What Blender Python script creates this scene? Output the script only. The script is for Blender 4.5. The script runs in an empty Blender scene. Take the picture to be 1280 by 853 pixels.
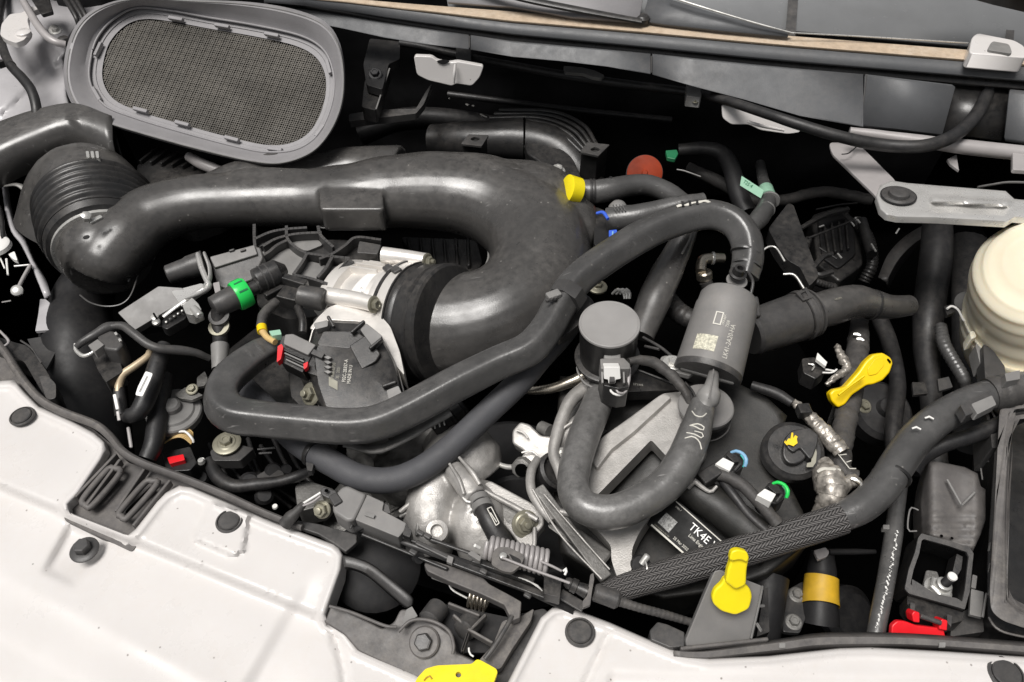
import bpy, bmesh, math, random
from math import radians, sin, cos, pi
from mathutils import Vector, Matrix
from mathutils.geometry import tessellate_polygon, delaunay_2d_cdt
random.seed(7)
S = bpy.context.scene
COL = S.collection
# ------------------------------------------------------------------ camera, sky, sun, exposure
PITCH = radians(47)
LENS = 28.0
CAMP = Vector((0, -0.66, 0.71))
cd = bpy.data.cameras.new('camera'); cam = bpy.data.objects.new('camera', cd); COL.objects.link(cam)
cam.location = CAMP; cam.rotation_euler = (pi/2 - PITCH, 0, 0)
cd.lens = LENS; cd.sensor_width = 36; cd.clip_start = 0.02; cd.clip_end = 100
S.camera = cam
SUN_EL, SUN_AZ = radians(71), radians(232)      # azimuth: from the front, a little to the left
world = bpy.data.worlds.new('World'); S.world = world; world.use_nodes = True
wn = world.node_tree; wn.nodes.clear()
sky = wn.nodes.new('ShaderNodeTexSky'); sky.sky_type = 'NISHITA'; sky.sun_disc = False
sky.sun_elevation = SUN_EL; sky.sun_rotation = SUN_AZ; sky.air_density = 1.0; sky.dust_density = 5.0
hs = wn.nodes.new('ShaderNodeHueSaturation'); hs.inputs['Saturation'].default_value = 0.16
bg = wn.nodes.new('ShaderNodeBackground'); bg.inputs['Strength'].default_value = 0.05
wo = wn.nodes.new('ShaderNodeOutputWorld')
wn.links.new(sky.outputs[0], hs.inputs['Color']); wn.links.new(hs.outputs[0], bg.inputs[0]); wn.links.new(bg.outputs[0], wo.inputs[0])
sd = bpy.data.lights.new('sun', 'SUN'); sd.energy = 2.9; sd.angle = radians(28); sd.color = (1.0, 0.97, 0.935)
sun = bpy.data.objects.new('sun', sd); COL.objects.link(sun)
sdir = Vector((sin(SUN_AZ)*cos(SUN_EL), cos(SUN_AZ)*cos(SUN_EL), sin(SUN_EL)))   # towards the sun
sun.rotation_euler = sdir.to_track_quat('Z', 'Y').to_euler(); sun.location = sdir*5
S.view_settings.view_transform = 'Standard'; S.view_settings.look = 'None'
S.view_settings.exposure = 0.25; S.view_settings.gamma = 1.0; S.view_settings.use_curve_mapping = False
S.cycles.max_bounces = 6

# ------------------------------------------------------------------ placement
F = LENS/36*1280
_f = Vector((0, cos(PITCH), -sin(PITCH))); _r = Vector((1, 0, 0)); _u = Vector((0, sin(PITCH), cos(PITCH)))
UP = Vector((0, 0, 1))
def ray(x, y): return _f + _r*((x-640)/F) - _u*((y-426.5)/F)
def W(x, y, z):
    d = ray(x, y); return CAMP + d*((z-CAMP.z)/d.z)
def mm(P): return (P-CAMP).dot(_f)/F            # metres covered by one photo pixel at P
class Pl:
    def __init__(s, a, b, c):
        A, B, C = W(*a), W(*b), W(*c)
        n = (B-A).cross(C-A).normalized()
        if n.dot(_f) > 0: n = -n
        s.p, s.n = A, n
    def at(s, x, y, off=0.0):
        d = ray(x, y); return CAMP + d*(((s.p-CAMP).dot(s.n)+off)/d.dot(s.n))
class Flat(Pl):
    def __init__(s, z): s.p, s.n = Vector((0, 0, z)), Vector((0, 0, 1))
def P3(z):
    return Flat(z) if not isinstance(z, Pl) else z

# ------------------------------------------------------------------ materials
def mat(name, col, rough=0.5, metal=0.0, bump=0.0, bscale=300.0, var=0.25, vscale=25.0, dust=0.0, dustcol=(0.30, 0.27, 0.24),
        rvar=0.1, coat=0.0, scratch=0.0, speck=0.0, trans=0.0, sss=0.0, spec=0.5, ior=None):
    m = bpy.data.materials.new(name); m.use_nodes = True
    nt = m.node_tree; N = nt.nodes; L = nt.links; b = N['Principled BSDF']
    tc = N.new('ShaderNodeTexCoord')
    def noise(scale, detail=4, rough_=0.6, off=None):
        n = N.new('ShaderNodeTexNoise'); n.inputs['Scale'].default_value = scale; n.inputs['Detail'].default_value = detail
        n.inputs['Roughness'].default_value = rough_; L.new(tc.outputs['Object'], n.inputs['Vector']); return n.outputs['Fac']
    def rng(f, a, b_, c, d):
        r = N.new('ShaderNodeMapRange'); L.new(f, r.inputs[0])
        for i, v in enumerate((a, b_, c, d)): r.inputs[i+1].default_value = v
        return r.outputs[0]
    def mix(f, c1, c2):
        x = N.new('ShaderNodeMix'); x.data_type = 'RGBA'
        if isinstance(f, float): x.inputs[0].default_value = f
        else: L.new(f, x.inputs[0])
        for i, c in ((6, c1), (7, c2)):
            if isinstance(c, tuple): x.inputs[i].default_value = (*c, 1)
            else: L.new(c, x.inputs[i])
        return x.outputs[2]
    v1 = noise(vscale)
    lo = tuple(c*(1-var) for c in col); hi = tuple(min(1, c*(1+var)) for c in col)
    c = mix(rng(v1, .3, .7, 0, 1), lo, hi)
    if dust > 0:
        n1 = noise(110, 10, .78); n2 = noise(9, 3, .5)
        mu = N.new('ShaderNodeMath'); mu.operation = 'MULTIPLY'
        L.new(rng(n1, .38, .72, 0, 1), mu.inputs[0]); L.new(rng(n2, .35, .65, .15, 1), mu.inputs[1])
        ge = N.new('ShaderNodeNewGeometry'); sx = N.new('ShaderNodeSeparateXYZ'); L.new(ge.outputs['Normal'], sx.inputs[0])
        m2 = N.new('ShaderNodeMath'); m2.operation = 'MULTIPLY'; L.new(mu.outputs[0], m2.inputs[0]); L.new(rng(sx.outputs[2], -.2, .9, .15, 1), m2.inputs[1])
        m3 = N.new('ShaderNodeMath'); m3.operation = 'MULTIPLY'; L.new(m2.outputs[0], m3.inputs[0]); m3.inputs[1].default_value = dust
        c = mix(m3.outputs[0], c, dustcol); dustf = m3.outputs[0]
    if speck > 0:
        vo = N.new('ShaderNodeTexVoronoi'); vo.inputs['Scale'].default_value = 130; L.new(tc.outputs['Object'], vo.inputs['Vector'])
        wn_ = N.new('ShaderNodeTexWhiteNoise'); L.new(vo.outputs['Position'], wn_.inputs['Vector'])
        th = N.new('ShaderNodeMath'); th.operation = 'GREATER_THAN'; L.new(wn_.outputs['Value'], th.inputs[0]); th.inputs[1].default_value = 0.90
        sm = rng(vo.outputs['Distance'], .06, .16, speck, 0)
        m4 = N.new('ShaderNodeMath'); m4.operation = 'MULTIPLY'; L.new(sm, m4.inputs[0]); L.new(th.outputs[0], m4.inputs[1])
        c = mix(m4.outputs[0], c, (0.12, 0.10, 0.08) if max(col) > .3 else (0.4, 0.38, 0.35))
    if scratch > 0:
        mp = N.new('ShaderNodeMapping'); mp.inputs['Scale'].default_value = (40, 400, 120); mp.inputs['Rotation'].default_value = (.4, .3, .7)
        L.new(tc.outputs['Object'], mp.inputs['Vector']); sn = N.new('ShaderNodeTexNoise'); sn.inputs['Scale'].default_value = 1.0; sn.inputs['Detail'].default_value = 2
        L.new(mp.outputs[0], sn.inputs['Vector']); n5 = noise(14, 2)
        m5 = N.new('ShaderNodeMath'); m5.operation = 'MULTIPLY'; L.new(rng(sn.outputs['Fac'], .66, .74, 0, scratch), m5.inputs[0]); L.new(rng(n5, .5, .65, 0, 1), m5.inputs[1])
        c = mix(m5.outputs[0], c, (0.35, 0.34, 0.33))
    L.new(c, b.inputs['Base Color'])
    b.inputs['Metallic'].default_value = metal
    n3 = noise(vscale*2.3, 6, .65)
    L.new(rng(n3, .3, .7, max(.03, rough-rvar), min(1, rough+rvar)), b.inputs['Roughness'])
    b.inputs['Specular IOR Level'].default_value = spec
    if coat: b.inputs['Coat Weight'].default_value = coat; b.inputs['Coat Roughness'].default_value = .08
    if trans: b.inputs['Transmission Weight'].default_value = trans
    if sss:
        b.inputs['Subsurface Weight'].default_value = sss; b.inputs['Subsurface Radius'].default_value = (.02, .015, .01); b.inputs['Subsurface Scale'].default_value = 1.0
    if bump:
        bn = noise(bscale, 5, .6); bp = N.new('ShaderNodeBump'); bp.inputs['Strength'].default_value = min(1, bump); bp.inputs['Distance'].default_value = .0006
        L.new(bn, bp.inputs['Height']); L.new(bp.outputs[0], b.inputs['Normal'])
    return m
M = dict(
    blk=mat('black_plastic', (.017, .017, .0175), .34, bump=.25, bscale=900, dust=.25),
    duct=mat('blow_moulded_plastic', (.050, .048, .046), .31, bump=.12, bscale=500, dust=.32, dustcol=(.27, .25, .23), spec=.7, scratch=.6, speck=.5, vscale=12),
    gry=mat('dusty_grey_plastic', (.048, .047, .047), .42, bump=.25, bscale=900, dust=.3),
    lgry=mat('light_grey_plastic', (.20, .196, .19), .5, bump=.2, bscale=900, dust=.25),
    wgry=mat('weathered_grey_plastic', (.185, .18, .175), .5, bump=.2, bscale=900, dust=.3, var=.15),
    hose=mat('rubber_hose', (.062, .061, .060), .34, bump=.35, bscale=350, dust=.42, dustcol=(.25, .24, .23), scratch=.7, speck=.35, spec=.7, vscale=18),
    uhose=mat('scuffed_grey_rubber', (.092, .090, .087), .36, bump=.4, bscale=300, dust=.5, dustcol=(.34, .33, .32), scratch=1.0, speck=.5, spec=.7, vscale=22, var=.35),
    hose2=mat('grey_foam_hose', (.066, .067, .073), .62, bump=.4, bscale=1200, dust=.1, var=.08),
    dhose=mat('dark_rubber', (.014, .014, .015), .48, bump=.3, bscale=400, dust=.22),
    void=mat('shade_black', (.0012, .0012, .0012), .9, spec=.03),  # near-black albedo paints deep shade into gaps and openings
    dark=mat('dark_metal', (.014, .014, .015), .5, dust=.08, spec=.3),
    cast=mat('cast_aluminium', (.45, .435, .415), .48, .5, bump=.6, bscale=700, var=.28, dust=.3, dustcol=(.16, .14, .11), vscale=30),
    castd=mat('dirty_cast_aluminium', (.22, .215, .205), .55, .6, bump=.9, bscale=380, var=.45, dust=.4, dustcol=(.07, .06, .05), vscale=22),
    alu=mat('machined_aluminium', (.74, .71, .67), .36, .4, bump=.25, bscale=500, var=.1),
    steel=mat('bright_steel', (.66, .65, .62), .30, .6, var=.15, rvar=.12),
    zinc=mat('zinc_plated_steel', (.30, .285, .22), .42, .5, var=.25, dust=.15),
    stamp=mat('stamped_steel', (.66, .65, .63), .30, .5, bump=.1, var=.1, scratch=.3),
    bracket=mat('satin_bracket_coating', (.36, .34, .335), .42, .1, bump=.15, bscale=900, var=.08),
    white=mat('white_body_paint', (.655, .632, .616), .32, coat=.3, var=.035, vscale=7, dust=.35, dustcol=(.60, .545, .49), speck=.75),
    ppaint=mat('pale_grey_paint', (.42, .41, .42), .35, coat=.3, var=.1, dust=.2, dustcol=(.3, .28, .26)),  # even grey, darker than the white body paint
    wpl=mat('white_plastic', (.80, .79, .76), .4, var=.03),
    seal=mat('rubber_seal', (.095, .089, .087), .55, bump=.3, dust=.45, dustcol=(.35, .32, .28), vscale=40),
    cowl=mat('cowl_plastic', (.082, .085, .090), .5, bump=.3, bscale=900, dust=.18, var=.08),
    grille=mat('grille_plastic', (.25, .243, .25), .5, bump=.25, bscale=700, dust=.3, dustcol=(.33, .31, .29), var=.08, scratch=.3),
    screen=mat('dusty_screen', (.25, .237, .215), .75, var=.4, vscale=10, dust=.6, dustcol=(.36, .32, .26)),
    tan=mat('weathered_foam_strip', (.46, .36, .26), .95, spec=.1, bump=.6, bscale=220, var=.15, vscale=90, dust=.5, dustcol=(.74, .66, .56)),
    yel=mat('yellow_plastic', (.90, .62, .003), .38, var=.08, bump=.2, dust=.18, dustcol=(.35, .25, .05)),
    yelp=mat('bright_yellow_plastic', (.88, .72, .008), .40, var=.06, bump=.15, dust=.15, dustcol=(.4, .3, .08)),
    amber=mat('amber_tape', (.55, .33, .02), .5, var=.3, dust=.3, dustcol=(.2, .14, .05)),
    grn=mat('green_plastic', (.02, .62, .10), .35, var=.06),
    dgrn=mat('dark_green_plastic', (.02, .16, .07), .4, var=.15),
    pgrn=mat('pale_green_tape', (.30, .52, .38), .5, var=.15),
    red=mat('red_plastic', (.75, .012, .02), .35, var=.08),
    shaded_red=mat('orange_red_cap', (.24, .032, .010), .6, var=.3, spec=.2),  # red darkened to hold the shade over the cap
    blu=mat('blue_plastic', (.05, .13, .65), .35, var=.1),
    teal=mat('teal_plastic', (.04, .42, .38), .35, var=.1),
    lblu=mat('pale_blue_plastic', (.22, .42, .62), .4, var=.1),
    cream=mat('translucent_cream_plastic', (.84, .77, .60), .45, var=.04, vscale=12, sss=.4, dust=.1, dustcol=(.5, .4, .25)),
    pipe=mat('brushed_pipe', (.55, .50, .42), .3, .95, var=.1),
    tanpipe=mat('beige_coated_pipe', (.50, .40, .27), .4, .2, var=.12),
    glass=mat('windscreen_glass', (.24, .245, .25), .2, var=.05, spec=.8),  # the sky's grey reflection is put into the base colour
    foil=mat('crinkled_foil_tape', (.40, .37, .33), .38, .5, bump=1.0, bscale=160, var=.6, vscale=120, dust=.3, dustcol=(.12, .1, .08)),
    tape=mat('black_cloth_tape', (.045, .043, .042), .6, bump=1.0, bscale=260, var=.3, dust=.5, dustcol=(.2, .18, .16)),
    ink=mat('pale_print', (.62, .60, .54), .6, var=.1),
    inkd=mat('dim_print', (.26, .25, .20), .6, var=.3),
    label=mat('glossy_black_label', (.005, .005, .005), .5, var=.1, spec=.15),
    capm=mat('pale_grey_plastic', (.27, .262, .255), .55, bump=.2, bscale=900, dust=.2, var=.08),
    vcov=mat('valve_cover_plastic', (.012, .012, .011), .5, bump=.3, bscale=900, dust=.25, dustcol=(.16, .14, .12)),
    rail=mat('black_steel', (.022, .022, .023), .42, bump=.2, dust=.22),
    copper=mat('amber_wire', (.60, .42, .18), .4, var=.1),
)
def braid_mat():
    m = bpy.data.materials.new('braided_sleeve'); m.use_nodes = True; nt = m.node_tree; N = nt.nodes; L = nt.links; b = N['Principled BSDF']
    uv = N.new('ShaderNodeUVMap'); sx = N.new('ShaderNodeSeparateXYZ'); L.new(uv.outputs[0], sx.inputs[0])
    def ma(op, a, b_=None, c=None):
        n = N.new('ShaderNodeMath'); n.operation = op
        for i, v in enumerate((a, b_, c)):
            if v is None: continue
            if isinstance(v, (int, float)): n.inputs[i].default_value = v
            else: L.new(v, n.inputs[i])
        return n.outputs[0]
    # herringbone: strands rise inside each narrow lane, alternately leaning either way
    vv = ma('MULTIPLY', sx.outputs[1], 22.0); lane = ma('FLOOR', vv); fr = ma('FRACT', vv); par = ma('MODULO', lane, 2.0)
    sgn = ma('SUBTRACT', ma('MULTIPLY', par, 2.0), 1.0)
    sk = ma('MULTIPLY', ma('MULTIPLY', fr, sgn), 1.4)
    s = ma('SINE', ma('MULTIPLY', ma('ADD', ma('MULTIPLY', sx.outputs[0], 270.0), sk), 2*pi))
    e = ma('MULTIPLY', ma('SINE', ma('MULTIPLY', fr, pi)), .6)
    h = ma('ADD', ma('MULTIPLY', ma('ADD', s, 1.0), .5), e)
    r = N.new('ShaderNodeMapRange'); L.new(h, r.inputs[0]); r.inputs[1].default_value = .35; r.inputs[2].default_value = 1.5
    x = N.new('ShaderNodeMix'); x.data_type = 'RGBA'; L.new(r.outputs[0], x.inputs[0]); x.inputs[6].default_value = (.006, .006, .006, 1); x.inputs[7].default_value = (.17, .16, .155, 1)
    L.new(x.outputs[2], b.inputs['Base Color']); b.inputs['Roughness'].default_value = .5
    bp = N.new('ShaderNodeBump'); bp.inputs['Distance'].default_value = .0008; L.new(h, bp.inputs['Height']); L.new(bp.outputs[0], b.inputs['Normal'])
    return m
M['braid'] = braid_mat()

# ------------------------------------------------------------------ object helpers
def link(name, me, material=None, parent=None, smooth=35, bevel=0, seg=2):
    o = bpy.data.objects.new(name, me); COL.objects.link(o)
    if material is not None:
        me.materials.clear(); me.materials.append(M[material] if isinstance(material, str) else material)
    if smooth is not None:
        for p in me.polygons: p.use_smooth = True
        if smooth < 180: me.set_sharp_from_angle(angle=radians(smooth))
    if bevel:
        b = o.modifiers.new('bevel', 'BEVEL'); b.width = bevel; b.segments = seg; b.limit_method = 'ANGLE'; b.angle_limit = radians(32); b.harden_normals = True
    if parent is not None: o.parent = parent
    return o
def mesh(name, vs, fs, *a, **k):
    me = bpy.data.meshes.new(name); me.from_pydata([tuple(v) for v in vs], [], fs); me.validate(); me.update()
    bm = bmesh.new(); bm.from_mesh(me); bmesh.ops.recalc_face_normals(bm, faces=bm.faces); bm.to_mesh(me); bm.free()
    return link(name, me, *a, **k)
THINGS = []
def tag(o, label, cat, group=None, kind=None):
    o['label'] = label; o['category'] = cat
    if group: o['group'] = group
    if kind: o['kind'] = kind
    THINGS.append(o); return o
def thing(name, label, cat, group=None):
    o = bpy.data.objects.new(name, None); o.empty_display_size = .02; COL.objects.link(o)
    return tag(o, label, cat, group)
def struct(o): o['kind'] = 'structure'; return o
def stuff(o): o['kind'] = 'stuff'; return o

def catmull(P, R, sub):
    if len(P) < 3:
        out = [P[0].lerp(P[-1], i/sub) for i in range(sub+1)]; return out, [R[0]+(R[-1]-R[0])*i/sub for i in range(sub+1)]
    o, r = [], []
    for i in range(len(P)-1):
        p0 = P[max(0, i-1)]; p1 = P[i]; p2 = P[i+1]; p3 = P[min(len(P)-1, i+2)]
        if i == 0: p0 = p1*2-p2
        if i == len(P)-2: p3 = p2*2-p1
        for k in range(sub):
            t = k/sub; t2 = t*t; t3 = t2*t
            o.append(.5*((2*p1)+(-p0+p2)*t+(2*p0-5*p1+4*p2-p3)*t2+(-p0+3*p1-3*p2+p3)*t3))
            r.append(R[i]+(R[i+1]-R[i])*(t2*(3-2*t)))
    o.append(P[-1]); r.append(R[-1]); return o, r
def resample(P, R, step):
    d = [0]
    for a, b in zip(P, P[1:]): d.append(d[-1]+(b-a).length)
    n = max(2, int(d[-1]/step)); o, r = [], []; j = 0
    for i in range(n+1):
        t = d[-1]*i/n
        while j < len(d)-2 and d[j+1] < t: j += 1
        k = (t-d[j])/max(1e-9, d[j+1]-d[j]); o.append(P[j].lerp(P[j+1], k)); r.append(R[j]+(R[j+1]-R[j])*k)
    return o, r, d[-1]
def sweep(P, R, seg=14, flat=1.0, rmod=None, hollow=False, total=None, lobes=None):
    vs, fs, uvs = [], [], []
    n = len(P); T = [(P[min(n-1, i+1)]-P[max(0, i-1)]).normalized() for i in range(n)]
    u = UP - T[0]*UP.dot(T[0])
    if u.length < .2: u = _r - T[0]*_r.dot(T[0])
    u.normalize(); d = 0
    for i in range(n):
        if i: d += (P[i]-P[i-1]).length
        u = (u - T[i]*u.dot(T[i])).normalized(); w = T[i].cross(u)
        rr = R[i]*(rmod(d) if rmod else 1)
        for k in range(seg):
            a = 2*pi*k/seg; q = 1.0 if not lobes else lobes(a, d)
            vs.append(P[i]+(u*cos(a)*flat+w*sin(a))*rr*q); uvs.append((d, k/seg))
        if i:
            for k in range(seg):
                a = (i-1)*seg; b = i*seg; k2 = (k+1) % seg; fs.append((a+k, a+k2, b+k2, b+k))
    if not hollow:
        fs.append(tuple(reversed(range(seg)))); fs.append(tuple((n-1)*seg+k for k in range(seg)))
    return vs, fs, uvs
def tube(name, pts, material, parent=None, seg=14, step=None, flat=1.0, rmod=None, hollow=False, lobes=None, wob=0.0, uv=False, smooth=50, world=False):
    """pts: (photo x, photo y, height, radius in photo px)"""
    if world: P = [p[0] for p in pts]; R = [p[1] for p in pts]
    else: P = [W(p[0], p[1], p[2]) for p in pts]; R = [p[3]*mm(q) for p, q in zip(pts, P)]
    P, R = catmull(P, R, 10); P, R, tot = resample(P, R, step or max(.003, min(.008, R[0]*.5)))
    if wob:
        for i in range(1, len(P)-1):
            P[i] = P[i] + Vector((sin(i*.9)+sin(i*.37), cos(i*.7), sin(i*1.3)))*wob*R[i]; R[i] *= 1+wob*sin(i*1.7)
    vs, fs, uvs = sweep(P, R, seg, flat, rmod, hollow, lobes=lobes)
    me = bpy.data.meshes.new(name); me.from_pydata([tuple(v) for v in vs], [], fs); me.update()
    bm = bmesh.new(); bm.from_mesh(me)
    if uv:
        lay = bm.loops.layers.uv.new('UVMap')
        for f in bm.faces:
            ks = [uvs[l.vert.index] for l in f.loops]; wrap = max(k[1] for k in ks)-min(k[1] for k in ks) > .5
            for l, k in zip(f.loops, ks): l[lay].uv = (k[0], k[1]+(1 if wrap and k[1] < .5 else 0))
    bmesh.ops.recalc_face_normals(bm, faces=bm.faces); bm.to_mesh(me); bm.free()
    return link(name, me, material, parent, smooth)
def frame(d):
    d = d.normalized(); u = UP - d*UP.dot(d)
    if u.length < .15: u = _r - d*_r.dot(d)
    u.normalize(); return u, d.cross(u)
def lathe(name, A, d, prof, material, parent=None, seg=28, smooth=35, bevel=0, polyn=None):
    """prof: (distance along d, radius) in metres, from A"""
    u, w = frame(d); d = d.normalized(); vs, fs = [], []
    s = polyn or seg; n = len(prof)
    for t, r in prof:
        for k in range(s): a = 2*pi*k/s; vs.append(A+d*t+(u*cos(a)+w*sin(a))*max(r, 1e-5))
    for i in range(n-1):
        for k in range(s): k2 = (k+1) % s; fs.append((i*s+k, i*s+k2, (i+1)*s+k2, (i+1)*s+k))
    fs.append(tuple(reversed(range(s)))); fs.append(tuple((n-1)*s+k for k in range(s)))
    return mesh(name, vs, fs, material, parent, smooth=smooth, bevel=bevel)
def cyl(name, A, B, r, material, parent=None, seg=20, bevel=.0006, r2=None):
    return lathe(name, A, B-A, [(0, r), ((B-A).length, r2 or r)], material, parent, seg, bevel=bevel)
def lpx(name, x, y, z, prof, material, parent=None, d=UP, **k):
    A = W(x, y, z); s = mm(A); return lathe(name, A, d, [(t*s, r*s) for t, r in prof], material, parent, **k)
def ring(name, P, d, r, w, th, material, parent=None, seg=28):
    d = d.normalized(); return lathe(name, P-d*w/2, d, [(0, r*.9), (0, r+th), (w*.2, r+th*1.15), (w*.8, r+th*1.15), (w, r+th), (w, r*.9)], material, parent, seg, smooth=40)
def bolt(P, d, r, material='zinc', parent=None, name='bolt', stud=0, flange=1.6):
    """flanged hexagon head; r = hexagon radius in metres"""
    d = d.normalized(); u, w = frame(d); vs, fs = [], []; a0 = random.random()
    rings = [(0, r*flange, 24), (r*.16, r*flange, 24), (r*.30, r*flange*.86, 24), (r*.32, r*1.0, 6), (r*.95, r*1.0, 6), (r*1.1, r*.86, 6)]
    if stud: rings += [(r*1.1, r*.45, 24), (r*1.1+stud, r*.45, 24), (r*1.1+stud*1.08, r*.36, 24)]
    else: rings += [(r*1.1, r*.5, 24), (r*.98, r*.42, 24)]
    s = 24
    for t, rr, n in rings:
        for k in range(s):
            a = 2*pi*k/s; q = 1.0
            if n == 6: a6 = (a % (pi/3))-pi/6; q = cos(pi/6)/cos(a6)
            vs.append(P+d*t+(u*cos(a+a0)+w*sin(a+a0))*rr*q)
    for i in range(len(rings)-1):
        for k in range(s): k2 = (k+1) % s; fs.append((i*s+k, i*s+k2, (i+1)*s+k2, (i+1)*s+k))
    fs.append(tuple((len(rings)-1)*s+k for k in range(s)))
    return mesh(name, vs, fs, material, parent, smooth=25)
def rnd(poly, r, n=4):
    """rounds the corners of a polygon given in photo px"""
    out = []; m = len(poly)
    for i in range(m):
        p0, p1, p2 = (Vector(poly[(i+k) % m][:2]) for k in (-1, 0, 1))
        a = p0-p1; b = p2-p1; k = min(r, a.length*.45, b.length*.45)
        A = p1+a.normalized()*k; B = p1+b.normalized()*k
        for j in range(n+1):
            t = j/n; out.append(tuple(A*(1-t)**2+p1*2*t*(1-t)+B*t*t))
    return out
def closed_cr(poly, n=5):
    out = []; m = len(poly)
    for i in range(m):
        p0, p1, p2, p3 = (Vector(poly[(i+k) % m]) for k in (-1, 0, 1, 2))
        for j in range(n):
            t = j/n; out.append(tuple(.5*((2*p1)+(-p0+p2)*t+(2*p0-5*p1+4*p2-p3)*t*t+(-p0+3*p1-3*p2+p3)*t**3)))
    return out
def prism(name, poly, plane, thick, material, parent=None, bevel=.0012, holes=(), r=0, off=0.0, taper=0.0, smooth=35, seg=2, down=None):
    pl = P3(plane); poly = rnd(poly, r) if r else list(poly); holes = [list(h) for h in holes]
    loops = [[pl.at(x, y, off) for x, y in L] for L in [poly]+holes]
    dn = (down.normalized() if down is not None else -pl.n)*thick
    u, w = frame(pl.n); vs, fs = [], []; flat2 = [[Vector((p.dot(u), p.dot(w), 0)) for p in L] for L in loops]
    top = [p for L in loops for p in L]; n = len(top); cen = sum(loops[0], Vector())/len(loops[0])
    vs = top+[p+dn+(p-cen)*taper for p in top]
    if holes:
        tris = tessellate_polygon(flat2); fs += [tuple(t) for t in tris]; fs += [tuple(n+i for i in reversed(t)) for t in tris]
    else: fs += [tuple(range(n)), tuple(n+i for i in reversed(range(n)))]
    k = 0
    for L in loops:
        m = len(L)
        for i in range(m): a = k+i; b = k+(i+1) % m; fs.append((a, b, n+b, n+a))
        k += m
    return mesh(name, vs, fs, material, parent, bevel=bevel, smooth=smooth, seg=seg)
def bar(name, A, B, w, h, material, parent=None, up=UP, bevel=.0015, taper=1.0, mid=None):
    """box from world point A to B, w wide, h tall, top face towards up"""
    d = (B-A); L = d.length; d.normalize(); s = d.cross(up).normalized(); t = s.cross(d).normalized()
    vs = []
    for k, q in ((A, 1.0), (B, taper)):
        for a, b in ((-1, -1), (1, -1), (1, 1), (-1, 1)): vs.append(k+s*a*w/2*q+t*b*h/2*q)
    fs = [(0, 1, 2, 3), (7, 6, 5, 4)]+[(i, (i+1) % 4, 4+(i+1) % 4, 4+i) for i in range(4)]
    return mesh(name, vs, fs, material, parent, bevel=bevel)
def barp(name, a, b, w, h, material, parent=None, **k):
    A, B = W(*a), W(*b); s = mm(A); return bar(name, A, B, w*s, h*s, material, parent, **k)
def loft(name, rows, material, parent=None, solid=.003, smooth=40, sub=0):
    """rows of (x, y, z) photo polylines with the same number of points"""
    if sub:
        nr = []
        for r_ in rows:
            q = [Vector(p) for p in r_]; c, _ = catmull(q, [0]*len(q), sub); nr.append([tuple(p) for p in c])
        rows = nr
    vs = [W(*p) for r_ in rows for p in r_]; n = len(rows[0]); fs = []
    for i in range(len(rows)-1):
        for k in range(n-1): fs.append((i*n+k, i*n+k+1, (i+1)*n+k+1, (i+1)*n+k))
    me = bpy.data.meshes.new(name); me.from_pydata([tuple(v) for v in vs], [], fs); me.update()
    bm = bmesh.new(); bm.from_mesh(me); bmesh.ops.recalc_face_normals(bm, faces=bm.faces)
    f = max(bm.faces, key=lambda f: f.calc_area())
    if f.normal.dot(_f) > 0: bmesh.ops.reverse_faces(bm, faces=bm.faces)
    bm.to_mesh(me); bm.free()
    o = link(name, me, material, parent, smooth)
    if solid:
        s = o.modifiers.new('solid', 'SOLIDIFY'); s.thickness = solid; s.offset = -1
    return o
def pip(x, y, poly):
    c = False; n = len(poly)
    for i in range(n):
        x1, y1 = poly[i]; x2, y2 = poly[(i+1) % n]
        if (y1 > y) != (y2 > y) and x < (x2-x1)*(y-y1)/(y2-y1)+x1: c = not c
    return c
def edist(x, y, poly):
    b = 1e9; n = len(poly)
    for i in range(n):
        x1, y1 = poly[i]; x2, y2 = poly[(i+1) % n]; dx, dy = x2-x1, y2-y1
        t = max(0, min(1, ((x-x1)*dx+(y-y1)*dy)/(dx*dx+dy*dy+1e-9))); b = min(b, math.hypot(x-x1-t*dx, y-y1-t*dy))
    return b
def sstep(a, b, x):
    t = max(0, min(1, (x-a)/(b-a))); return t*t*(3-2*t)
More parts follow.
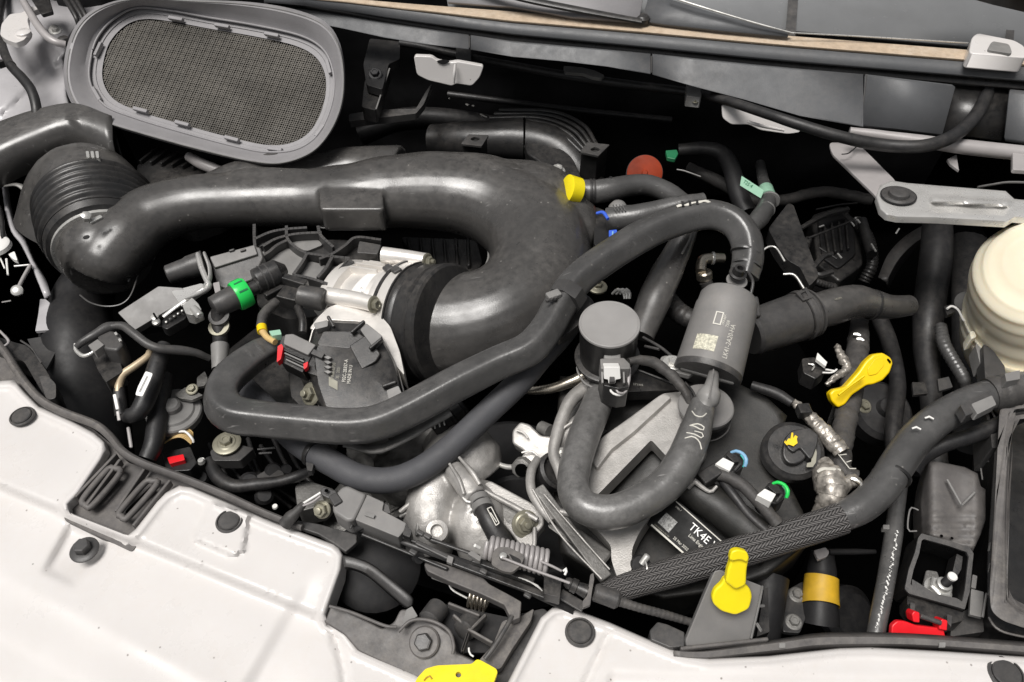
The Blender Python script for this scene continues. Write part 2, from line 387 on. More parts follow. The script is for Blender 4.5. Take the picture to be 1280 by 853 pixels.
def sheet(name, poly, plane, hfun, step, material, parent=None, skirt=.02, lip=8, lipd=.004, smooth=60):
    """a sheet with relief: hfun(x, y) = height over the plane; the edge rolls over"""
    pl = P3(plane); n = len(poly); pts = [Vector(p) for p in poly]
    dens = []
    for i in range(n):
        a, b = pts[i], pts[(i+1) % n]; m = max(1, int((b-a).length/step))
        for k in range(m): dens.append(a.lerp(b, k/m))
    n = len(dens); V = list(dens); pd = [tuple(p) for p in dens]
    ks = (1.2, 2.6, 4.4, 6.6, 9.2, 12.5) if lip >= 6 else ((1.2, 2.8) if lip >= 3 else ())
    for i in range(n):
        a, b, c = dens[i-1], dens[i], dens[(i+1) % n]; t = (c-a)
        if t.length < 1e-6: continue
        nn = Vector((-t.y, t.x)).normalized()
        for k in ks:
            for sgn in (1, -1):
                q = b+nn*k*sgn
                if pip(q.x, q.y, pd) and edist(q.x, q.y, poly) > k*.93: V.append(q)
    far = (ks[-1]+2.5) if ks else step*.6
    xs = [p[0] for p in poly]; ys = [p[1] for p in poly]; y = min(ys)
    while y < max(ys):
        x = min(xs)+(step/2 if int(y/step) % 2 else 0)
        while x < max(xs):
            if pip(x, y, pd) and edist(x, y, poly) > far: V.append(Vector((x, y)))
            x += step
        y += step*.87
    r = delaunay_2d_cdt(V, [(i, (i+1) % n) for i in range(n)], [], 1, 1e-4)
    vs = []
    for p in r[0]:
        d = edist(p.x, p.y, poly); e = 1-min(1, d/lip); vs.append(pl.at(p.x, p.y, hfun(p.x, p.y)-lipd*(1-math.sqrt(max(0, 1-e*e)))))
    fs = [tuple(f) for f in r[2]]
    me = bpy.data.meshes.new(name); me.from_pydata([tuple(v) for v in vs], [], fs); me.update()
    bm = bmesh.new(); bm.from_mesh(me)
    bmesh.ops.recalc_face_normals(bm, faces=bm.faces)
    if sum(f.normal.dot(pl.n) for f in bm.faces) < 0: bmesh.ops.reverse_faces(bm, faces=bm.faces)
    be = [e for e in bm.edges if len(e.link_faces) == 1]
    ex = bmesh.ops.extrude_edge_only(bm, edges=be)
    for v in [g for g in ex['geom'] if isinstance(g, bmesh.types.BMVert)]: v.co -= pl.n*skirt
    bm.to_mesh(me); bm.free()
    return link(name, me, material, parent, smooth)
def coil(name, A, B, R, r, turns, material, parent=None, R2=None, seg=6):
    d = (B-A); u, w = frame(d); P = []; n = int(turns*14)
    for i in range(n+1):
        t = i/n; a = 2*pi*turns*t; q = R+((R2 or R)-R)*t; P.append(A+d*t+(u*cos(a)+w*sin(a))*q)
    vs, fs, _ = sweep(P, [r]*len(P), seg); return mesh(name, vs, fs, material, parent, smooth=80)
def remesh(o, vox, it=6):
    m = o.modifiers.new('remesh', 'REMESH'); m.mode = 'VOXEL'; m.voxel_size = vox; m.use_smooth_shade = True
    if it: s = o.modifiers.new('smooth', 'CORRECTIVE_SMOOTH' if False else 'SMOOTH'); s.iterations = it; s.factor = .5
    return o
def rough_up(o, size, strength, name='relief_noise', kind='CLOUDS'):
    t = bpy.data.textures.new(name, kind); t.noise_scale = size
    if kind == 'CLOUDS': t.noise_depth = 3
    d = o.modifiers.new('rough', 'DISPLACE'); d.texture = t; d.strength = strength; d.mid_level = .5; d.texture_coords = 'LOCAL'
    return o
def join(name, objs, material=None, parent=None, smooth=60):
    """joins finished helper meshes into ONE mesh (one part)"""
    vs, fs = [], []
    for o in objs:
        k = len(vs); vs += [v.co.copy() for v in o.data.vertices]; fs += [tuple(k+i for i in p.vertices) for p in o.data.polygons]
        me = o.data; bpy.data.objects.remove(o); bpy.data.meshes.remove(me)
    me = bpy.data.meshes.new(name); me.from_pydata([tuple(v) for v in vs], [], fs); me.update()
    return link(name, me, material, parent, smooth)
def text(name, body, O, ux, n, size, material, parent=None, ext=.0002, space=1.0, fn=None, narrow=1.0, shear=0.0):
    c = bpy.data.curves.new(name, 'FONT'); c.body = body; c.size = 1.0; c.space_character = space; c.resolution_u = 2; c.shear = shear
    t = bpy.data.objects.new(name, c); me0 = bpy.data.meshes.new_from_object(t)
    ux = (ux - n*ux.dot(n)).normalized(); uy = n.cross(ux)
    vs = []
    for v in me0.vertices:
        X, Y = v.co.x*size*narrow, v.co.y*size
        vs.append(fn(X, Y) if fn else O+ux*X+uy*Y+n*ext)
    fs = [tuple(p.vertices) for p in me0.polygons]
    bpy.data.objects.remove(t); bpy.data.meshes.remove(me0); bpy.data.curves.remove(c)
    me = bpy.data.meshes.new(name); me.from_pydata([tuple(v) for v in vs], [], fs); me.update()
    return link(name, me, material, parent, None)
def tpx(name, body, pl, x, y, dx, dy, hpx, material, parent=None, off=.0004, **k):
    O = pl.at(x, y); s = mm(O); ux = pl.at(x+dx, y+dy)-O
    return text(name, body, O+pl.n*off, ux, pl.n, hpx*s*1.35, material, parent, **k)
def clip_fastener(x, y, z, rx, label, n=UP, group='push clips in the white front panel', mt='gry'):
    A = W(x, y, z); s = mm(A)*rx; T = thing('push_clip', label, 'clip', group)
    lathe('base', A, n, [(0, s), (s*.10, s), (s*.17, s*.92), (s*.17, s*.86), (s*.05, s*.84)], mt, T, 32)
    lathe('centre_pin', A, n, [(0, s*.78), (s*.18, s*.78), (s*.26, s*.70), (s*.27, s*.0)], mt, T, 32)
    return T
# ================================================================== the bay that everything stands in
def quad(name, vs, material, kind='structure', **k):
    o = mesh(name, vs, [tuple(range(len(vs)))], material, smooth=None); o['kind'] = kind; return o
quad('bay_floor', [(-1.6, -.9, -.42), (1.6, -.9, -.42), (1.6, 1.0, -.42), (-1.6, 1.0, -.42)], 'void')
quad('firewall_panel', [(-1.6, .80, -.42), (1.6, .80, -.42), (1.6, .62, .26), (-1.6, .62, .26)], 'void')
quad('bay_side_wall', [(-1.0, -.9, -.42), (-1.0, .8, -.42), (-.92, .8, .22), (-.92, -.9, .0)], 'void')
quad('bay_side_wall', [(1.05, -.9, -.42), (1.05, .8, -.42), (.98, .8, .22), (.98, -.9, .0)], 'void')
# ---- white front panel
out = [(-60, 440), (0, 476), (18, 475), (31, 490), (49, 508), (90, 526), (118, 541), (131, 552), (134, 562), (127, 576), (98, 619), (86, 631), (88, 641), (160, 669),
       (169, 662), (196, 627), (207, 616), (224, 607), (240, 609), (340, 652), (405, 676), (422, 682), (429, 694), (427, 712), (407, 768), (411, 779), (433, 790), (448, 811), (520, 843),
       (545, 858), (600, 900), (628, 866), (676, 772), (690, 760), (706, 757), (762, 778), (810, 799), (851, 816), (887, 823), (960, 820), (1050, 810), (1088, 809), (1180, 814), (1300, 822), (1340, 826), (1340, 1010), (-60, 1010)]
front_pl = Flat(.045)
PAD1 = [(84, 650), (145, 674), (96, 742), (48, 716)]
PAD2 = [(262, 626), (314, 640), (306, 690), (292, 698), (240, 676), (250, 655)]
def fh(x, y):
    h = 0.0
    s = y-.41*x
    if x < 560:
        h -= .013*sstep(602, 615, s)                      # upper step
        h -= .022*sstep(0, 110, y-.52*x-712)              # the front rolls down
        h -= .014*sstep(0, 60, y-.52*x-800)
        # pads
        if pip(x, y, PAD1): h -= .008*sstep(0, 13, edist(x, y, PAD1))*sstep(748, 690, y)
        if pip(x, y, PAD2): h += .006*sstep(0, 4, edist(x, y, PAD2))
        h -= .004*(1-sstep(2, 7, abs((x-410)-(y-775)*.22-6*sin((y-775)*.03))))*sstep(765, 785, y)*(1 if x > 380 else 0)
        h -= .010*sstep(0, 22, (x-352)*.86+(y-690)*.0+(y-760)*.5)*sstep(700, 780, y)*.6
    else:
        h -= .004*sstep(0, 20, y-(838 if x > 760 else 1200)-.02*(x-900))
        h -= .003*(1-sstep(2, 6, abs((x-757)+(y-800)*.45)))*sstep(782, 800, y)
    h += .0010*sin(x*.031)*sin(y*.043+1)+.0035*(1-sstep(7, 12, edist(x, y, out)))
    return h
o = sheet('front_bodywork', out, front_pl, fh, 5, 'white', skirt=.022, lip=7, lipd=.006)
tag(o, 'large glossy white painted front bodywork along the lower edge of the photo', 'body panel')
clip_fastener(28, 521, .048, 15, 'round grey push clip at the far left end of the white panel')
clip_fastener(287, 652, .050, 17, 'round grey push clip on a raised square pad of the white panel')
clip_fastener(725, 791, .047, 19, 'round dark grey push clip on the white panel right of the yellow lever')
clip_fastener(1257, 843, .044, 22, 'round grey push clip in the bottom right corner of the photo, cut by its edge')
T = thing('panel_bolt', 'grey hexagon bolt with round flange in the triangular recess of the white panel', 'bolt')
A = W(106, 688, .040); s = mm(A)
lathe('washer', A, UP, [(0, 17.5*s), (2*s, 17.5*s), (3.5*s, 15*s), (4*s, 10*s)], 'gry', T)
lathe('hexagon_head', A+UP*3.8*s, UP, [(0, 10.5*s), (9*s, 10.5*s), (10.5*s, 9*s)], 'gry', T, polyn=6, smooth=20, bevel=.0006)

# ---- dark shield panel behind the white one, with its raised rib
T = thing('radiator_shield', 'dark grey plastic shield with a raised rib running behind the white panel edge', 'trim panel')
prism('shield_panel', [(-40, 425), (8, 446), (45, 502), (76, 520), (116, 536), (140, 556), (160, 578), (230, 602), (300, 630), (372, 660), (384, 672), (330, 672), (240, 640), (200, 640), (165, 690), (80, 650), (80, 610), (110, 585), (60, 545), (-40, 500)],
      .034, .012, 'seal', T, r=4)
tube('rib', [(-30, 398, .052, 5), (6, 440, .052, 5), (20, 462, .052, 5), (36, 484, .052, 5), (54, 502, .052, 5), (80, 516, .052, 5), (119, 531, .052, 5), (138, 546, .052, 5), (155, 566, .052, 5), (182, 581, .052, 5), (232, 599, .052, 4.6), (284, 620, .052, 4.4), (330, 641, .052, 4.2), (378, 660, .05, 3.8)], 'seal', T, seg=10, flat=1.5)
for a, b in (((152, 577), (110, 634)), ((184, 586), (146, 642)), ((147, 570), (96, 624)), ((214, 603), (168, 660))):
    barp('stiffener', (*a, .043), (*b, .043), 4, 12, 'seal', T, bevel=.001)
for q in ([(150, 592), (142, 586), (134, 588), (104, 624), (108, 632), (116, 632)], [(196, 606), (190, 602), (181, 604), (150, 640), (153, 646), (160, 647)]):
    P = [W(x, y, .045) for x, y in closed_cr(q, 4)]; P.append(P[0])
    tube('slot_rim', [(p, .0032) for p in P], 'seal', T, seg=8, world=True)
prism('dark_slot', [(148, 598), (142, 594), (112, 628), (118, 631)], .041, .004, 'void', T, r=3, bevel=0)
prism('dark_slot', [(193, 611), (188, 608), (156, 640), (160, 643)], .041, .004, 'void', T, r=3, bevel=0)
# ---- seal strip along the right front panel
T = thing('front_seal_strip', 'dark grey rubber strip along the rear edge of the right white panel', 'seal')
rows = [[(842, 812, .048), (880, 812, .048), (940, 803, .048), (985, 797, .048), (1029, 791, .048), (1118, 791, .048), (1200, 796, .048), (1330, 806, .048)],
        [(842, 814, .052), (880, 815, .052), (940, 808, .052), (985, 802, .052), (1029, 797, .052), (1118, 797, .052), (1200, 802, .052), (1330, 812, .052)],
        [(842, 820, .050), (880, 822, .050), (940, 816, .050), (985, 811, .050), (1029, 806, .050), (1118, 805, .050), (1200, 809, .050), (1330, 819, .050)],
        [(842, 824, .034), (880, 828, .034), (940, 824, .034), (985, 820, .034), (1029, 815, .034), (1118, 813, .034), (1200, 818, .034), (1330, 828, .034)]]
loft('strip', rows, 'seal', T, solid=.003, sub=4, smooth=30)
for x, y in ((978, 806), (1178, 805)): prism('lug', [(x-4, y-2), (x+4, y-2), (x+4, y+4), (x-4, y+4)], .0525, .002, 'lgry', T, r=1, bevel=.0004)

# ================================================================== cowl below the windscreen
def lerp_rows(pts, xs, z):
    o = []
    for x in xs:
        for (x0, y0), (x1, y1) in zip(pts, pts[1:]):
            if x0 <= x <= x1 or (x1 == pts[-1][0] and x > x1): o.append((x, y0+(y1-y0)*(x-x0)/(x1-x0), z)); break
    return o
xs = [330, 380, 430, 480, 530, 586, 640, 700, 760, 813, 870, 930, 1000, 1080, 1176]
tt = [(330, -12), (414, -4), (500, 4), (640, 14.5), (800, 28), (960, 43), (1280, 68), (1400, 78)]
tb = [(330, -4), (400, 0), (500, 12), (640, 28.5), (800, 42), (960, 57), (1280, 83), (1400, 93)]
g1 = [(330, 3), (400, 9), (460, 18), (500, 24), (640, 42), (800, 57), (960, 73), (1280, 100), (1400, 110)]
g2 = [(330, 6), (400, 14), (460, 25), (500, 31), (640, 52), (800, 66), (960, 83), (1280, 111), (1400, 122)]
g3 = [(330, 20), (410, 30), (450, 42), (480, 47), (530, 55), (587, 62), (640, 71), (740, 80), (814, 93), (859, 106), (904, 118), (940, 127), (1020, 151), (1078, 159), (1180, 170), (1400, 190)]
T = thing('cowl', 'long dark grey plastic cowl panel with seams, sloping down below the windscreen', 'cowl')
allx = [330, 380, 430, 480, 530, 586, 640, 700, 760, 813, 870, 930, 1000, 1080, 1180, 1260, 1390]
loft('upper_band', [lerp_rows(tt, allx, .226), lerp_rows(tb, allx, .228), lerp_rows(g1, allx, .2195)], 'cowl', T, solid=.004)
loft('recess', [lerp_rows(g1, allx, .218), lerp_rows(g1, allx, .212), lerp_rows(g2, allx, .207)], 'blk', T, solid=.003)
def face(x0, x1):
    q = [x for x in allx if x0 < x < x1]; q = [x0]+q+[x1]
    a = lerp_rows(g2, q, .203); b = lerp_rows(g3, q, .150)
    b = [(x, y, .208-(y-ya)*.00068) for (x, ya, _), (_, y, _) in zip(a, b)]
    loft('face_panel', [[(x, y-2, .202) for x, y, z in a], [(x, y, .209) for x, y, z in a], [(x, y+2, .208) for x, y, z in a], [(x, y-2, z+.001) for x, y, z in b], b, [(x, y-1, z-.008) for x, y, z in b]], 'cowl', T, solid=.004, smooth=50)
face(334, 585.8); face(588.4, 813); face(815.5, 1079)
# last panel has a slanted end
loft('face_panel', [[(1082, 93, .209), (1190, 106, .209)], [(1081, 96, .207), (1194, 109, .207)], [(1078, 156, .165), (1178, 168, .165)], [(1078, 159, .161), (1177, 170, .161)]], 'cowl', T, solid=.004)
loft('recessed_face', [[(1186, 106, .200), (1268, 112, .200)], [(1176, 166, .156), (1252, 176, .156)]], 'blk', T, solid=.003)
loft('end_panel', [[(1263, 112, .209), (1330, 118, .209)], [(1262, 118, .207), (1330, 122, .207)], [(1256, 172, .165), (1330, 184, .165)], [(1257, 177, .161), (1330, 188, .161)]], 'cowl', T, solid=.004)
for x, y, x2, y2 in ((587, 43, 587, 62), (814.2, 68, 814.2, 93), (1083, 92, 1076, 158)):
    tube('seam', [(x, y+2, .2085, .8), (x2, y2-2, .2095-(y2-y)*.00068, .8)], 'gry', T, seg=6)
o = loft('foam_strip', [lerp_rows([(a, b+2) for a, b in tt], allx, .226), lerp_rows(tt, allx, .232), lerp_rows([(a, b-2.5) for a, b in tb], allx, .231), lerp_rows(tb, allx, .2285)], 'tan', None, solid=.004, smooth=70)
tag(o, 'weathered tan foam sealing strip running along the top of the cowl', 'weatherstrip')
# windscreen and the trims behind the strip
o = loft('windscreen', [[(560, 8, .222), (900, 30, .222), (1420, 76, .222)], [(540, -120, .30), (900, -110, .30), (1460, -90, .30)]], 'glass', None, solid=.005); o['kind'] = 'structure'
tag(o, 'windscreen glass along the top edge, its sky reflection painted in as grey', 'windscreen', kind='structure')
loft('glass_print_band', [[(982, 44, .2245), (994, 45, .2245)], [(990, -60, .2665), (1002, -60, .2665)]], 'gry', o, solid=0)
loft('glass_print_band', [[(1256, 62, .2245), (1266, 63, .2245)], [(1266, -60, .268), (1276, -60, .268)]], 'gry', o, solid=0)
T = thing('wiper', 'slim black wiper arm lying behind the tan strip, left of the grey cowl trim', 'wiper')
tube('arm', [(560, -30, .262, 6), (640, -5, .255, 6), (720, 12, .248, 6), (802, 27, .240, 5)], 'blk', T, seg=10, flat=.6)
lpx('pivot_cap', 803, 27, .236, [(0, 9), (5, 9), (8, 6)], 'blk', T)
o = loft('windscreen_trim', [[(560, 2, .238), (640, 8, .238), (715, 21, .238), (790, 27, .238)], [(560, -14, .246), (640, -8, .246), (700, -2, .246), (800, 18, .246)], [(600, -40, .26), (700, -30, .26), (760, -22, .26), (805, -12, .26)]], 'grille', None, solid=.004)
tag(o, 'glossy grey trim strip under the black wiper arm', 'trim')
o = loft('scuttle_trim', [[(803, 26, .238), (830, 30, .238), (900, 38, .238), (985, 46, .238)], [(806, 12, .246), (850, 14, .247), (900, 27, .244), (985, 43, .240)], [(812, -8, .256), (840, 0, .254), (910, 22, .249), (990, 40, .242)]], 'cowl', None, solid=.004)
tag(o, 'tapering dark grey scuttle trim against the windscreen, right of the wiper pivot', 'trim')
tube('bright_edge', [(836, -4, .262, 1.3), (880, 10, .258, 1.3), (940, 28, .250, 1.3), (992, 42, .243, 1.0)], 'steel', o, seg=6)
tube('bright_edge', [(985, 41, .243, 1.0), (1080, 46, .240, 1.0), (1210, 54, .238, 1.0)], 'steel', o, seg=6)
# hood bump stop, white
T = thing('hood_hinge_mount', 'small white painted mount at the right end of the tan strip', 'bracket')
prism('mount', [(1211, 66), (1215, 46), (1222, 41), (1268, 50), (1282, 58), (1284, 72)], .250, .02, 'white', T, r=5, bevel=.003)
prism('grey_insert', [(1234, 62), (1240, 51), (1262, 55), (1266, 67)], .2535, .006, 'lgry', T, r=4, bevel=.001)
o = loft('dark_pillar_trim', [[(1190, -8, .30), (1240, 6, .29), (1300, 20, .28)], [(1190, -40, .33), (1240, -40, .33), (1300, -40, .33)]], 'dhose', None, solid=.01)
tag(o, 'dark pillar trim filling the top right corner above the windscreen', 'trim')

# washer hose along the cowl
T = thing('washer_hose', 'long thin black hose clipped along the underside of the cowl', 'hose')
tube('hose', [(500, 54, .150, 4), (528, 59, .150, 4.5), (575, 70, .150, 5), (640, 82, .150, 5), (700, 93, .150, 5.2), (779, 105, .150, 5.4), (859, 115, .152, 5.6), (901, 124, .172, 6), (960, 143, .186, 6.5), (993, 154, .188, 7), (1046, 170, .184, 7.5), (1099, 181, .178, 8), (1152, 183, .182, 8.3), (1192, 170, .186, 8.3), (1221, 143, .190, 8.3), (1236, 112, .194, 8)], 'dhose', T, seg=14)
for x, y, z in ((580, 69, .156), (868, 114, .160)):
    prism('hose_clip', [(x-10, y-11), (x+9, y-9), (x+9, y+8), (x-10, y+6)], z+.004, .016, 'lgry' if x > 600 else 'gry', T, r=2, bevel=.001)
    bolt(W(x+1, y+13, z-.004), UP, .003, 'zinc', T)
# white brackets hanging under the cowl
o = prism('hinge_bracket', [(517, 70), (540, 71), (546, 76), (560, 79), (572, 77), (605, 83), (600, 97), (590, 108), (570, 105), (565, 108), (535, 101), (521, 94)], Pl((517, 80, .180), (605, 80, .180), (560, 108, .150)), .010, 'white', None, r=4, bevel=.003)
tag(o, 'white rounded bracket hanging below the left part of the cowl', 'bracket')
tube('pressed_rib', [(569, 80, .1825, 1.6), (568, 92, .1715, 2), (567, 104, .158, 1.6)], 'white', o, seg=8)
prism('slot', closed_cr([(546, 77), (554, 75), (562, 77), (554, 81)], 3), Pl((517, 80, .1805), (605, 80, .1805), (560, 108, .1505)), .001, 'dark', o, bevel=0, off=.0006)
o = prism('hinge_bracket', [(902, 131), (925, 136), (950, 143), (1004, 158), (1000, 166), (985, 168), (950, 163), (936, 156), (914, 156), (903, 148)], Pl((902, 131, .168), (1004, 140, .168), (940, 165, .140)), .010, 'white', None, r=4, bevel=.003)
tag(o, 'white bracket hanging below the cowl left of the aluminium hood hinge', 'bracket')
tube('pressed_rib', [(934, 152, .1625, 1.8), (950, 157, .159, 2.4), (980, 163, .150, 1.8)], 'white', o, seg=8)
T = thing('cross_tube', 'pale painted metal tube under the right end of the cowl', 'tube')
tube('tube', [(1062, 164, .166, 5), (1100, 169, .166, 6), (1160, 178, .166, 8), (1215, 185, .166, 9.5), (1290, 193, .166, 9.5)], 'bracket', T, seg=16)
prism('tab', [(1196, 193), (1199, 213), (1188, 205), (1184, 199)], .150, .004, 'bracket', T, bevel=.0008)
prism('end_flange', [(1266, 183), (1300, 184), (1300, 214), (1266, 212)], .170, .006, 'bracket', T, r=3)
o = prism('wire_bracket', [(704, 82), (728, 84), (744, 88), (756, 94), (752, 98), (740, 96), (730, 92), (706, 90)], .160, .005, 'castd', None, r=2)
tag(o, 'small rough metal bracket tucked behind the black hose below the cowl', 'bracket')
# things between the grille and the cowl
T = thing('cowl_mount', 'black plastic mounting bracket with a bolt, right of the intake grille', 'bracket')
prism('plate', [(462, 48), (500, 52), (500, 74), (486, 80), (478, 112), (458, 106), (454, 80)], .150, .012, 'blk', T, r=3)
prism('web', [(487, 84), (470, 138), (452, 134), (456, 100)], .135, .02, 'blk', T, r=3)
bolt(W(469, 93, .153), Vector((0, -.4, .9)), .0062, 'dark', T)
tube('edge', [(487, 86, .148, 1), (470, 137, .136, 1)], 'lgry', T, seg=6)
o = prism('support_tray', [(436, 143), (470, 137), (520, 136), (534, 112), (540, 104), (530, 130), (520, 142), (436, 152)], .110, .01, 'gry', None, r=2)
tag(o, 'dark metal tray edge below the bolted bracket beside the intake grille', 'tray')

# ================================================================== fresh air intake with mesh screen
T = thing('air_intake_grille', 'large rounded grey plastic air intake frame with a dusty brown mesh screen', 'intake')
gp = Pl((90, 90, .150), (430, 110, .185), (300, 10, .225))
outer = [(86, 52), (104, 22), (136, 4), (180, -3), (240, 0), (310, 3), (366, 12), (406, 28), (425, 56), (431, 96), (427, 135), (412, 168), (388, 193), (350, 206), (312, 203), (250, 189), (180, 170), (118, 150), (92, 132), (80, 96)]
inner = [(116, 62), (128, 38), (148, 20), (172, 10), (210, 13), (260, 22), (320, 32), (376, 45), (404, 62), (416, 88), (417, 118), (408, 150), (392, 174), (366, 188), (330, 190), (290, 182), (230, 166), (170, 148), (130, 131), (112, 100)]
scr = [(132, 66), (142, 46), (160, 30), (182, 24), (214, 27), (262, 36), (320, 46), (368, 57), (394, 71), (406, 92), (407, 118), (399, 146), (384, 168), (360, 180), (330, 181), (292, 173), (232, 157), (176, 140), (142, 124), (128, 98)]
O_, I_, S_ = closed_cr(outer, 5), closed_cr(inner, 5), closed_cr(scr, 5)
n = len(O_)
def mixp(a, b, t): return [(p[0]+(q[0]-p[0])*t, p[1]+(q[1]-p[1])*t) for p, q in zip(a, b)]
loops = [(O_, -.055), (O_, -.012), (mixp(O_, I_, -.02), -.004), (mixp(O_, I_, .10), .002), (mixp(O_, I_, .22), .001), (mixp(O_, I_, .32), -.002), (mixp(O_, I_, .60), -.010), (mixp(O_, I_, .82), -.018), (mixp(O_, I_, .95), -.021), (I_, -.021), (I_, -.025), (mixp(I_, S_, .5), -.0255), (mixp(I_, S_, .55), -.027), (S_, -.027), (S_, -.036)]
vs, fs = [], []
for L, h in loops: vs += [gp.at(x, y, h) for x, y in L]
for i in range(len(loops)-1):
    for k in range(n): k2 = (k+1) % n; fs.append((i*n+k, i*n+k2, (i+1)*n+k2, (i+1)*n+k))
mesh('frame', vs, fs, 'grille', T, smooth=28)
# flat black sheet painting the shade behind the screen
loops = [(mixp(O_, I_, .05), -.056), (mixp(O_, I_, .35), -.10)]
vs = [gp.at(x, y, -.036) for x, y in S_]; mesh('screen_shade', vs, [tuple(range(n))], 'void', T, smooth=None)
cx_, cy_ = 270, 104
Lo = [(mixp(O_, I_, .12), -.050), (mixp(O_, I_, .30), -.085), (mixp(O_, I_, .5), -.10)]
vs, fs = [], []
for L, h in Lo: vs += [gp.at(x, y, h) for x, y in L]
for i in range(len(Lo)-1):
    for k in range(n): k2 = (k+1) % n; fs.append((i*n+k, i*n+k2, (i+1)*n+k2, (i+1)*n+k))
mesh('rear_collar', vs, fs, 'blk', T)
# woven screen: two families of wires, clipped to the opening
sc0 = gp.at(270, 104, -.029); ax = (gp.at(400, 130, -.026)-gp.at(140, 78, -.026)).normalized(); ay = gp.n.cross(ax)
poly2 = [((gp.at(x, y, -.026)-sc0).dot(ax), (gp.at(x, y, -.026)-sc0).dot(ay)) for x, y in S_]
def spans(c, poly, axis):
    xs_ = []
    for i in range(len(poly)):
        p, q = poly[i], poly[(i+1) % len(poly)]; a, b = p[axis], q[axis]
        if (a > c) != (b > c): xs_.append(p[1-axis]+(q[1-axis]-p[1-axis])*(c-a)/(b-a))
    xs_.sort(); return list(zip(xs_[::2], xs_[1::2]))
vs, fs = [], []
def wire(a, b, hw, hh, zig):
    d = (b-a).normalized(); s = gp.n.cross(d)*hw; k = len(vs)
    for p in (a, b): vs.extend([p+s, p+gp.n*hh, p-s])
    fs.extend([(k, k+1, k+4, k+3), (k+1, k+2, k+5, k+4)])
pit = .0029
for axis in (0, 1):
    lo = min(p[axis] for p in poly2); hi = max(p[axis] for p in poly2); c = lo+pit/2; j = 0
    while c < hi:
        for a, b in spans(c, poly2, axis):
            A = (c, a) if axis == 0 else (a, c); B = (c, b) if axis == 0 else (b, c)
            A = sc0+ax*A[0]+ay*A[1]; B = sc0+ax*B[0]+ay*B[1]; bow = .0006*sin(j*1.7)
            wire(A+gp.n*bow, B+gp.n*bow, .00052, .0008, 0)
        c += pit*(1 if axis else 1.15); j += 1
me = bpy.data.meshes.new('mesh_screen'); me.from_pydata([tuple(v) for v in vs], [], fs); me.update()
stuff(link('mesh_screen', me, 'screen', T, None))
me = bpy.data.meshes.new('filter_pad')
for k, (x, y, a) in enumerate(((176, 138, .25), (228, 155, .25), (290, 174, .25), (344, 187, .12), (220, 24, .17), (278, 33, .17), (340, 44, .2), (121, 118, 1.05), (123, 62, 2.0), (411, 84, 1.3), (400, 164, 2.2))):
    A = gp.at(x-9*cos(a), y-9*sin(a), -.021); B = gp.at(x+9*cos(a), y+9*sin(a), -.021)
    bar('snap_tab', A, B, .005, .006, 'grille', T, up=gp.n, bevel=.001)
tube('mould_line', [(p, .0007) for p in [gp.at(x, y, .0022) for x, y in mixp(O_, I_, .12)]], 'lgry', T, seg=6, world=True)
o = tube('inner_bead', [(p, .0016) for p in [gp.at(x, y, -.020) for x, y in mixp(O_, I_, 1.0)]], 'grille', T, seg=8, world=True)

# ---- left: painted inner fender
def lf(x, y):
    h = .006*sin(x*.05)*cos(y*.04)
    h += .012*(1-sstep(14, 26, math.hypot(x-74, (y-38)*1.1)))*.6
    h -= .02*sstep(-6, 6, (y-80)+(x-70)*.9)*(1-sstep(20, 40, (y-80)+(x-70)*.9))*.4
    return h
o = sheet('inner_fender', [(-40, -30), (140, -30), (130, 8), (108, 24), (88, 44), (80, 80), (84, 120), (92, 150), (60, 158), (-40, 190)], Pl((0, 0, .13), (100, 0, .13), (0, 150, .07)), lf, 6, 'ppaint', skirt=.01, lip=6)
tag(o, 'pale grey painted inner fender metal in the top left corner', 'body panel')
o = prism('white_hinge_plate', [(2, 30), (12, 18), (28, 16), (38, 8), (52, 10), (36, 16), (34, 26), (38, 40), (30, 50), (20, 54), (8, 50), (0, 44)], .155, .008, 'white', None, r=3, bevel=.002)
o = join('hinge_plate', [o], 'white'); o2 = None
T = thing('hood_hinge_plate', 'white painted hinge plate with a bolt boss in the top left corner', 'bracket')
o.parent = T; o.name = 'plate'
lpx('boss', 31, 45, .152, [(0, 9), (5, 9), (7, 6)], 'white', T)
T = thing('fender_pipe', 'thin pale pipe bending down beside the left end of the intake grille', 'pipe')
tube('pipe', [(24, -8, .17, 4), (34, 10, .165, 4.5), (46, 30, .16, 4.8), (58, 45, .155, 4.8), (70, 53, .15, 4.6), (82, 56, .145, 4.4)], 'bracket', T)
lpx('end_cap', 82, 56, .140, [(0, 6), (9, 6), (10, 4)], 'blk', T)
T = thing('fender_cable', 'thick black cable snaking down the inner fender at the far left', 'cable')
tube('cable', [(6, -10, .14, 5), (-1, 20, .14, 5), (1, 52, .14, 5.5), (12, 80, .14, 5.5), (28, 98, .14, 6), (40, 115, .135, 6), (46, 140, .12, 6), (44, 165, .10, 6)], 'dhose', T)
ring('cable_tie', W(14, 82, .14), W(28, 98, .14)-W(1, 60, .14), .0055, .004, .001, 'blk', T)
lpx('tie_head', 3, 84, .145, [(0, 5), (8, 5)], 'blk', T, polyn=4)
T = thing('fender_bolt', 'bright bolt head on the painted inner fender left of the grille', 'bolt')
bolt(W(69, 38, .137), Vector((.2, -.3, 1)), .006, 'steel', T)
T = thing('hood_cable', 'black cables and brackets behind the top left corner of the grille', 'cable')
for d in (0, 7, 13): tube('cable', [(70+d, -20, .165, 3), (86+d, 6, .16, 3), (96+d, 24, .15, 3), (100+d, 40, .13, 3)], 'dhose', T)
prism('clip', [(36, -6), (60, -6), (66, 14), (52, 18), (44, 6)], .168, .006, 'blk', T, r=2)
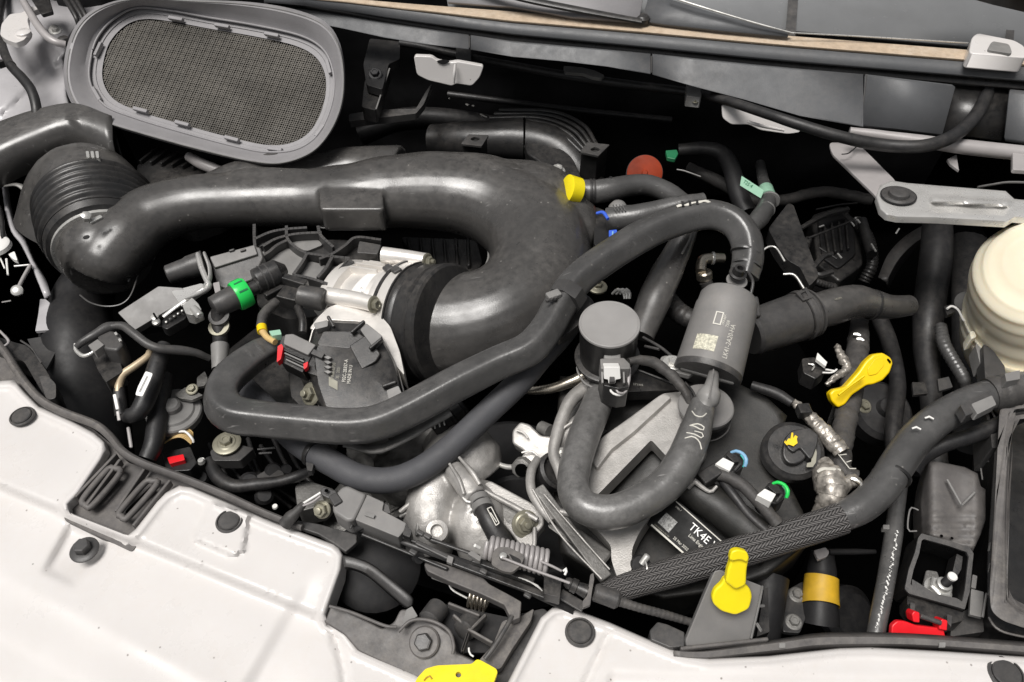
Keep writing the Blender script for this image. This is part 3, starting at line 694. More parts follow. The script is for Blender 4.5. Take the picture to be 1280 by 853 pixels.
# ================================================================== black intake duct and throttle body
T = thing('intake_duct', 'big satin black moulded air duct sweeping across the engine to the throttle', 'air duct')
AXD = Vector((.36, -.75, -.06)).normalized()
main = [(124, 344, .062, 36), (132, 324, .076, 45), (152, 300, .086, 46), (188, 271, .094, 41), (240, 254, .099, 37), (300, 250, .100, 36), (370, 248, .100, 38), (430, 246, .102, 43), (490, 240, .103, 49), (550, 239, .100, 53), (610, 249, .095, 58), (660, 280, .088, 63), (676, 322, .082, 64), (662, 362, .075, 64), (628, 391, .068, 65), (586, 404, .060, 66), (548, 406, .054, 66)]
a = tube('a', main, None, seg=30, flat=.86, step=.005)
b = tube('b', [(600, 240, .092, 47), (670, 256, .088, 56), (710, 282, .080, 44), (732, 298, .078, 30), (744, 302, .078, 20)], None, seg=24, flat=.9)
c = prism('c', [(398, 237), (478, 236), (480, 262), (400, 262)], .132, .034, None, r=4, bevel=0)
d = tube('d', [(262, 232, .112, 14), (310, 222, .122, 15), (370, 222, .124, 14), (420, 222, .122, 12), (450, 212, .122, 10), (500, 204, .122, 8)], None, seg=16, flat=.7)
e = tube('e', [(640, 228, .118, 20), (690, 250, .110, 20), (716, 276, .098, 16)], None, seg=12, flat=.6)
f = tube('f', [(W(131, 306, .070)+AXD*k, r) for k, r in ((-.004, .055), (.012, .055), (.026, .053), (.040, .048))], None, seg=30, world=True)
g = tube('g', [(262, 238, .094, 24), (300, 224, .096, 26), (350, 212, .096, 26), (400, 212, .094, 24), (440, 208, .094, 28), (500, 212, .096, 34)], None, seg=20, flat=.8)
o = join('duct_shell', [a, b, c, d, e, f, g], 'duct', T); remesh(o, .0028, 3)
tube('mould_seam', [(160, 352, .062, 1.1), (174, 330, .066, 1.1), (183, 305, .072, 1.1), (210, 296, .074, 1.1), (250, 286, .078, 1.1), (300, 277, .082, 1.1), (392, 277, .083, 1.2), (404, 285, .083, 1.2), (470, 284, .083, 1.2), (500, 282, .080, 1.1), (560, 280, .078, 1.1), (596, 288, .074, 1.3), (607, 300, .070, 1.6), (611, 320, .066, 1.8), (606, 334, .064, 1.2)], 'lgry', T, seg=6)
# mouth flange at the lower left
tube('mould_seam', [(100, 369, .050, 1.1), (112, 378, .050, 1.1), (130, 383, .050, 1.1), (150, 381, .05, 1.1), (163, 370, .054, 1.1), (172, 345, .06, 1.1), (177, 320, .064, 1.1)], 'gry', T, seg=6)
for x, y in ((108, 297),): lpx('dimple', x, y, .128, [(0, 4), (.5, 4)], 'blk', T)
# ---- bellows: its axis points mostly at the viewer, up out of the air box
AX = Vector((.36, -.75, -.06)).normalized()
E = W(131, 306, .070); sE = mm(E)
T = thing('corrugated_bellows', 'ribbed black rubber bellows joining the intake duct to the air box elbow', 'air hose')
P = [(E-AX*.078, .070), (E-AX*.055, .070), (E-AX*.03, .069), (E-AX*.006, .064)]
tube('bellows', P, 'blk', T, seg=56, step=.0011, world=True, rmod=lambda d: 1+.06*(.5+.5*sin(d*2*pi/.0115))**.8, smooth=80)
lathe('cuff', E-AX*.008, AX, [(0, .060), (.002, .067), (.011, .064), (.013, .060), (.017, .056)], 'blk', T, 56)
T = thing('bellows_clamp', 'bright worm clamp ring around the duct end of the ribbed bellows', 'hose clamp')
lathe('band', E+AX*.006, AX, [(0, .054), (.0003, .0592), (.0045, .0588), (.0048, .054)], 'steel', T, 56)
lpx('screw_head', 108, 273, .142, [(0, 6), (8, 6), (9, 4)], 'steel', T, d=Vector((.4, -.3, .8)), polyn=6)
barp('screw_housing', (112, 279, .138), (128, 271, .138), 7, 5, 'steel', T)
T = thing('elbow_pipe', 'wide dusty black plastic elbow feeding the ribbed bellows at the left', 'air duct')
S0 = E-AX*.076
tube('elbow', [(S0, .066), (S0-AX*.015, .065), (S0-AX*.032+Vector((-.010, .004, -.002)), .063), (S0-AX*.036+Vector((-.030, .004, -.018)), .062), (S0-AX*.026+Vector((-.06, -.01, -.06)), .060)], 'duct', T, seg=40, world=True, smooth=80)
T = thing('elbow_clamp', 'small bright clip at the upper rim of the ribbed bellows', 'hose clamp')
lathe('band', S0-AX*.004, AX, [(0, .06), (.0003, .0715), (.004, .0715), (.0043, .06)], 'dark', T, 44)
for k in range(3): prism('clip_tooth', [(107+k*6, 189), (111+k*6, 189), (112+k*6, 197), (108+k*6, 197)], .148, .008, 'steel', T, r=1, bevel=.0005)
# air box hood behind the elbow: rim sweeping up to the grille
T = thing('air_box', 'dusty dark plastic air box cover with a broad rounded rim behind the elbow', 'air box')
loft('cover_rim', [[(-60, 185, .085), (-10, 168, .095), (40, 148, .108), (90, 138, .118), (130, 150, .118)], [(-60, 172, .100), (-10, 155, .110), (40, 138, .122), (92, 129, .130), (140, 145, .125)], [(-60, 205, .105), (-10, 184, .116), (40, 163, .125), (90, 150, .130), (140, 160, .122)], [(-60, 218, .096), (-5, 197, .106), (45, 176, .115), (95, 163, .118), (140, 176, .112)], [(-60, 262, .065), (-5, 238, .07), (45, 214, .075), (95, 204, .075), (150, 222, .07)]], 'duct', T, solid=.003, sub=5, smooth=60)
loft('side_wall', [[(95, 150, .10), (140, 158, .10), (150, 195, .08)], [(95, 190, .03), (142, 200, .03), (154, 225, .03)]], 'blk', T, solid=.003)
# ribbed black box under the grille
T = thing('ribbed_black_box', 'black ribbed resonator box half hidden below the intake grille', 'air box')
prism('box', [(168, 208), (196, 185), (250, 196), (290, 216), (262, 236), (226, 248), (196, 240), (176, 226)], .060, .08, 'blk', T, r=6, bevel=.004)
for k in range(8): barp('rib', (176+k*13, 206-k*1.5+k*3, .060), (198+k*13, 188+k*3, .060), 4, 12, 'blk', T)
o = tube('pale_hose_end', [(236, 196, .085, 6), (252, 205, .085, 7), (280, 216, .08, 7)], 'bracket', None)
tag(o, 'short pale pipe stub beneath the right rim of the grille', 'pipe')

# ---- throttle
ax = Vector((-.85, .42, -.33)).normalized(); C0 = W(527, 404, .052); s = mm(C0)
T = thing('throttle_cuff', 'wide ribbed black rubber cuff between the duct and the throttle body', 'air hose')
lathe('cuff', C0-ax*48*s, ax, [(0, 62*s), (1.5*s, 73*s), (4*s, 76*s), (12*s, 76*s), (14*s, 72*s), (17*s, 71*s), (20*s, 74*s), (34*s, 74.5*s), (37*s, 72*s), (40*s, 73*s), (42*s, 75*s), (45*s, 75*s), (46*s, 70*s), (58*s, 69*s)], 'blk', T, 56, smooth=30)
T = thing('throttle_clamp', 'bright metal band clamp around the throttle end of the black cuff', 'hose clamp')
lathe('band', C0+ax*-1*s, ax, [(0, 70*s), (.4*s, 76.5*s), (15*s, 76.5*s), (15.4*s, 70*s)], 'alu', T, 56)
lathe('edge_ring', C0-ax*3.5*s, ax, [(0, 70*s), (1*s, 77*s), (3*s, 77*s), (3.5*s, 71*s)], 'blk', T, 56)
lathe('edge_ring', C0+ax*13.5*s, ax, [(0, 70*s), (1*s, 78*s), (5*s, 78*s), (6*s, 70*s)], 'blk', T, 56)
u, w = frame(ax)
def onring(t, ang, r): return C0+ax*t*s+(u*cos(ang)+w*sin(ang))*r*s
import itertools
def ringpos(x, y, t, r):
    best = min((((P_-CAMP).dot(_r)/(P_-CAMP).dot(_f)*F+640-x)**2+(-(P_-CAMP).dot(_u)/(P_-CAMP).dot(_f)*F+426.5-y)**2+(1e6 if (P_-C0).normalized().dot(_f) > .35 else 0), a_) for a_ in [k*pi/90 for k in range(180)] for P_ in [onring(t, a_, r)])
    return best[1]
for x, y, t in ((512, 358, 6), (497, 352, 20), (520, 335, 10), (497, 420, 6)):
    an = ringpos(x, y, t, 77); A = onring(t-5, an, 78); B = onring(t+9, an+.10, 78)
    bar('rubber_pad', A, B, 11*s, 5*s, 'gry', T, up=(A-C0).normalized(), bevel=.002)
T = thing('throttle_unit', 'pale machined aluminium throttle body with a white sticker and bolt bosses', 'throttle body')
lathe('flange', C0+ax*19*s, ax, [(0, 60*s), (0, 72*s), (6*s, 74*s), (12*s, 74*s), (15*s, 68*s), (20*s, 66*s)], 'alu', T, 56)
lathe('housing', C0+ax*34*s, ax, [(0, 66*s), (6*s, 68*s), (10*s, 69*s), (13*s, 65*s), (56*s, 65*s), (58*s, 74*s), (66*s, 76*s), (76*s, 76*s), (78*s, 60*s)], 'alu', T, 56, smooth=30)
for k in range(-4, 9):
    an = ringpos(440, 345, 60, 70)+k*.17
    if -1 <= k <= 1: continue
    A = onring(48, an, 66); B = onring(92, an, 70); bar('cooling_rib', A, B, 3*s, 12*s, 'alu', T, up=(A-C0).normalized(), bevel=.0008)
# bosses
b1 = tube('a', [(409, 370, .100, 11), (440, 374, .104, 10.5), (466, 380, .108, 10)], None, seg=18); join('bolt_boss', [b1], 'alu', T)
b1 = tube('a', [(478, 319, .104, 10.5), (505, 322, .104, 10), (532, 326, .104, 9.5)], None, seg=18); join('bolt_boss', [b1], 'alu', T)
bolt(W(467, 381, .109), -ax, 6.5*s, 'zinc', T); bolt(W(534, 327, .104), -ax, 6.5*s, 'zinc', T, stud=.004)
prism('lower_housing', [(386, 412), (396, 398), (410, 384), (430, 378), (468, 386), (488, 408), (500, 440), (506, 470), (480, 440), (440, 410), (404, 408)], Pl((390, 410, .094), (500, 440, .094), (440, 380, .100)), .03, 'alu', T, r=5, bevel=.004, seg=3)
# sticker wrapped on the housing
an0 = ringpos(460, 350, 52, 65.7)
vs, fs = [], []
for i in range(9):
    for t in (39, 66): vs.append(onring(t+(i-4)*-.6, an0+(i-4)*.075, 65.9))
for i in range(8): fs.append((i*2, i*2+1, i*2+3, i*2+2))
st = mesh('sticker', vs, fs, 'wpl', T, smooth=60)
n_ = (u*cos(an0)+w*sin(an0))
for k, (t, q) in enumerate(((44, -.30), (48, -.30), (52, -.22))):
    Ob = onring(t, an0+q, 66.1); text('sticker_print', ('K 504', '0280', '750')[k], Ob, (onring(t, an0+q+.1, 66.1)-Ob) * (1), n_, 5*s, 'dark', T)
# ---- motor cover of the throttle
T = thing('throttle_motor_cover', 'black octagonal throttle motor cover with print and clips, beside the red clipped connector', 'cover')
base = [(386, 432), (392, 410), (412, 400), (452, 402), (478, 422), (494, 452), (504, 490), (506, 516), (486, 530), (440, 532), (404, 520), (388, 480)]
cov = Pl((400, 500, .078), (500, 500, .078), (430, 400, .105))
prism('flange', [(x+(x-445)*.03, y+(y-465)*.035) for x, y in base], cov, .016, 'alu', T, r=6, bevel=.0015)
prism('flange_rim', base, cov, .010, 'gry', T, r=6, bevel=.0015, off=.006)
loops = [(rnd(base, 6), .006), (rnd([(x+(445-x)*.05, y+(468-y)*.05) for x, y in base], 6), .018), (rnd([(396, 436), (402, 426), (434, 432), (448, 442), (460, 468), (488, 490), (490, 512), (478, 522), (440, 524), (410, 514), (398, 480), (394, 450)], 3), .026)]
vs, fs = [], []; n = len(loops[0][0])
for L, h in loops: vs += [cov.at(x, y, h) for x, y in L]
for i in range(len(loops)-1):
    for k in range(n): k2 = (k+1) % n; fs.append((i*n+k, i*n+k2, (i+1)*n+k2, (i+1)*n+k))
fs.append(tuple((len(loops)-1)*n+k for k in range(n)))
mesh('cover_shell', vs, fs, 'blk', T, smooth=20)
prism('raised_block', [(436, 432), (458, 418), (476, 442), (470, 452), (452, 462)], cov, .012, 'blk', T, off=.027, r=3, bevel=.0015)
prism('raised_rim', [(396, 430), (404, 414), (446, 414), (456, 422), (436, 436), (400, 432)], cov, .012, 'blk', T, off=.0262, r=3, bevel=.0015)
for q in ([(450, 412), (458, 404), (478, 420), (466, 434)], [(392, 404), (410, 400), (410, 408), (394, 412)], [(483, 488), (498, 482), (505, 498), (488, 508)]):
    prism('spring_clip', q, cov, .016, 'lgry', T, off=.030, r=2, bevel=.001)
    x = sum(p[0] for p in q)/4; y = sum(p[1] for p in q)/4
for a, b in (((439, 417), (456, 402)), ((462, 437), (478, 424)), ((478, 484), (496, 478)), ((410, 396), (418, 410))):
    bar('clip_edge', cov.at(*a, .031), cov.at(*b, .031), .0035, .006, 'blk', T, up=cov.n)
for k in range(4): prism('tooth', [(404, 446+k*6), (410, 444.5+k*6), (415, 447+k*6), (410, 449.5+k*6)], cov, .006, 'lgry', T, off=.031, bevel=.0006)
for k, (x, y, st_, h, m_) in enumerate(((424, 487, 'PA66-GF30', 4.2, 'inkd'), (430, 487, '35 . 2021', 4, 'inkd'), (438, 491, 'F02C-2B357-A', 4.6, 'ink'), (444, 493, 'MADE IN U', 4.6, 'ink'))):
    tpx('print', st_, cov, x, y, 1.2, -10, h, m_, T, off=.0275, narrow=.8)
prism('print_patch', [(411, 471), (422, 477), (422, 488), (411, 482)], cov, .0006, 'inkd', T, off=.0268, bevel=0)
# connector with red clips
T = thing('throttle_connector', 'black electrical plug with red locking clips on the throttle motor cover', 'connector')
cp = Pl((340, 440, .112), (400, 450, .112), (380, 400, .122))
prism('plug_body', [(352, 420), (364, 418), (396, 432), (386, 452), (378, 466), (350, 452), (346, 440)], cp, .022, 'blk', T, r=2, off=.0)
prism('grey_top', [(356, 418), (366, 417), (395, 431), (385, 444), (354, 430)], cp, .010, 'wgry', T, r=2, off=.005)
prism('socket', [(388, 440), (404, 440), (408, 446), (402, 472), (384, 466)], cp, .03, 'blk', T, r=2, off=-.002)
prism('socket_lid', [(392, 436), (406, 442), (402, 448), (388, 442)], cp, .006, 'gry', T, r=1, off=.006)
prism('red_clip', [(347, 433), (352, 430), (354, 434), (351, 449), (346, 453)], cp, .008, 'red', T, r=1, off=.007)
prism('red_clip', [(379, 455), (385, 452), (384, 459), (380, 462)], cp, .006, 'red', T, r=1, off=.006)
for k in range(4): bar('grip_rib', cp.at(355+k*1, 438+k*4, .003), cp.at(380+k*.5, 449+k*4, .003), .0016, .003, 'lgry' if k % 2 else 'blk', T, up=cp.n, bevel=.0004)
T = thing('sensor_wires', 'taped wire bundle with a yellow marking curving into the green-clipped plug', 'wiring')
tube('taped_wires', [(345, 378, .11, 6), (336, 386, .112, 6), (328, 396, .112, 6), (327, 410, .11, 6)], 'tape', T, wob=.04)
tube('yellow_band', [(327, 408, .1105, 6.3), (328, 415, .11, 6.3)], 'yel', T, wob=0)
tube('bare_wires', [(328, 414, .11, 4.5), (334, 422, .11, 4), (344, 428, .112, 4)], 'copper', T)
prism('green_insert', [(336, 414), (350, 412), (352, 418), (340, 420)], .118, .008, 'pgrn', T, r=1)
T = thing('zinc_nut_bolt', 'zinc plated nut and stud below the throttle connector', 'bolt')
bolt(W(389, 493, .085), Vector((-.5, -.5, .7)), .0075, 'zinc', T, stud=.004)

# ---- manifold, webbed black plastic
T = thing('intake_manifold', 'dark dusty plastic intake manifold with webbed runners behind the throttle body', 'manifold')
mp_ = Pl((320, 400, .070), (440, 400, .060), (380, 300, .085))
a = prism('a', [(318, 330), (336, 312), (372, 300), (428, 300), (470, 302), (466, 330), (430, 352), (420, 392), (360, 400), (322, 384)], mp_, .05, None, r=8, bevel=0)
join('manifold_body', [a], 'blk', T)
for q in ([(337, 322), (360, 309), (383, 321), (368, 348), (347, 347), (338, 336)], [(378, 329), (388, 326), (408, 331), (394, 352), (372, 350)], [(404, 354), (413, 334), (426, 332), (419, 346), (410, 358)], [(322, 318), (334, 311), (352, 306), (340, 316), (326, 326)], [(364, 300), (396, 298), (404, 306), (384, 314), (368, 309)], [(322, 302), (338, 294), (357, 291), (356, 295), (338, 301), (323, 310)]):
    prism('runner_wall', q, mp_, .010, 'lgry', T, off=.004, r=4, bevel=.0015)
def web(pts, w_=.0034):
    P = [mp_.at(x, y, .008) for x, y in pts]; Q, _ = catmull(P, [0]*len(P), 5)
    objs = [bar('w', Q[i]-(Q[i+1]-Q[i])*.08, Q[i+1]+(Q[i+1]-Q[i])*.08, w_, .016, 'gry', None, up=mp_.n, bevel=0) for i in range(len(Q)-1)]
    o = join('web', objs, 'gry', T, smooth=30)
for q in ([(319, 286), (319, 300), (320, 316)], [(359, 288), (360, 303), (370, 314), (384, 322)], [(398, 288), (402, 300), (417, 314)], [(320, 330), (336, 321), (347, 312), (359, 306)], [(384, 322), (407, 325), (437, 328)], [(400, 329), (417, 322), (432, 312), (446, 302), (476, 305)], [(384, 323), (378, 334), (368, 348)], [(416, 326), (408, 340), (398, 352)], [(437, 329), (424, 344), (410, 362)], [(320, 304), (338, 296), (358, 292), (384, 290)], [(330, 313), (346, 304), (370, 298), (402, 296)], [(368, 349), (388, 353), (410, 360)]): web(q)
web([(440, 331), (428, 344), (414, 362)], .007)
prism('corner_block', [(449, 301), (477, 306), (472, 318), (446, 316)], mp_, .02, 'gry', T, off=.014, r=2)
# solenoid block on the left of it
T = thing('solenoid_valve', 'weathered grey valve block with a round snout held by a bright metal strap', 'valve')
vp = Pl((260, 360, .105), (330, 345, .105), (270, 320, .120))
a = prism('body', [(262, 322), (318, 307), (326, 309), (330, 322), (316, 350), (284, 362), (272, 358), (266, 336)], vp, .034, 'gry', T, r=3, bevel=.002)
prism('top_face', [(262, 321), (318, 306), (322, 318), (268, 335)], vp, .006, 'wgry', T, off=.0035, r=2)
for x in (286, 300): prism('nub', [(x, 312), (x+7, 310), (x+7, 313), (x, 315)], vp, .004, 'gry', T, off=.006)
A, B = W(209, 344, .100), W(258, 327, .104); s2 = mm(A)
lathe('snout', A, B-A, [(0, 10*s2), (1.5*s2, 12*s2), (24*s2, 13*s2), (28*s2, 14.5*s2), (48*s2, 15*s2)], 'gry', T, 28)
tube('strap', [(256, 318, .120, 2.2), (262, 335, .124, 2.4), (262, 350, .122, 2.4), (255, 360, .120, 2.4)], 'stamp', T, flat=2.0, seg=8)
tube('strap', [(248, 320, .118, 3.4), (252, 335, .122, 3.6), (258, 350, .122, 3.4), (262, 358, .120, 3.2), (252, 366, .116, 3), (232, 374, .112, 2.6)], 'stamp', T, flat=1.6, seg=10)
prism('pale_clip', [(266, 354), (274, 352), (276, 366), (269, 367)], .122, .008, 'bracket', T, r=1)
T = thing('metal_strap_bracket', 'flat bright steel bracket arm with a nut under the solenoid valve', 'bracket')
tube('strap_arm', [(262, 356, .116, 3.2), (240, 370, .112, 3.2), (222, 382, .108, 3), (204, 396, .102, 3)], 'stamp', T, flat=.6, seg=8)
prism('plate', [(214, 364), (252, 354), (262, 360), (236, 378), (226, 382)], .110, .003, 'stamp', T, r=2, bevel=.0006)
prism('nut_block', [(228, 382), (240, 372), (248, 380), (252, 388), (240, 394), (232, 392)], .116, .014, 'steel', T, r=2, bevel=.001)
A = W(242, 386, .117); lathe('stud', A, Vector((.55, -.65, .1)), [(0, .0042), (.016, .0042), (.0175, .003)], 'steel', T, 16)
# grey module tilted plate left
T = thing('control_module', 'light grey rectangular module lying tilted left of the green-clipped plug', 'module')
prism('case', [(147, 391), (198, 358), (228, 360), (236, 372), (216, 384), (168, 413)], Pl((147, 391, .098), (236, 372, .106), (200, 358, .112)), .012, 'wgry', T, r=2, bevel=.0012)
prism('under_case', [(152, 396), (234, 374), (238, 384), (216, 404), (204, 408), (172, 412)], Pl((147, 391, .086), (236, 372, .092), (200, 358, .098)), .016, 'blk', T, r=2)
prism('terminal_block', [(202, 400), (226, 384), (236, 388), (232, 398), (208, 412), (201, 408)], .092, .012, 'blk', T, r=3)
for x, y in ((196, 404), (194, 398)): lpx('screw', x, y, .095, [(0, 5), (3, 5), (4, 3)], 'steel', T)
for k in range(5): lpx('solder_blob', 208+k*5, 403-k*3.5, .0935, [(0, 2), (1.5, 1.6), (2, .6)], 'steel', T)
barp('hook', (192, 392, .104), (196, 399, .104), 2.5, 4, 'blk', T)
# green clipped quick connector
T = thing('green_clip_coupling', 'grey quick coupling with a bright green retaining clip', 'coupling')
A, B = W(266, 385, .112), W(318, 360, .112); d = (B-A).normalized(); s2 = mm(A)
lathe('coupling_body', A, d, [(0, 12*s2), (1*s2, 14*s2), (8*s2, 14.5*s2), (10*s2, 15*s2), (34*s2, 16*s2), (40*s2, 15*s2)], 'gry', T, 28)
lathe('green_clip', A+d*30*s2, d, [(0, 14*s2), (0, 18.5*s2), (4*s2, 19.5*s2), (14*s2, 19.5*s2), (18*s2, 18*s2), (18*s2, 14*s2)], 'grn', T, 28)
for an in (-.5, -.15, .2):
    u2, w2 = frame(d); q = (u2*cos(an*2+.3)+w2*sin(an*2+.3))
    bar('clip_slot', A+d*34*s2+q*19.4*s2, A+d*45*s2+q*19.4*s2, 2.5*s2, 1*s2, 'dgrn', T, up=q, bevel=.0002)
lathe('rear_stub', A+d*48*s2, d, [(0, 9*s2), (12*s2, 9*s2), (12*s2, 11*s2), (16*s2, 11*s2)], 'blk', T, 20)
T = thing('round_plug', 'round dusty black plug socket right of the green clip', 'connector')
A, B = W(320, 352, .115), W(352, 338, .115); d = (B-A).normalized()
lathe('socket', A, d, [(0, 10*s2), (0, 16*s2), (3*s2, 16.5*s2), (30*s2, 17.5*s2), (34*s2, 14*s2), (42*s2, 6*s2)], 'blk', T, 28)
for t in (8, 16): lathe('rib_ring', A+d*t*s2, d, [(0, 16*s2), (.5*s2, 17.6*s2), (2*s2, 17.6*s2), (2.5*s2, 16*s2)], 'gry', T, 28)
T = thing('square_bar_bracket', 'dark open plastic bracket reaching from the round plug to the throttle body', 'bracket')
barp('arm', (348, 347, .112), (384, 358, .112), 10, 14, 'blk', T)
barp('arm', (332, 372, .105), (354, 360, .105), 7, 10, 'blk', T)
barp('block', (352, 370, .100), (376, 376, .100), 22, 20, 'blk', T)
A, B = W(374, 370, .105), W(410, 376, .104); lathe('sleeve', A, B-A, [(0, 13*s2), (2*s2, 15*s2), (30*s2, 15*s2), (34*s2, 13*s2)], 'gry', T, 24)
tube('leg', [(372, 384, .10, 5), (378, 400, .10, 5), (378, 416, .095, 5)], 'blk', T)
T = thing('ribbed_vertical_hose', 'short black hose with clamps standing below the green-clipped coupling', 'hose')
tube('hose', [(274, 388, .108, 10), (274, 402, .098, 10), (275, 420, .088, 9), (276, 440, .075, 9)], 'dhose', T, seg=18)
for y, z in ((396, .104), (409, .096)): ring('clamp', W(274, y, z), Vector((0, -.3, 1)), .0092, .004, .0018, 'zinc' if y > 400 else 'gry', T)
o = tube('pale_sleeve', [(275, 432, .085, 11), (275, 445, .082, 10.5), (274, 462, .078, 9)], 'lgry', None, hollow=True, seg=20)
tag(o, 'pale grey sleeve around the thin hose below the green clip', 'sleeve')
# ================================================================== hoses
T = thing('coolant_hose', 'long thick grey rubber hose looping from the throttle plug to the printed canister', 'hose')
def lob(a, d):
    q = a+.30; n = 5.0; return .95/(abs(cos(q))**n+abs(sin(q))**n)**(1/n)
tube('hose', [(338, 436, .090, 15), (322, 444, .094, 17), (300, 460, .098, 18.5), (282, 478, .100, 20), (276, 500, .100, 21), (292, 518, .100, 21), (330, 524, .100, 20), (380, 529, .101, 20), (430, 533, .102, 20), (470, 529, .104, 20), (510, 512, .108, 20), (570, 480, .116, 20), (620, 455, .122, 19), (660, 437, .128, 19), (683, 412, .134, 18), (700, 382, .140, 18), (722, 350, .146, 18), (762, 320, .152, 18), (810, 291, .157, 18), (850, 275, .160, 18), (885, 268, .160, 18), (914, 276, .157, 18), (931, 296, .150, 18), (935, 322, .140, 17), (930, 346, .130, 16)],
     'hose', T, seg=32, lobes=lob)
for x, y, z, r in ((322, 444, .094, 17.5), (310, 452, .096, 18), (932, 316, .143, 18), (933, 332, .136, 17.5)):
    P = W(x, y, z); d = (W(935, 322, .14)-W(930, 346, .13)) if x > 900 else (W(338, 436, .09)-W(300, 460, .098)); ring('moulded_ring', P, d, r*mm(P), .003, .0006, 'hose', T)
tube('white_print', [(846, 258.5, .176, 2.0), (866, 254, .177, 2.0), (884, 252, .177, 2.2), (896, 256, .175, 2.0)], 'ink', T, seg=6, flat=.4, wob=.3)
for x in (853, 862, 871): barp('print_bar', (x, 252-(x-853)*.1, .1775), (x+1, 258-(x-853)*.1, .1780), 3, 1.2, 'dhose', T, bevel=0)
prism('seam_flash', [(766, 300), (784, 291), (790, 294), (772, 303)], .168, .004, 'hose', T, r=1, bevel=.0006)
T = thing('hose_clip', 'grey plastic clip wrapped round the thick hose beside the duct', 'clip')
P = W(709, 371, .142); d = (W(722, 350, .146)-W(700, 382, .140)); s = mm(P)
ring('band', P, d, 19*s, 19*s, 4*s, 'gry', T, seg=8)
barp('latch', (684, 372, .158), (700, 366, .158), 12, 7, 'lgry', T)
for k in range(3): lpx('latch_tooth', 684+k*5, 377-k*1.5, .158, [(0, 2.5), (3, 2)], 'gry', T)
prism('foot', [(700, 385), (722, 380), (736, 370), (740, 384), (728, 402), (706, 420), (696, 424)], .118, .01, 'gry', T, r=4, bevel=.002)

T = thing('foam_hose', 'plain grey foam-covered hose crossing below the thick hose in a shallow V', 'hose')
tube('hose', [(304, 484, .045, 15), (330, 510, .050, 16), (372, 552, .055, 16.5), (420, 582, .058, 16.5), (450, 597, .060, 16.5), (484, 601, .062, 16.5), (520, 590, .066, 16.5), (560, 562, .072, 16), (610, 515, .080, 16), (650, 477, .088, 16), (676, 446, .094, 16), (700, 420, .095, 16), (730, 380, .09, 15)], 'hose2', T, seg=22)
T = thing('foam_hose_tie', 'black ring clip holding the grey foam hose to a stud', 'clip')
P = W(393, 566, .056); ring('ring', P, W(420, 582, .058)-W(372, 552, .055), 17*mm(P), .005, .0015, 'blk', T)
prism('tab', [(382, 578), (392, 580), (390, 589), (384, 588)], .064, .008, 'gry', T, r=1)
lathe('disc', W(405, 553, .048), Vector((.5, -.6, .6)), [(0, .004), (.002, .013), (.004, .014), (.006, .008)], 'blk', T)
o = tube('hose_end', [(430, 556, .066, 4), (470, 562, .070, 7), (500, 550, .075, 8), (530, 532, .08, 9), (560, 512, .086, 12)], 'castd', None, flat=.5)
tag(o, 'rough flat metal strap running up beneath the thick hose', 'strap')
T = thing('oily_coupling', 'oily dark ribbed coupling lying between the two crossing hoses', 'coupling')
A, B = W(540, 536, .05), W(584, 504, .062); s = mm(A)
lathe('body', A, B-A, [(0, 13*s), (6*s, 17*s), (16*s, 17*s), (17*s, 15*s), (26*s, 15*s), (27*s, 17*s), (30*s, 17*s), (31*s, 13*s), (44*s, 13*s), (45*s, 15*s), (48*s, 14*s), (50*s, 9*s)], 'dark', T, 28)
for k in range(3): tube('shiny_ring', [(538+k*6, 522-k*2, .072, 1.1), (542+k*6, 528-k*2, .072, 1.1), (544+k*6, 536-k*2, .068, 1.0)], 'steel', T, seg=6)

# ---- pump canister
T = thing('purge_canister', 'light grey cylindrical canister with pale printing, left of the wide grey pipe', 'canister')
A, B = W(886, 462, .118), W(913, 368, .150); d = (B-A).normalized(); L = (B-A).length; s = mm(A)
lathe('canister_body', A, d, [(-7*s, 40*s), (-6.5*s, 41.5*s), (.0, 42*s), (L*.78, 39*s), (L*.785, 38*s), (L*.92, 37*s), (L*.98, 33*s), (L, 28*s)], 'wgry', T, 56, smooth=28)
lathe('canister_rim', A, d, [(-9*s, 37*s), (-9.5*s, 41*s), (-7*s, 41.8*s), (-2*s, 42.4*s)], 'gry', T, 56)
lathe('end_face', A, d, [(-7.8*s, 37.5*s), (-7*s, 37.6*s)], 'blk', T, 56)
u, w = frame(d)
c = A-d*8.5*s
bar('cross_bar', c-w*34*s, c+w*34*s, 7*s, 5*s, 'lgry', T, up=-d)
# mapping on the curved body
def on_body(ang, t, r=42.2): return A+d*t*s+(u*cos(ang)+w*sin(ang))*r*s
best = None
for k in range(360):
    an = k*pi/180; Pq = on_body(an, 40); nn = (u*cos(an)+w*sin(an))
    xx = 640+(Pq-CAMP).dot(_r)/(Pq-CAMP).dot(_f)*F; yy = 426.5-(Pq-CAMP).dot(_u)/(Pq-CAMP).dot(_f)*F
    if nn.dot(_f) < 0:
        e = (xx-900)**2
        if best is None or e < best[0]: best = (e, an)
aR = best[1]
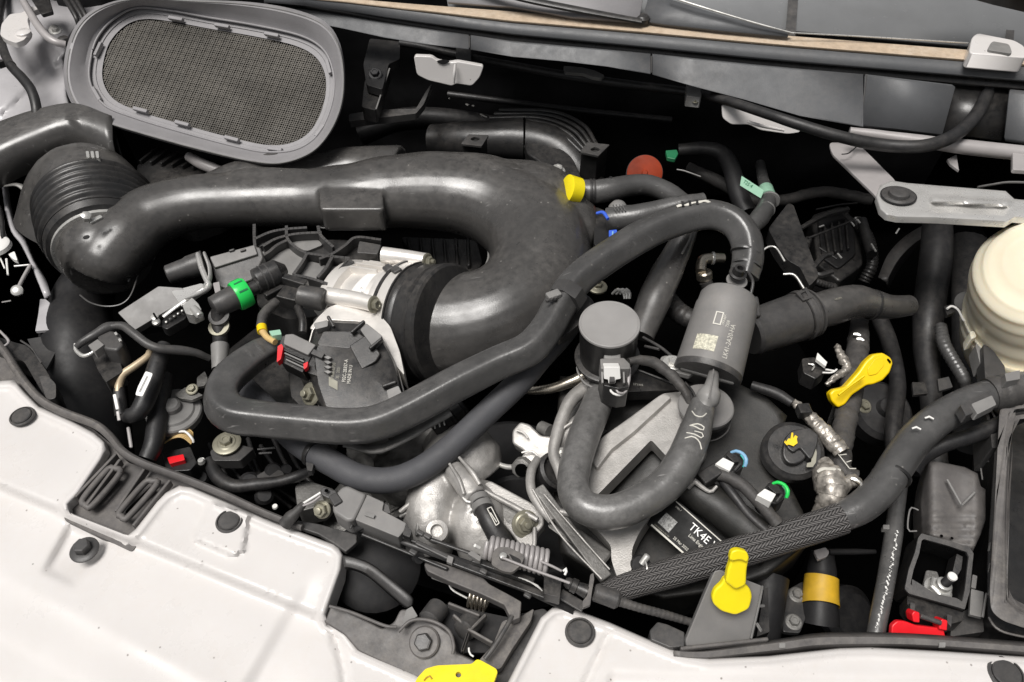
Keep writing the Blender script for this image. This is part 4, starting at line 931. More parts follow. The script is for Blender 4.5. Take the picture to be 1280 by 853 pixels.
# direction of increasing angle on screen
q1 = on_body(aR, 40); q2 = on_body(aR+.1, 40); sg = 1 if (q2-q1).dot(_r) > 0 else -1
def cyl_fn(a_x, t0, r=None):
    # text runs up along d; its height points to the left (towards -sg)
    def fn(X, Y):
        t = t0*s+X; rr = (42.4 if t < L*.78 else 39.6)*s-(t/L)*3.0*s*(1 if t < L*.78 else 0); an = a_x-sg*Y/(42*s); return A+d*t+(u*cos(an)+w*sin(an))*rr
    return fn
def body_text(st_, xoff, t0, hpx, m_='ink', narrow=.8): text('print', st_, None, Vector((1, 0, 0)), Vector((0, 0, 1)), hpx*1.4*s, m_, T, fn=cyl_fn(aR+sg*xoff/42, t0), narrow=narrow)
body_text('LK41-2A20-HA', 18, 4, 6.4, narrow=.82)
body_text('>PA66<', 4, 45, 4.0); body_text('7308', 10, 44, 4.2)
vs, fs = [], []     # blank printed patch
for i in range(9):
    an = aR+sg*(-26+i*3.4)/42
    for t in (8, 29): vs.append(A+d*t*s+(u*cos(an)+w*sin(an))*(42.4*s-(t*s/L)*3.0*s))
for i in range(8): fs.append((i*2, i*2+1, i*2+3, i*2+2))
mesh('print_patch', vs, fs, mat('mottled_pale_print', (.52, .50, .40), .6, var=.55, vscale=420), T, smooth=60)
vs, fs = [], []
def frame_patch(x0, x1, t0, t1, wd):
    for (xa, xb, ta, tb) in ((x0, x1, t0, t0+wd), (x0, x1, t1-wd, t1), (x0, x0+wd, t0, t1), (x1-wd, x1, t0, t1)):
        k = len(vs); m_ = 5
        for i in range(m_):
            an = aR+sg*(xa+(xb-xa)*i/(m_-1))/42
            for t in (ta, tb): vs.append(A+d*t*s+(u*cos(an)+w*sin(an))*(42.5*s-(t*s/L)*3.0*s))
        for i in range(m_-1): fs.append((k+i*2, k+i*2+1, k+i*2+3, k+i*2+2))
frame_patch(-10, 0, 44, 62, 1.5)
mesh('print_frame', vs, fs, 'ink', T, smooth=None)
# neck with port
A2, B2 = W(911, 372, .158), W(919, 338, .172); s2 = mm(A2)
lathe('neck', A2-(B2-A2)*.4, (B2-A2), [(0, 17*s2), (16*s2, 17*s2), (18*s2, 14*s2), (28*s2, 12*s2), (30*s2, 10*s2)], 'gry', T, 28)
lpx('port_ring', 921, 345, .166, [(0, 9), (3, 11), (5, 11), (6, 8), (14, 7), (14.5, 4), (8, 3.5)], 'blk', T, d=Vector((.08, -.1, 1)))
tube('neck_strap', [(935, 340, .168, 2), (941, 352, .160, 2), (939, 366, .154, 2), (935, 378, .148, 2)], 'gry', T, seg=8)
ring('port_flange', W(921, 351, .160), Vector((.05, -.1, 1)), 10*s2, 2*s2, 3*s2, 'wgry', T)
for x, y in ((908, 360), (918, 364)): barp('rib', (x, y, .165), (x-1, y+9, .160), 2.5, 4, 'wgry', T, bevel=.0004)
barp('side_lug', (941, 372, .140), (945, 398, .132), 12, 12, 'gry', T, bevel=.003)
T = thing('canister_bracket', 'grey plate with a bright bolt reaching from the black solenoid to the canister', 'bracket')
prism('plate', [(826, 446), (832, 444), (862, 450), (872, 462), (862, 470), (832, 462), (824, 456)], .112, .006, 'lgry', T, r=2)
bolt(W(841, 454, .113), UP, .0052, 'steel', T, flange=1.9)
tube('frame_bar', [(804, 422, .10, 1.8), (825, 434, .108, 2), (840, 446, .112, 2)], 'gry', T, seg=8)
tube('frame_bar', [(806, 433, .10, 1.8), (824, 437, .106, 2)], 'gry', T, seg=8)
prism('arm', [(786, 458), (800, 462), (848, 480), (852, 488), (830, 488), (784, 490)], .088, .014, 'blk', T, r=2)
tube('arm_edge', [(788, 459, .0905, 1.2), (850, 483, .0905, 1.2)], 'gry', T, seg=6)
tpx('print', 'S71H5', Flat(.0885), 791, 482, 10, 1, 3.6, 'ink', T)
# lower nozzle + hose from canister
T = thing('canister_nozzle', 'grey barbed nozzle below the canister feeding the marked hose', 'nozzle')
tube('nozzle', [(892, 467, .130, 6.5), (891, 474, .135, 7.5), (889, 484, .139, 9), (887, 492, .138, 14), (884, 500, .136, 15), (880, 508, .134, 9), (876, 516, .131, 9)], 'lgry', T, seg=20)
tube('nozzle_seam', [(892, 462, .146, 1), (889, 482, .150, 1), (886, 498, .152, 1)], 'wgry', T, seg=6)
T = thing('marked_hose', 'scuffed grey U-shaped hose with white paint rings below the canister nozzle', 'hose')
tube('hose', [(879, 504, .130, 15), (874, 522, .126, 18), (866, 548, .120, 21), (852, 580, .114, 22), (830, 608, .108, 22), (796, 630, .103, 22), (760, 641, .100, 22), (728, 632, .099, 21), (716, 606, .098, 20), (722, 570, .096, 20), (734, 535, .092, 20), (746, 506, .086, 19), (752, 486, .078, 18)], 'uhose', T, seg=26, wob=.006)
def wring(x, y, z, rx, ry, rot, r=.0009):
    P = []
    for k in range(15):
        a = rot+2*pi*k/14*.92; P.append((W(x+rx*cos(a), y+ry*sin(a), z+.0015*sin(a)), r))
    tube('paint_ring', P, 'ink', T, seg=6, world=True)
tube('paint_ring', [(865, 514, .146, 0.72), (870, 520, .1475, 0.94), (878, 521, .148, 0.94), (883, 517, .147, 0.86)], 'ink', T, seg=6)
tube('paint_ring', [(862, 532, .1455, 0.72), (868, 533, .1465, 0.94), (878, 538, .1465, 0.86), (880, 534, .1465, .9), (872, 530, .147, 1), (863, 532, .1455, .8)], 'ink', T, seg=6)
tube('paint_ring', [(858, 541, .144, 0.72), (868, 543, .145, 0.94), (878, 548, .1445, 0.86), (878, 542, .1455, .8), (868, 539, .146, .8)], 'ink', T, seg=6)
tube('paint_ring', [(856, 548, .142, 0.72), (866, 546, .144, 1.01), (874, 552, .1435, 0.86), (877, 562, .141, .9)], 'ink', T, seg=6)
for x, y, dx, dy in ((843, 596, 10, -9), (832, 618, 12, -8), (790, 648, 14, -3), (768, 656, 8, 1), (750, 652, 8, 3)):
    tube('scuff', [(x-dx/2, y-dy/2, .113 if x > 800 else .1185, .5), (x+dx/2, y+dy/2, .1135 if x > 800 else .1185, .7)], 'ink', T, seg=5) if x < 0 else None
# ---- black solenoid with plug
T = thing('round_solenoid', 'black round solenoid with a pale grey flat top and a white plug', 'solenoid')
A = W(762, 404, .158); s = mm(A); dn = Vector((-.05, -.06, 1)).normalized()
lathe('cap', A, dn, [(-4*s, 38*s), (-3*s, 38.6*s), (-.6*s, 38*s), (0, 36.4*s), (-.4*s, 35.6*s), (.1*s, 35*s)], 'capm', T, 64, smooth=28)
lathe('body', A, dn, [(-70*s, 30*s), (-66*s, 36*s), (-30*s, 37*s), (-4*s, 37.2*s)], 'blk', T, 56)
lathe('flange', A-dn*74*s, dn, [(0, 38*s), (1*s, 42*s), (4*s, 43*s), (7*s, 43*s), (8*s, 40*s)], 'blk', T, 56)
tube('flange_lip', [(722, 452, .100, 1.2), (722, 464, .096, 1.3), (730, 478, .094, 1.4), (744, 486, .094, 1.4)], 'lgry', T, seg=6)
barp('plug_neck', (765, 436, .140), (765, 452, .136), 21, 12, 'lgry', T)
prism('plug_shell', [(750, 448), (780, 447), (788, 455), (788, 461), (751, 461)], .142, .018, 'wgry', T, r=2)
prism('plug_body', [(750, 462), (784, 460), (786, 484), (774, 486), (754, 482)], .128, .03, 'blk', T, r=2)
prism('white_plug', [(755, 459), (775, 459), (776, 474), (770, 475), (769, 480), (761, 480), (760, 475), (755, 474)], Pl((755, 475, .136), (776, 475, .136), (765, 455, .150)), .014, 'wpl', T, r=1, bevel=.0008)
prism('plug_window', [(762, 471), (768, 471), (769, 477), (762, 477)], .1395, .004, 'gry', T, r=.5, bevel=.0003)
for x in (752, 779): barp('plug_side_bar', (x, 462, .136), (x+1, 480, .132), 2.5, 6, 'lgry', T, bevel=.0005)
tube('wire', [(762, 482, .125, 1.6), (765, 491, .122, 1.7), (775, 494, .12, 1.7), (782, 488, .12, 1.7), (784, 470, .125, 1.8)], 'wpl', T, seg=8)
tube('wire', [(769, 484, .125, 1.5), (773, 491, .124, 1.6), (782, 490, .122, 1.6), (786, 474, .128, 2.4), (786, 460, .13, 2.8)], 'bracket', T, seg=8)
T = thing('taped_harness', 'dark tape-wrapped cable from the white plug down past the canister', 'wiring')
tube('harness', [(786, 452, .132, 4), (800, 450, .130, 6), (820, 455, .125, 7), (842, 472, .118, 7), (856, 490, .112, 5), (862, 504, .105, 4)], 'tape', T, wob=.03)
for k in range(3): tube('loose_wire', [(848+k*4, 478, .118, 1.6), (858+k*4, 490, .112, 1.6), (862+k*5, 506, .105, 1.6)], 'dhose', T, seg=8)
# round disc behind nozzle
T = thing('mounting_boss', 'round grey plastic disc with a dark rubber edge, behind the nozzle of the marked hose', 'mount')
lpx('disc', 881, 512, .098, [(0, 33), (5, 34.5), (8, 34.5), (9.5, 33), (10, 28), (9.4, 0)], 'wgry', T, seg=48)
lpx('rubber_edge', 881, 516, .088, [(0, 32), (9, 33), (10, 30)], 'blk', T, seg=48)
tube('lower_lip', [(850, 530, .094, 1), (866, 546, .090, 1), (890, 551, .089, 1), (908, 541, .092, 1), (914, 526, .095, 1)], 'gry', T, seg=6)
for a in (.3, 1.1): pass

# ---- two pipes behind
T = thing('wide_connector_pipe', 'wide satin grey pipe with a flanged collar behind the canister at the right', 'pipe')
A, B = W(952, 412, .075), W(1010, 392, .075); d = (B-A).normalized(); s = mm(A)
lathe('pipe', A-d*20*s, d, [(0, 26*s), (4*s, 29*s), (78*s, 31*s), (80*s, 33*s), (83*s, 33*s), (84*s, 31*s), (88*s, 31.5*s), (96*s, 27*s), (102*s, 26*s)], 'gry', T, 40)
for t in (74, 86, 92): lathe('collar', A-d*20*s+d*t*s, d, [(0, 28*s), (.6*s, 34.5*s-t*.03*s), (2.5*s, 34.5*s-t*.03*s), (3*s, 28*s)], 'blk' if t == 74 else 'gry', T, 40)
T = thing('rubber_elbow', 'dusty brown-black rubber elbow hose clamped to the wide grey pipe', 'hose')
tube('elbow', [(1014, 392, .078, 22), (1040, 384, .080, 23), (1068, 377, .078, 21), (1090, 380, .070, 18), (1114, 384, .060, 15), (1136, 382, .05, 13)], 'duct', T, seg=26)
ring('ridge', W(1090, 381, .069), Vector((1, .1, -.3)), 18*mm(W(1090, 381, .07)), .003, .0012, 'blk', T)
tpx('print', '6R3M', Flat(.1005), 1044, 376, 10, -2.5, 3.2, 'inkd', T)
T = thing('spring_clip_wire', 'bent bright wire clip above the wide grey pipe', 'clip')
tube('wire', [(952, 315, .115, 1.3), (960, 309, .118, 1.3), (970, 310, .118, 1.3), (981, 327, .115, 1.3)], 'steel', T, seg=8)
tube('wire', [(979, 343, .11, 1.4), (993, 344, .112, 1.5), (1005, 361, .108, 1.5)], 'steel', T, seg=8)
prism('catch', [(995, 366), (1008, 359), (1016, 372), (1004, 376)], .105, .006, 'gry', T, r=1, holes=[[(1001, 367), (1007, 364), (1010, 370), (1004, 373)]], bevel=.0006)
o = prism('triangular_cover', [(985, 254), (992, 256), (1004, 290), (1024, 345), (1012, 358), (1000, 334), (984, 325), (972, 308), (960, 286)], .055, .02, 'blk', None, r=4, bevel=.003)
tag(o, 'dark grey pointed plastic cover standing right of the loop hose', 'cover')

# ---- hoses at the upper right of the duct
T = thing('breather_hose', 'ribbed black breather hose arching from the yellow collar into the dark', 'hose')
tube('hose', [(724, 240, .110, 15), (742, 240, .112, 15), (764, 237, .114, 14.5), (790, 232, .114, 13.5), (812, 232, .112, 13), (832, 240, .106, 13), (852, 254, .095, 13), (872, 270, .07, 13)], 'hose', T, seg=24, wob=.012)
for x, y in ((738, 240), (742, 240), (763, 237)): P = W(x, y, .112); ring('moulded_ring', P, Vector((1, 0, 0)), 15*mm(P), .003, .0010, 'dhose', T)
T = thing('yellow_collar', 'bright yellow collar where the breather hose leaves the duct', 'collar')
A = W(708, 236, .128); s = mm(A); lathe('collar', A, W(730, 241, .118)-A, [(0, 16*s), (1*s, 18*s), (17*s, 17*s), (18*s, 14*s)], 'yelp', T, 32)
T = thing('fabric_hose', 'brown dusty fabric-covered hose tapering from the blue clip towards the loop hose', 'hose')
tube('hose', [(760, 276, .104, 16), (782, 273, .110, 16.5), (800, 270, .114, 15), (830, 262, .120, 13), (856, 255, .126, 11), (880, 250, .128, 9)], 'hose', T, seg=22, wob=.015)
T = thing('blue_clip', 'blue plastic retaining clip between the duct and the fabric-covered hose', 'clip')
tube('clip_arm', [(746, 267, .120, 2), (754, 266, .124, 2.4), (760, 274, .124, 2)], 'blu', T)
prism('clip_tongue', [(761, 288), (771, 287), (772, 294), (769, 303), (762, 303)], .116, .006, 'blu', T, r=1, bevel=.0008)
barp('clip_groove', (766, 290, .1185), (765, 301, .1185), 2, 2, 'lblu', T, bevel=.0002)
prism('duct_port', [(744, 258), (758, 264), (764, 300), (754, 312), (742, 306)], .098, .03, 'blk', T, r=4)
T = thing('pale_stopper', 'small pale ribbed cap behind the fabric-covered hose', 'cap')
lpx('cap', 772, 266, .108, [(0, 13), (8, 12), (14, 8), (16, 3)], 'wgry', T, seg=20)
for k in range(4): tube('cap_rib', [(766+k*4, 256, .130, .8), (770+k*4, 264, .126, .8)], 'gry', T, seg=5)
T = thing('side_hose', 'worn brown hose rising behind the round solenoid top to the loop hose', 'hose')
tube('hose', [(800, 420, .060, 18), (812, 390, .070, 20), (820, 370, .078, 21), (832, 344, .088, 20), (845, 318, .100, 17), (856, 296, .112, 14), (864, 282, .118, 10)], 'duct', T, seg=22, flat=.7)
tube('edge_flash', [(866, 286, .128, 1.4), (862, 300, .122, 1.4), (852, 318, .114, 1.4)], 'wgry', T, seg=6)
T = thing('metal_elbow_fitting', 'brass-coloured metal elbow fitting with a braided hose, inside the loop hose', 'fitting')
tube('elbow', [(904, 323, .085, 6), (890, 323, .088, 6.5), (878, 326, .088, 7), (876, 340, .084, 6.5)], 'pipe', T, seg=18)
lpx('ferrule', 881, 350, .070, [(0, 8), (2, 10), (10, 10), (12, 8.5)], 'pipe', T, d=Vector((-.2, .3, .9)))
ring('bead', W(891, 323, .088), Vector((1, 0, 0)), 6.5*mm(W(891, 323, .088)), .003, .0015, 'steel', T)
tube('hose', [(882, 352, .072, 8), (888, 366, .06, 8.5), (893, 380, .045, 9)], 'dhose', T)
T = thing('braided_black_hose', 'black braided hose curving in the shade left of the canister', 'hose')
tube('hose', [(822, 350, .03, 13), (832, 372, .035, 13), (850, 392, .04, 13), (872, 402, .042, 13), (900, 404, .04, 13)], 'dhose', T, rmod=lambda d: 1+.04*sin(d*900), step=.0018)
T = thing('stud_nut', 'small zinc nut and washer on a stud beside the hose clip', 'nut')
A = W(747, 360, .085); lathe('washer', A, UP, [(0, .011), (.002, .011), (.003, .009)], 'zinc', T); bolt(A+UP*.002, UP, .0052, 'zinc', T, stud=.008, flange=1.2)
T = thing('spring_band_clamp', 'shiny spring band clamp curled in the dark right of the stud', 'hose clamp')
for k in range(3): tube('band', [(765+k*5, 368, .07, 1.8), (772+k*5, 362, .076, 2), (779+k*4, 366, .074, 2), (781+k*3, 374, .07, 1.8)], 'steel', T, seg=6)
T = thing('bright_bolt', 'bright flanged bolt at the duct edge beside the yellow collar', 'bolt')
bolt(W(697, 214, .07), UP, .0070, 'steel', T, flange=1.5)

# ---- dark things in the upper middle
T = thing('upper_intake_runners', 'black ribbed plastic intake runners in the shade behind the duct', 'manifold')
tube('runner', [(540, 176, .03, 20), (590, 176, .04, 24), (650, 176, .045, 26), (690, 184, .045, 26), (716, 204, .035, 24), (740, 240, .01, 22)], 'blk', T, seg=20)
for k in range(5): tube('runner_rib', [(600+k*6, 158-k*5, .065, 3), (660+k*7, 156-k*4, .070, 3), (700+k*7, 168-k*3, .070, 3), (726+k*5, 190-k*2, .06, 3)], 'blk', T, seg=8)
ring('joint', W(655, 176, .045), Vector((1, 0, 0)), 26*mm(W(655, 176, .045)), .003, .002, 'void', T)
prism('front_runner', [(658, 170), (690, 176), (716, 196), (728, 222), (700, 222), (672, 200), (656, 190)], .062, .04, 'blk', T, r=8, bevel=.004)
for k, (x, y) in enumerate(((594, 174), (744, 187))):
    T = thing('lifting_eye_bracket', ('black square mounting post with a hole in its top, right of the dark runners', 'black square bracket tab with a hole just above the duct')[1-k], 'bracket')
    q = [(x-18, y+6), (x-8, y-6), (x+17, y-5), (x+8, y+9)] if k == 0 else [(x-19, y+3), (x-10, y-9), (x+18, y-6), (x+4, y+8)]
    h = closed_cr([(x-6, y), (x, y-3), (x+6, y), (x, y+3)], 4)
    prism('top_plate', q, .085, .003, 'gry', T, r=1, holes=[h], bevel=.0005)
    prism('post', [(q[0][0]+1, q[0][1]+1), (q[1][0]+2, q[1][1]+2), (q[2][0]-2, q[2][1]+1), (q[3][0]-1, q[3][1]-1)], .0805, .05, 'blk', T, bevel=.001)
T = thing('red_stopper', 'orange-red round cap with shade in its colour, partly hidden by the black breather hose', 'cap')
A = W(806, 216, .070); s = mm(A); dd = Vector((-.12, -.75, .65)).normalized()
lathe('cap', A-dd*.004, dd, [(-.01, 22*s), (0, 22*s), (1*s, 22*s), (2*s, 20*s), (2*s, 4*s), (4*s, 3*s)], 'shaded_red', T, 40)
lathe('canister', A-dd*.045, dd, [(0, 23*s), (.036, 23*s)], 'dark', T, 30)
T = thing('green_tab', 'small dark green clip in the shade right of the red cap', 'clip')
prism('tab', [(832, 188), (846, 187), (848, 192), (844, 199), (834, 197)], .09, .006, 'dgrn', T, r=1)
tube('wire', [(846, 212, .08, .8), (856, 214, .08, .9), (876, 221, .078, .8)], 'lgry', T, seg=6)
T = thing('shaded_hose', 'dark hose bending down in the shade behind the green tab', 'hose')
tube('hose', [(848, 188, .05, 8), (880, 186, .055, 9), (902, 192, .055, 10), (914, 210, .05, 11), (922, 240, .04, 12), (934, 268, .03, 12)], 'dhose', T)
T = thing('tagged_hose', 'dark hose with a fitted collar and a pale green tag above the loop hose', 'hose')
tube('hose', [(950, 205, .05, 6), (954, 225, .058, 7), (960, 245, .065, 9), (958, 258, .068, 11), (950, 272, .07, 12), (938, 285, .068, 11)], 'hose', T, seg=20)
for x, y, z in ((963, 250, .067), (957, 262, .068)): P = W(x, y, z); ring('collar_ring', P, Vector((.4, .9, 0)), 10.5*mm(P), .003, .0012, 'lgry', T)
T = thing('green_tag', 'pale green wrap-around tag with dark print on the shaded hose', 'tag')
gt = Pl((927, 220, .082), (954, 242, .080), (925, 232, .074))
prism('flag', [(927, 220), (955, 238), (951, 248), (925, 232)], gt, .0008, 'pgrn', T, bevel=0)
tpx('print', 'T25 4', gt, 928.5, 228.5, 10, 6.4, 4.6, 'dgrn', T, off=.0005)
tube('wrap', [(957, 236, .066, 9), (960, 247, .068, 10)], 'pgrn', T, seg=20)
T = thing('dark_pipe', 'thick black pipe running straight down below the aluminium hinge arm', 'pipe')
tube('pipe', [(1172, 266, .02, 17), (1170, 320, .005, 19), (1162, 380, -.02, 19), (1158, 430, -.04, 16), (1162, 480, -.05, 13), (1168, 540, -.06, 13), (1172, 590, -.07, 13)], 'dhose', T, seg=22)
prism('clip_tab', [(1140, 478), (1156, 478), (1160, 492), (1142, 494)], .0, .004, 'blk', T, r=1)
prism('clip_tab', [(1172, 474), (1186, 471), (1191, 484), (1174, 489)], .0, .004, 'gry', T, r=1)
T = thing('thin_side_hose', 'thin ribbed hose drooping right of the thick black pipe', 'hose')
tube('hose', [(1176, 408, .0, 7), (1180, 430, .0, 8), (1192, 452, -.005, 8), (1204, 472, -.01, 8), (1208, 484, -.02, 7)], 'hose', T, rmod=lambda d: 1+.05*sin(d*1100), step=.0015)
T = thing('shaded_fan_shroud', 'curved dark shroud edge in the shade below the hinge pivot', 'shroud')
loft('shroud_rim', [[(1098, 346, -.05), (1110, 318, -.05), (1132, 295, -.05), (1164, 276, -.05)], [(1108, 352, -.05), (1122, 326, -.05), (1142, 305, -.05), (1168, 288, -.05)], [(1110, 362, -.1), (1126, 334, -.1), (1146, 312, -.1), (1170, 296, -.1)]], 'gry', T, solid=.003, sub=4)
T = thing('shaded_wiring', 'tangle of thin dark wires and small metal clips in the shade below the hinge', 'wiring')
for q in ([(1010, 298, .0, 1.5), (1036, 288, .0, 1.5), (1066, 276, .0, 1.6)], [(1020, 262, .0, 1), (1050, 256, .0, 1), (1072, 254, .0, 1)], [(1024, 310, 0, 1.2), (1046, 324, 0, 1.2)], [(1000, 286, 0, 3), (1030, 270, 0, 4), (1060, 262, 0, 4)], [(1008, 345, 0, 3.5), (1028, 322, .0, 4), (1040, 318, .0, 4)], [(1006, 330, 0, 3.5), (1022, 344, .0, 4), (1040, 340, .0, 4)]): tube('wire', q, 'dhose' if q[0][3] < 3 else 'blk', T, seg=7)
tube('sheath', [(1078, 276, -.01, 6), (1084, 300, -.01, 6.5), (1090, 318, -.01, 6.5)], 'dhose', T)
for a, b in (((1064, 278), (1068, 283)), ((1072, 275), (1075, 279)), ((1047, 317), (1052, 323)), ((1120, 292), (1124, 286)), ((1089, 305), (1095, 315)), ((1024, 284), (1030, 282))): barp('clip', (*a, .004), (*b, .004), 2, 1.5, 'steel', T, bevel=.0002)
# ================================================================== aluminium hood hinge
T = thing('hood_linkage', 'aluminium hood hinge made of two arms joined at a dark round pivot', 'hinge')
hp = Pl((1040, 180, .140), (1120, 246, .150), (1280, 260, .160))
prism('upper_arm', [(1036, 178), (1050, 178), (1078, 184), (1120, 226), (1124, 262), (1104, 264), (1094, 244), (1040, 192)], hp, .004, 'bracket', T, r=5, bevel=.001, off=-.006)
def hf(x, y):
    yc = 249+(x-1160)*.055; return .0055*(1-sstep(2.0, 5, abs(y-yc)))*sstep(1158, 1168, x)*(1-sstep(1256, 1270, x)) - .003*(1-sstep(3, 6, abs(y-yc-9)))*sstep(1162, 1170, x)*(1-sstep(1250, 1262, x))
sheet('lower_arm', [(1100, 262), (1095, 246), (1100, 232), (1114, 226), (1134, 229), (1170, 232), (1257, 239), (1268, 249), (1300, 252), (1300, 275), (1268, 272), (1258, 278), (1170, 273), (1122, 272), (1108, 269)], hp, hf, 3, 'stamp', T, skirt=.007, lip=4, lipd=.0015)
A = hp.at(1123, 245, .002); s = mm(A)
lathe('pivot', A, hp.n, [(0, 20*s), (1.5*s, 20*s), (3*s, 17*s), (2.6*s, 14.5*s), (2*s, 13*s), (6*s, 12*s), (7.5*s, 9*s), (7.5*s, 3*s), (6.5*s, 0)], 'gry', T, 40)
lathe('pivot_ring', A, hp.n, [(0, 20.5*s), (.8*s, 21.5*s), (.9*s, 20.5*s)], 'dark', T, 40)
tpx('stamped_print', '5  IW 25', hp, 1220, 257, 10, .4, 5, 'lgry', T, off=.0045)
tube('arm_stripe', [(1042, 192, .142, 1), (1070, 206, .143, .6)], 'dark', T, seg=5) if False else None
tube('wire_loop', [(1052, 193, .146, .8), (1060, 192, .147, .8), (1068, 186, .147, .8), (1073, 181, .146, .8)], 'dark', T, seg=6)
T = thing('body_seam_edge', 'thin body metal edge in the shade above the aluminium hinge arm', 'body panel')
tube('edge', [(1222, 234, .10, 1.4), (1240, 231, .10, 1.6), (1262, 228, .10, 1.6), (1300, 229, .10, 1.6)], 'lgry', T, seg=6)

# ================================================================== fluid reservoir
T = thing('fluid_reservoir', 'translucent cream plastic fluid reservoir cut by the right edge of the photo', 'reservoir')
A = W(1304, 428, .020); s = mm(A)
def rad(a, d): return 1+.03*cos(3*a+.5)
def pp(L): return [(W(x, y, z), r*mm(W(x, y, z))) for x, y, z, r in L]
P = pp([(1312, 456, -.028, 62), (1312, 448, -.015, 84), (1312, 436, .0, 94), (1311, 420, .022, 99), (1310, 400, .050, 98), (1309, 390, .062, 95), (1308, 378, .078, 90), (1306, 364, .096, 86), (1305, 350, .114, 84), (1304, 338, .130, 79), (1303, 330, .141, 66), (1302, 326, .147, 40)])
tube('tank', P, 'cream', T, seg=64, world=True, lobes=rad, step=.002)


lathe('seam', W(1311, 414, .030), UP, [(-1.5*s, 90*s), (-1*s, 101*s), (1*s, 101*s), (1.5*s, 90*s)], 'cream', T, 64)
T = thing('reservoir_bracket', 'grey bracket and clips under the left side of the cream reservoir', 'bracket')
prism('bracket', [(1229, 430), (1240, 436), (1256, 458), (1258, 474), (1244, 480), (1232, 482)], .04, .02, 'gry', T, r=2)
prism('tab', [(1219, 430), (1228, 428), (1232, 456), (1226, 458)], .03, .02, 'lgry', T, r=3)
lathe('round_fitting', W(1208, 378, .02), Vector((-.6, -.4, .6)), [(0, .012), (.008, .012), (.010, .009)], 'lgry', T)
tube('wire_hook', [(1184, 386, .03, 1.6), (1190, 383, .03, 1.6), (1198, 388, .03, 1.4), (1204, 400, .03, 1.4), (1208, 402, .03, 1.3)], 'wpl', T, seg=8)
prism('wire_clip', [(1180, 383), (1190, 380), (1194, 390), (1184, 394)], .026, .006, 'blk', T, r=1)
prism('outlet', [(1212, 414), (1218, 414), (1221, 421), (1214, 424)], .04, .02, 'cream', T, r=2)

# ================================================================== braided hose along the right
T = thing('braided_hose', 'thick black hose, braided on its lower half, sweeping up to the fuse box', 'hose')
tube('braided_sleeve', [(752, 744, .048, 14), (790, 731, .052, 17), (850, 713, .060, 19), (920, 692, .068, 19.5), (980, 672, .074, 19.5), (1030, 656, .080, 19.5), (1052, 648, .083, 20)], 'braid', T, seg=36, step=.003, uv=True)
tube('rubber_hose', [(1046, 650, .083, 18), (1078, 633, .088, 20), (1104, 608, .092, 21), (1122, 580, .096, 21), (1142, 552, .100, 21), (1170, 526, .104, 20.5), (1205, 506, .107, 20), (1236, 494, .110, 19), (1264, 487, .112, 19), (1300, 480, .113, 19)], 'hose', T, seg=28)
for x, y in ((1144, 535), (1160, 522)): tube('paint_mark', [(x-4, y+1, .1215, 1.2), (x+1, y-1, .1225, 1.5), (x+7, y+2, .122, 1.2)], 'wpl', T, seg=6)
for q in ((1056, 660, .072), (1050, 664, .07)): tube('frayed_end', [(q[0]-6, q[1]-2, q[2], 2), (q[0]+1, q[1]+1, q[2], 1.4), (q[0]+2, q[1]+6, q[2], .8)], 'lgry', T, seg=5)
tube('taped_end', [(1236, 493, .111, 20.5), (1252, 490, .112, 21.5), (1270, 486, .113, 21)], 'tape', T, seg=24, wob=.02, step=.003)
T = thing('hose_tie', 'thin black cable tie with a grey head on the bend of the thick right-hand hose', 'cable tie')
P = W(1117, 594, .094); ring('strap', P, W(1122, 580, .096)-W(1108, 605, .092), 20.5*mm(P), .003, .0008, 'blk', T)
prism('head', [(1090, 586), (1098, 583), (1108, 588), (1104, 594), (1092, 596)], .095, .008, 'gry', T, r=2)
T = thing('cable_channel', 'grey plastic channel bracket strapped along the upper end of the thick hose', 'bracket')
prism('channel', [(1200, 506), (1238, 487), (1244, 496), (1230, 510), (1208, 520)], .134, .012, 'gry', T, r=2)
prism('channel_lid', [(1214, 505), (1240, 494), (1246, 506), (1222, 518)], .138, .010, 'lgry', T, r=2)
prism('square_tab', [(1256, 467), (1275, 463), (1275, 474), (1258, 477)], .137, .01, 'wgry', T, r=1)
prism('lower_tab', [(1232, 516), (1242, 511), (1252, 524), (1236, 532)], .085, .012, 'gry', T, r=2)
T = thing('branch_hose', 'thinner dark hose branching off beneath the thick right-hand hose', 'hose')
tube('hose', [(1140, 590, .060, 10), (1152, 572, .066, 10), (1180, 556, .074, 10), (1215, 545, .080, 10), (1250, 530, .084, 10), (1290, 512, .088, 10)], 'dhose', T, seg=18, wob=.01)
tube('sleeve', [(1258, 512, .10, 10), (1300, 505, .10, 10)], 'gry', T, seg=18)
T = thing('dusty_cable', 'dark cable speckled with white dust, running down to the right front seal strip', 'cable')
tube('cable', [(1124, 606, .05, 10), (1120, 640, .045, 10), (1117, 668, .042, 11), (1112, 700, .040, 11), (1105, 740, .036, 11), (1097, 780, .030, 11), (1092, 810, .024, 11)], 'hose', T, seg=20)
random.seed(5)
vs, fs = [], []
for k in range(70):
    t = k/70; x = 1121-26*t**1.3+random.uniform(-1.6, 1.6); y = 664+122*t; P = W(x, y, .0585-.014*t); r_ = random.uniform(.0005, .0013)*.9
    i = len(vs); a = random.random()*3
    for j in range(4): vs.append(P+Vector((cos(a+j*pi/2), sin(a+j*pi/2), 0))*r_+UP*(.0005 if j % 2 else 0))
    vs.append(P+UP*.0008)
    for j in range(4): fs.append((i+j, i+(j+1) % 4, i+4))
stuff(mesh('white_dust_flecks', vs, fs, 'wpl', T, smooth=None))
prism('cable_clip', [(1104, 656), (1112, 656), (1112, 662), (1104, 661)], .05, .006, 'lgry', T, r=1)

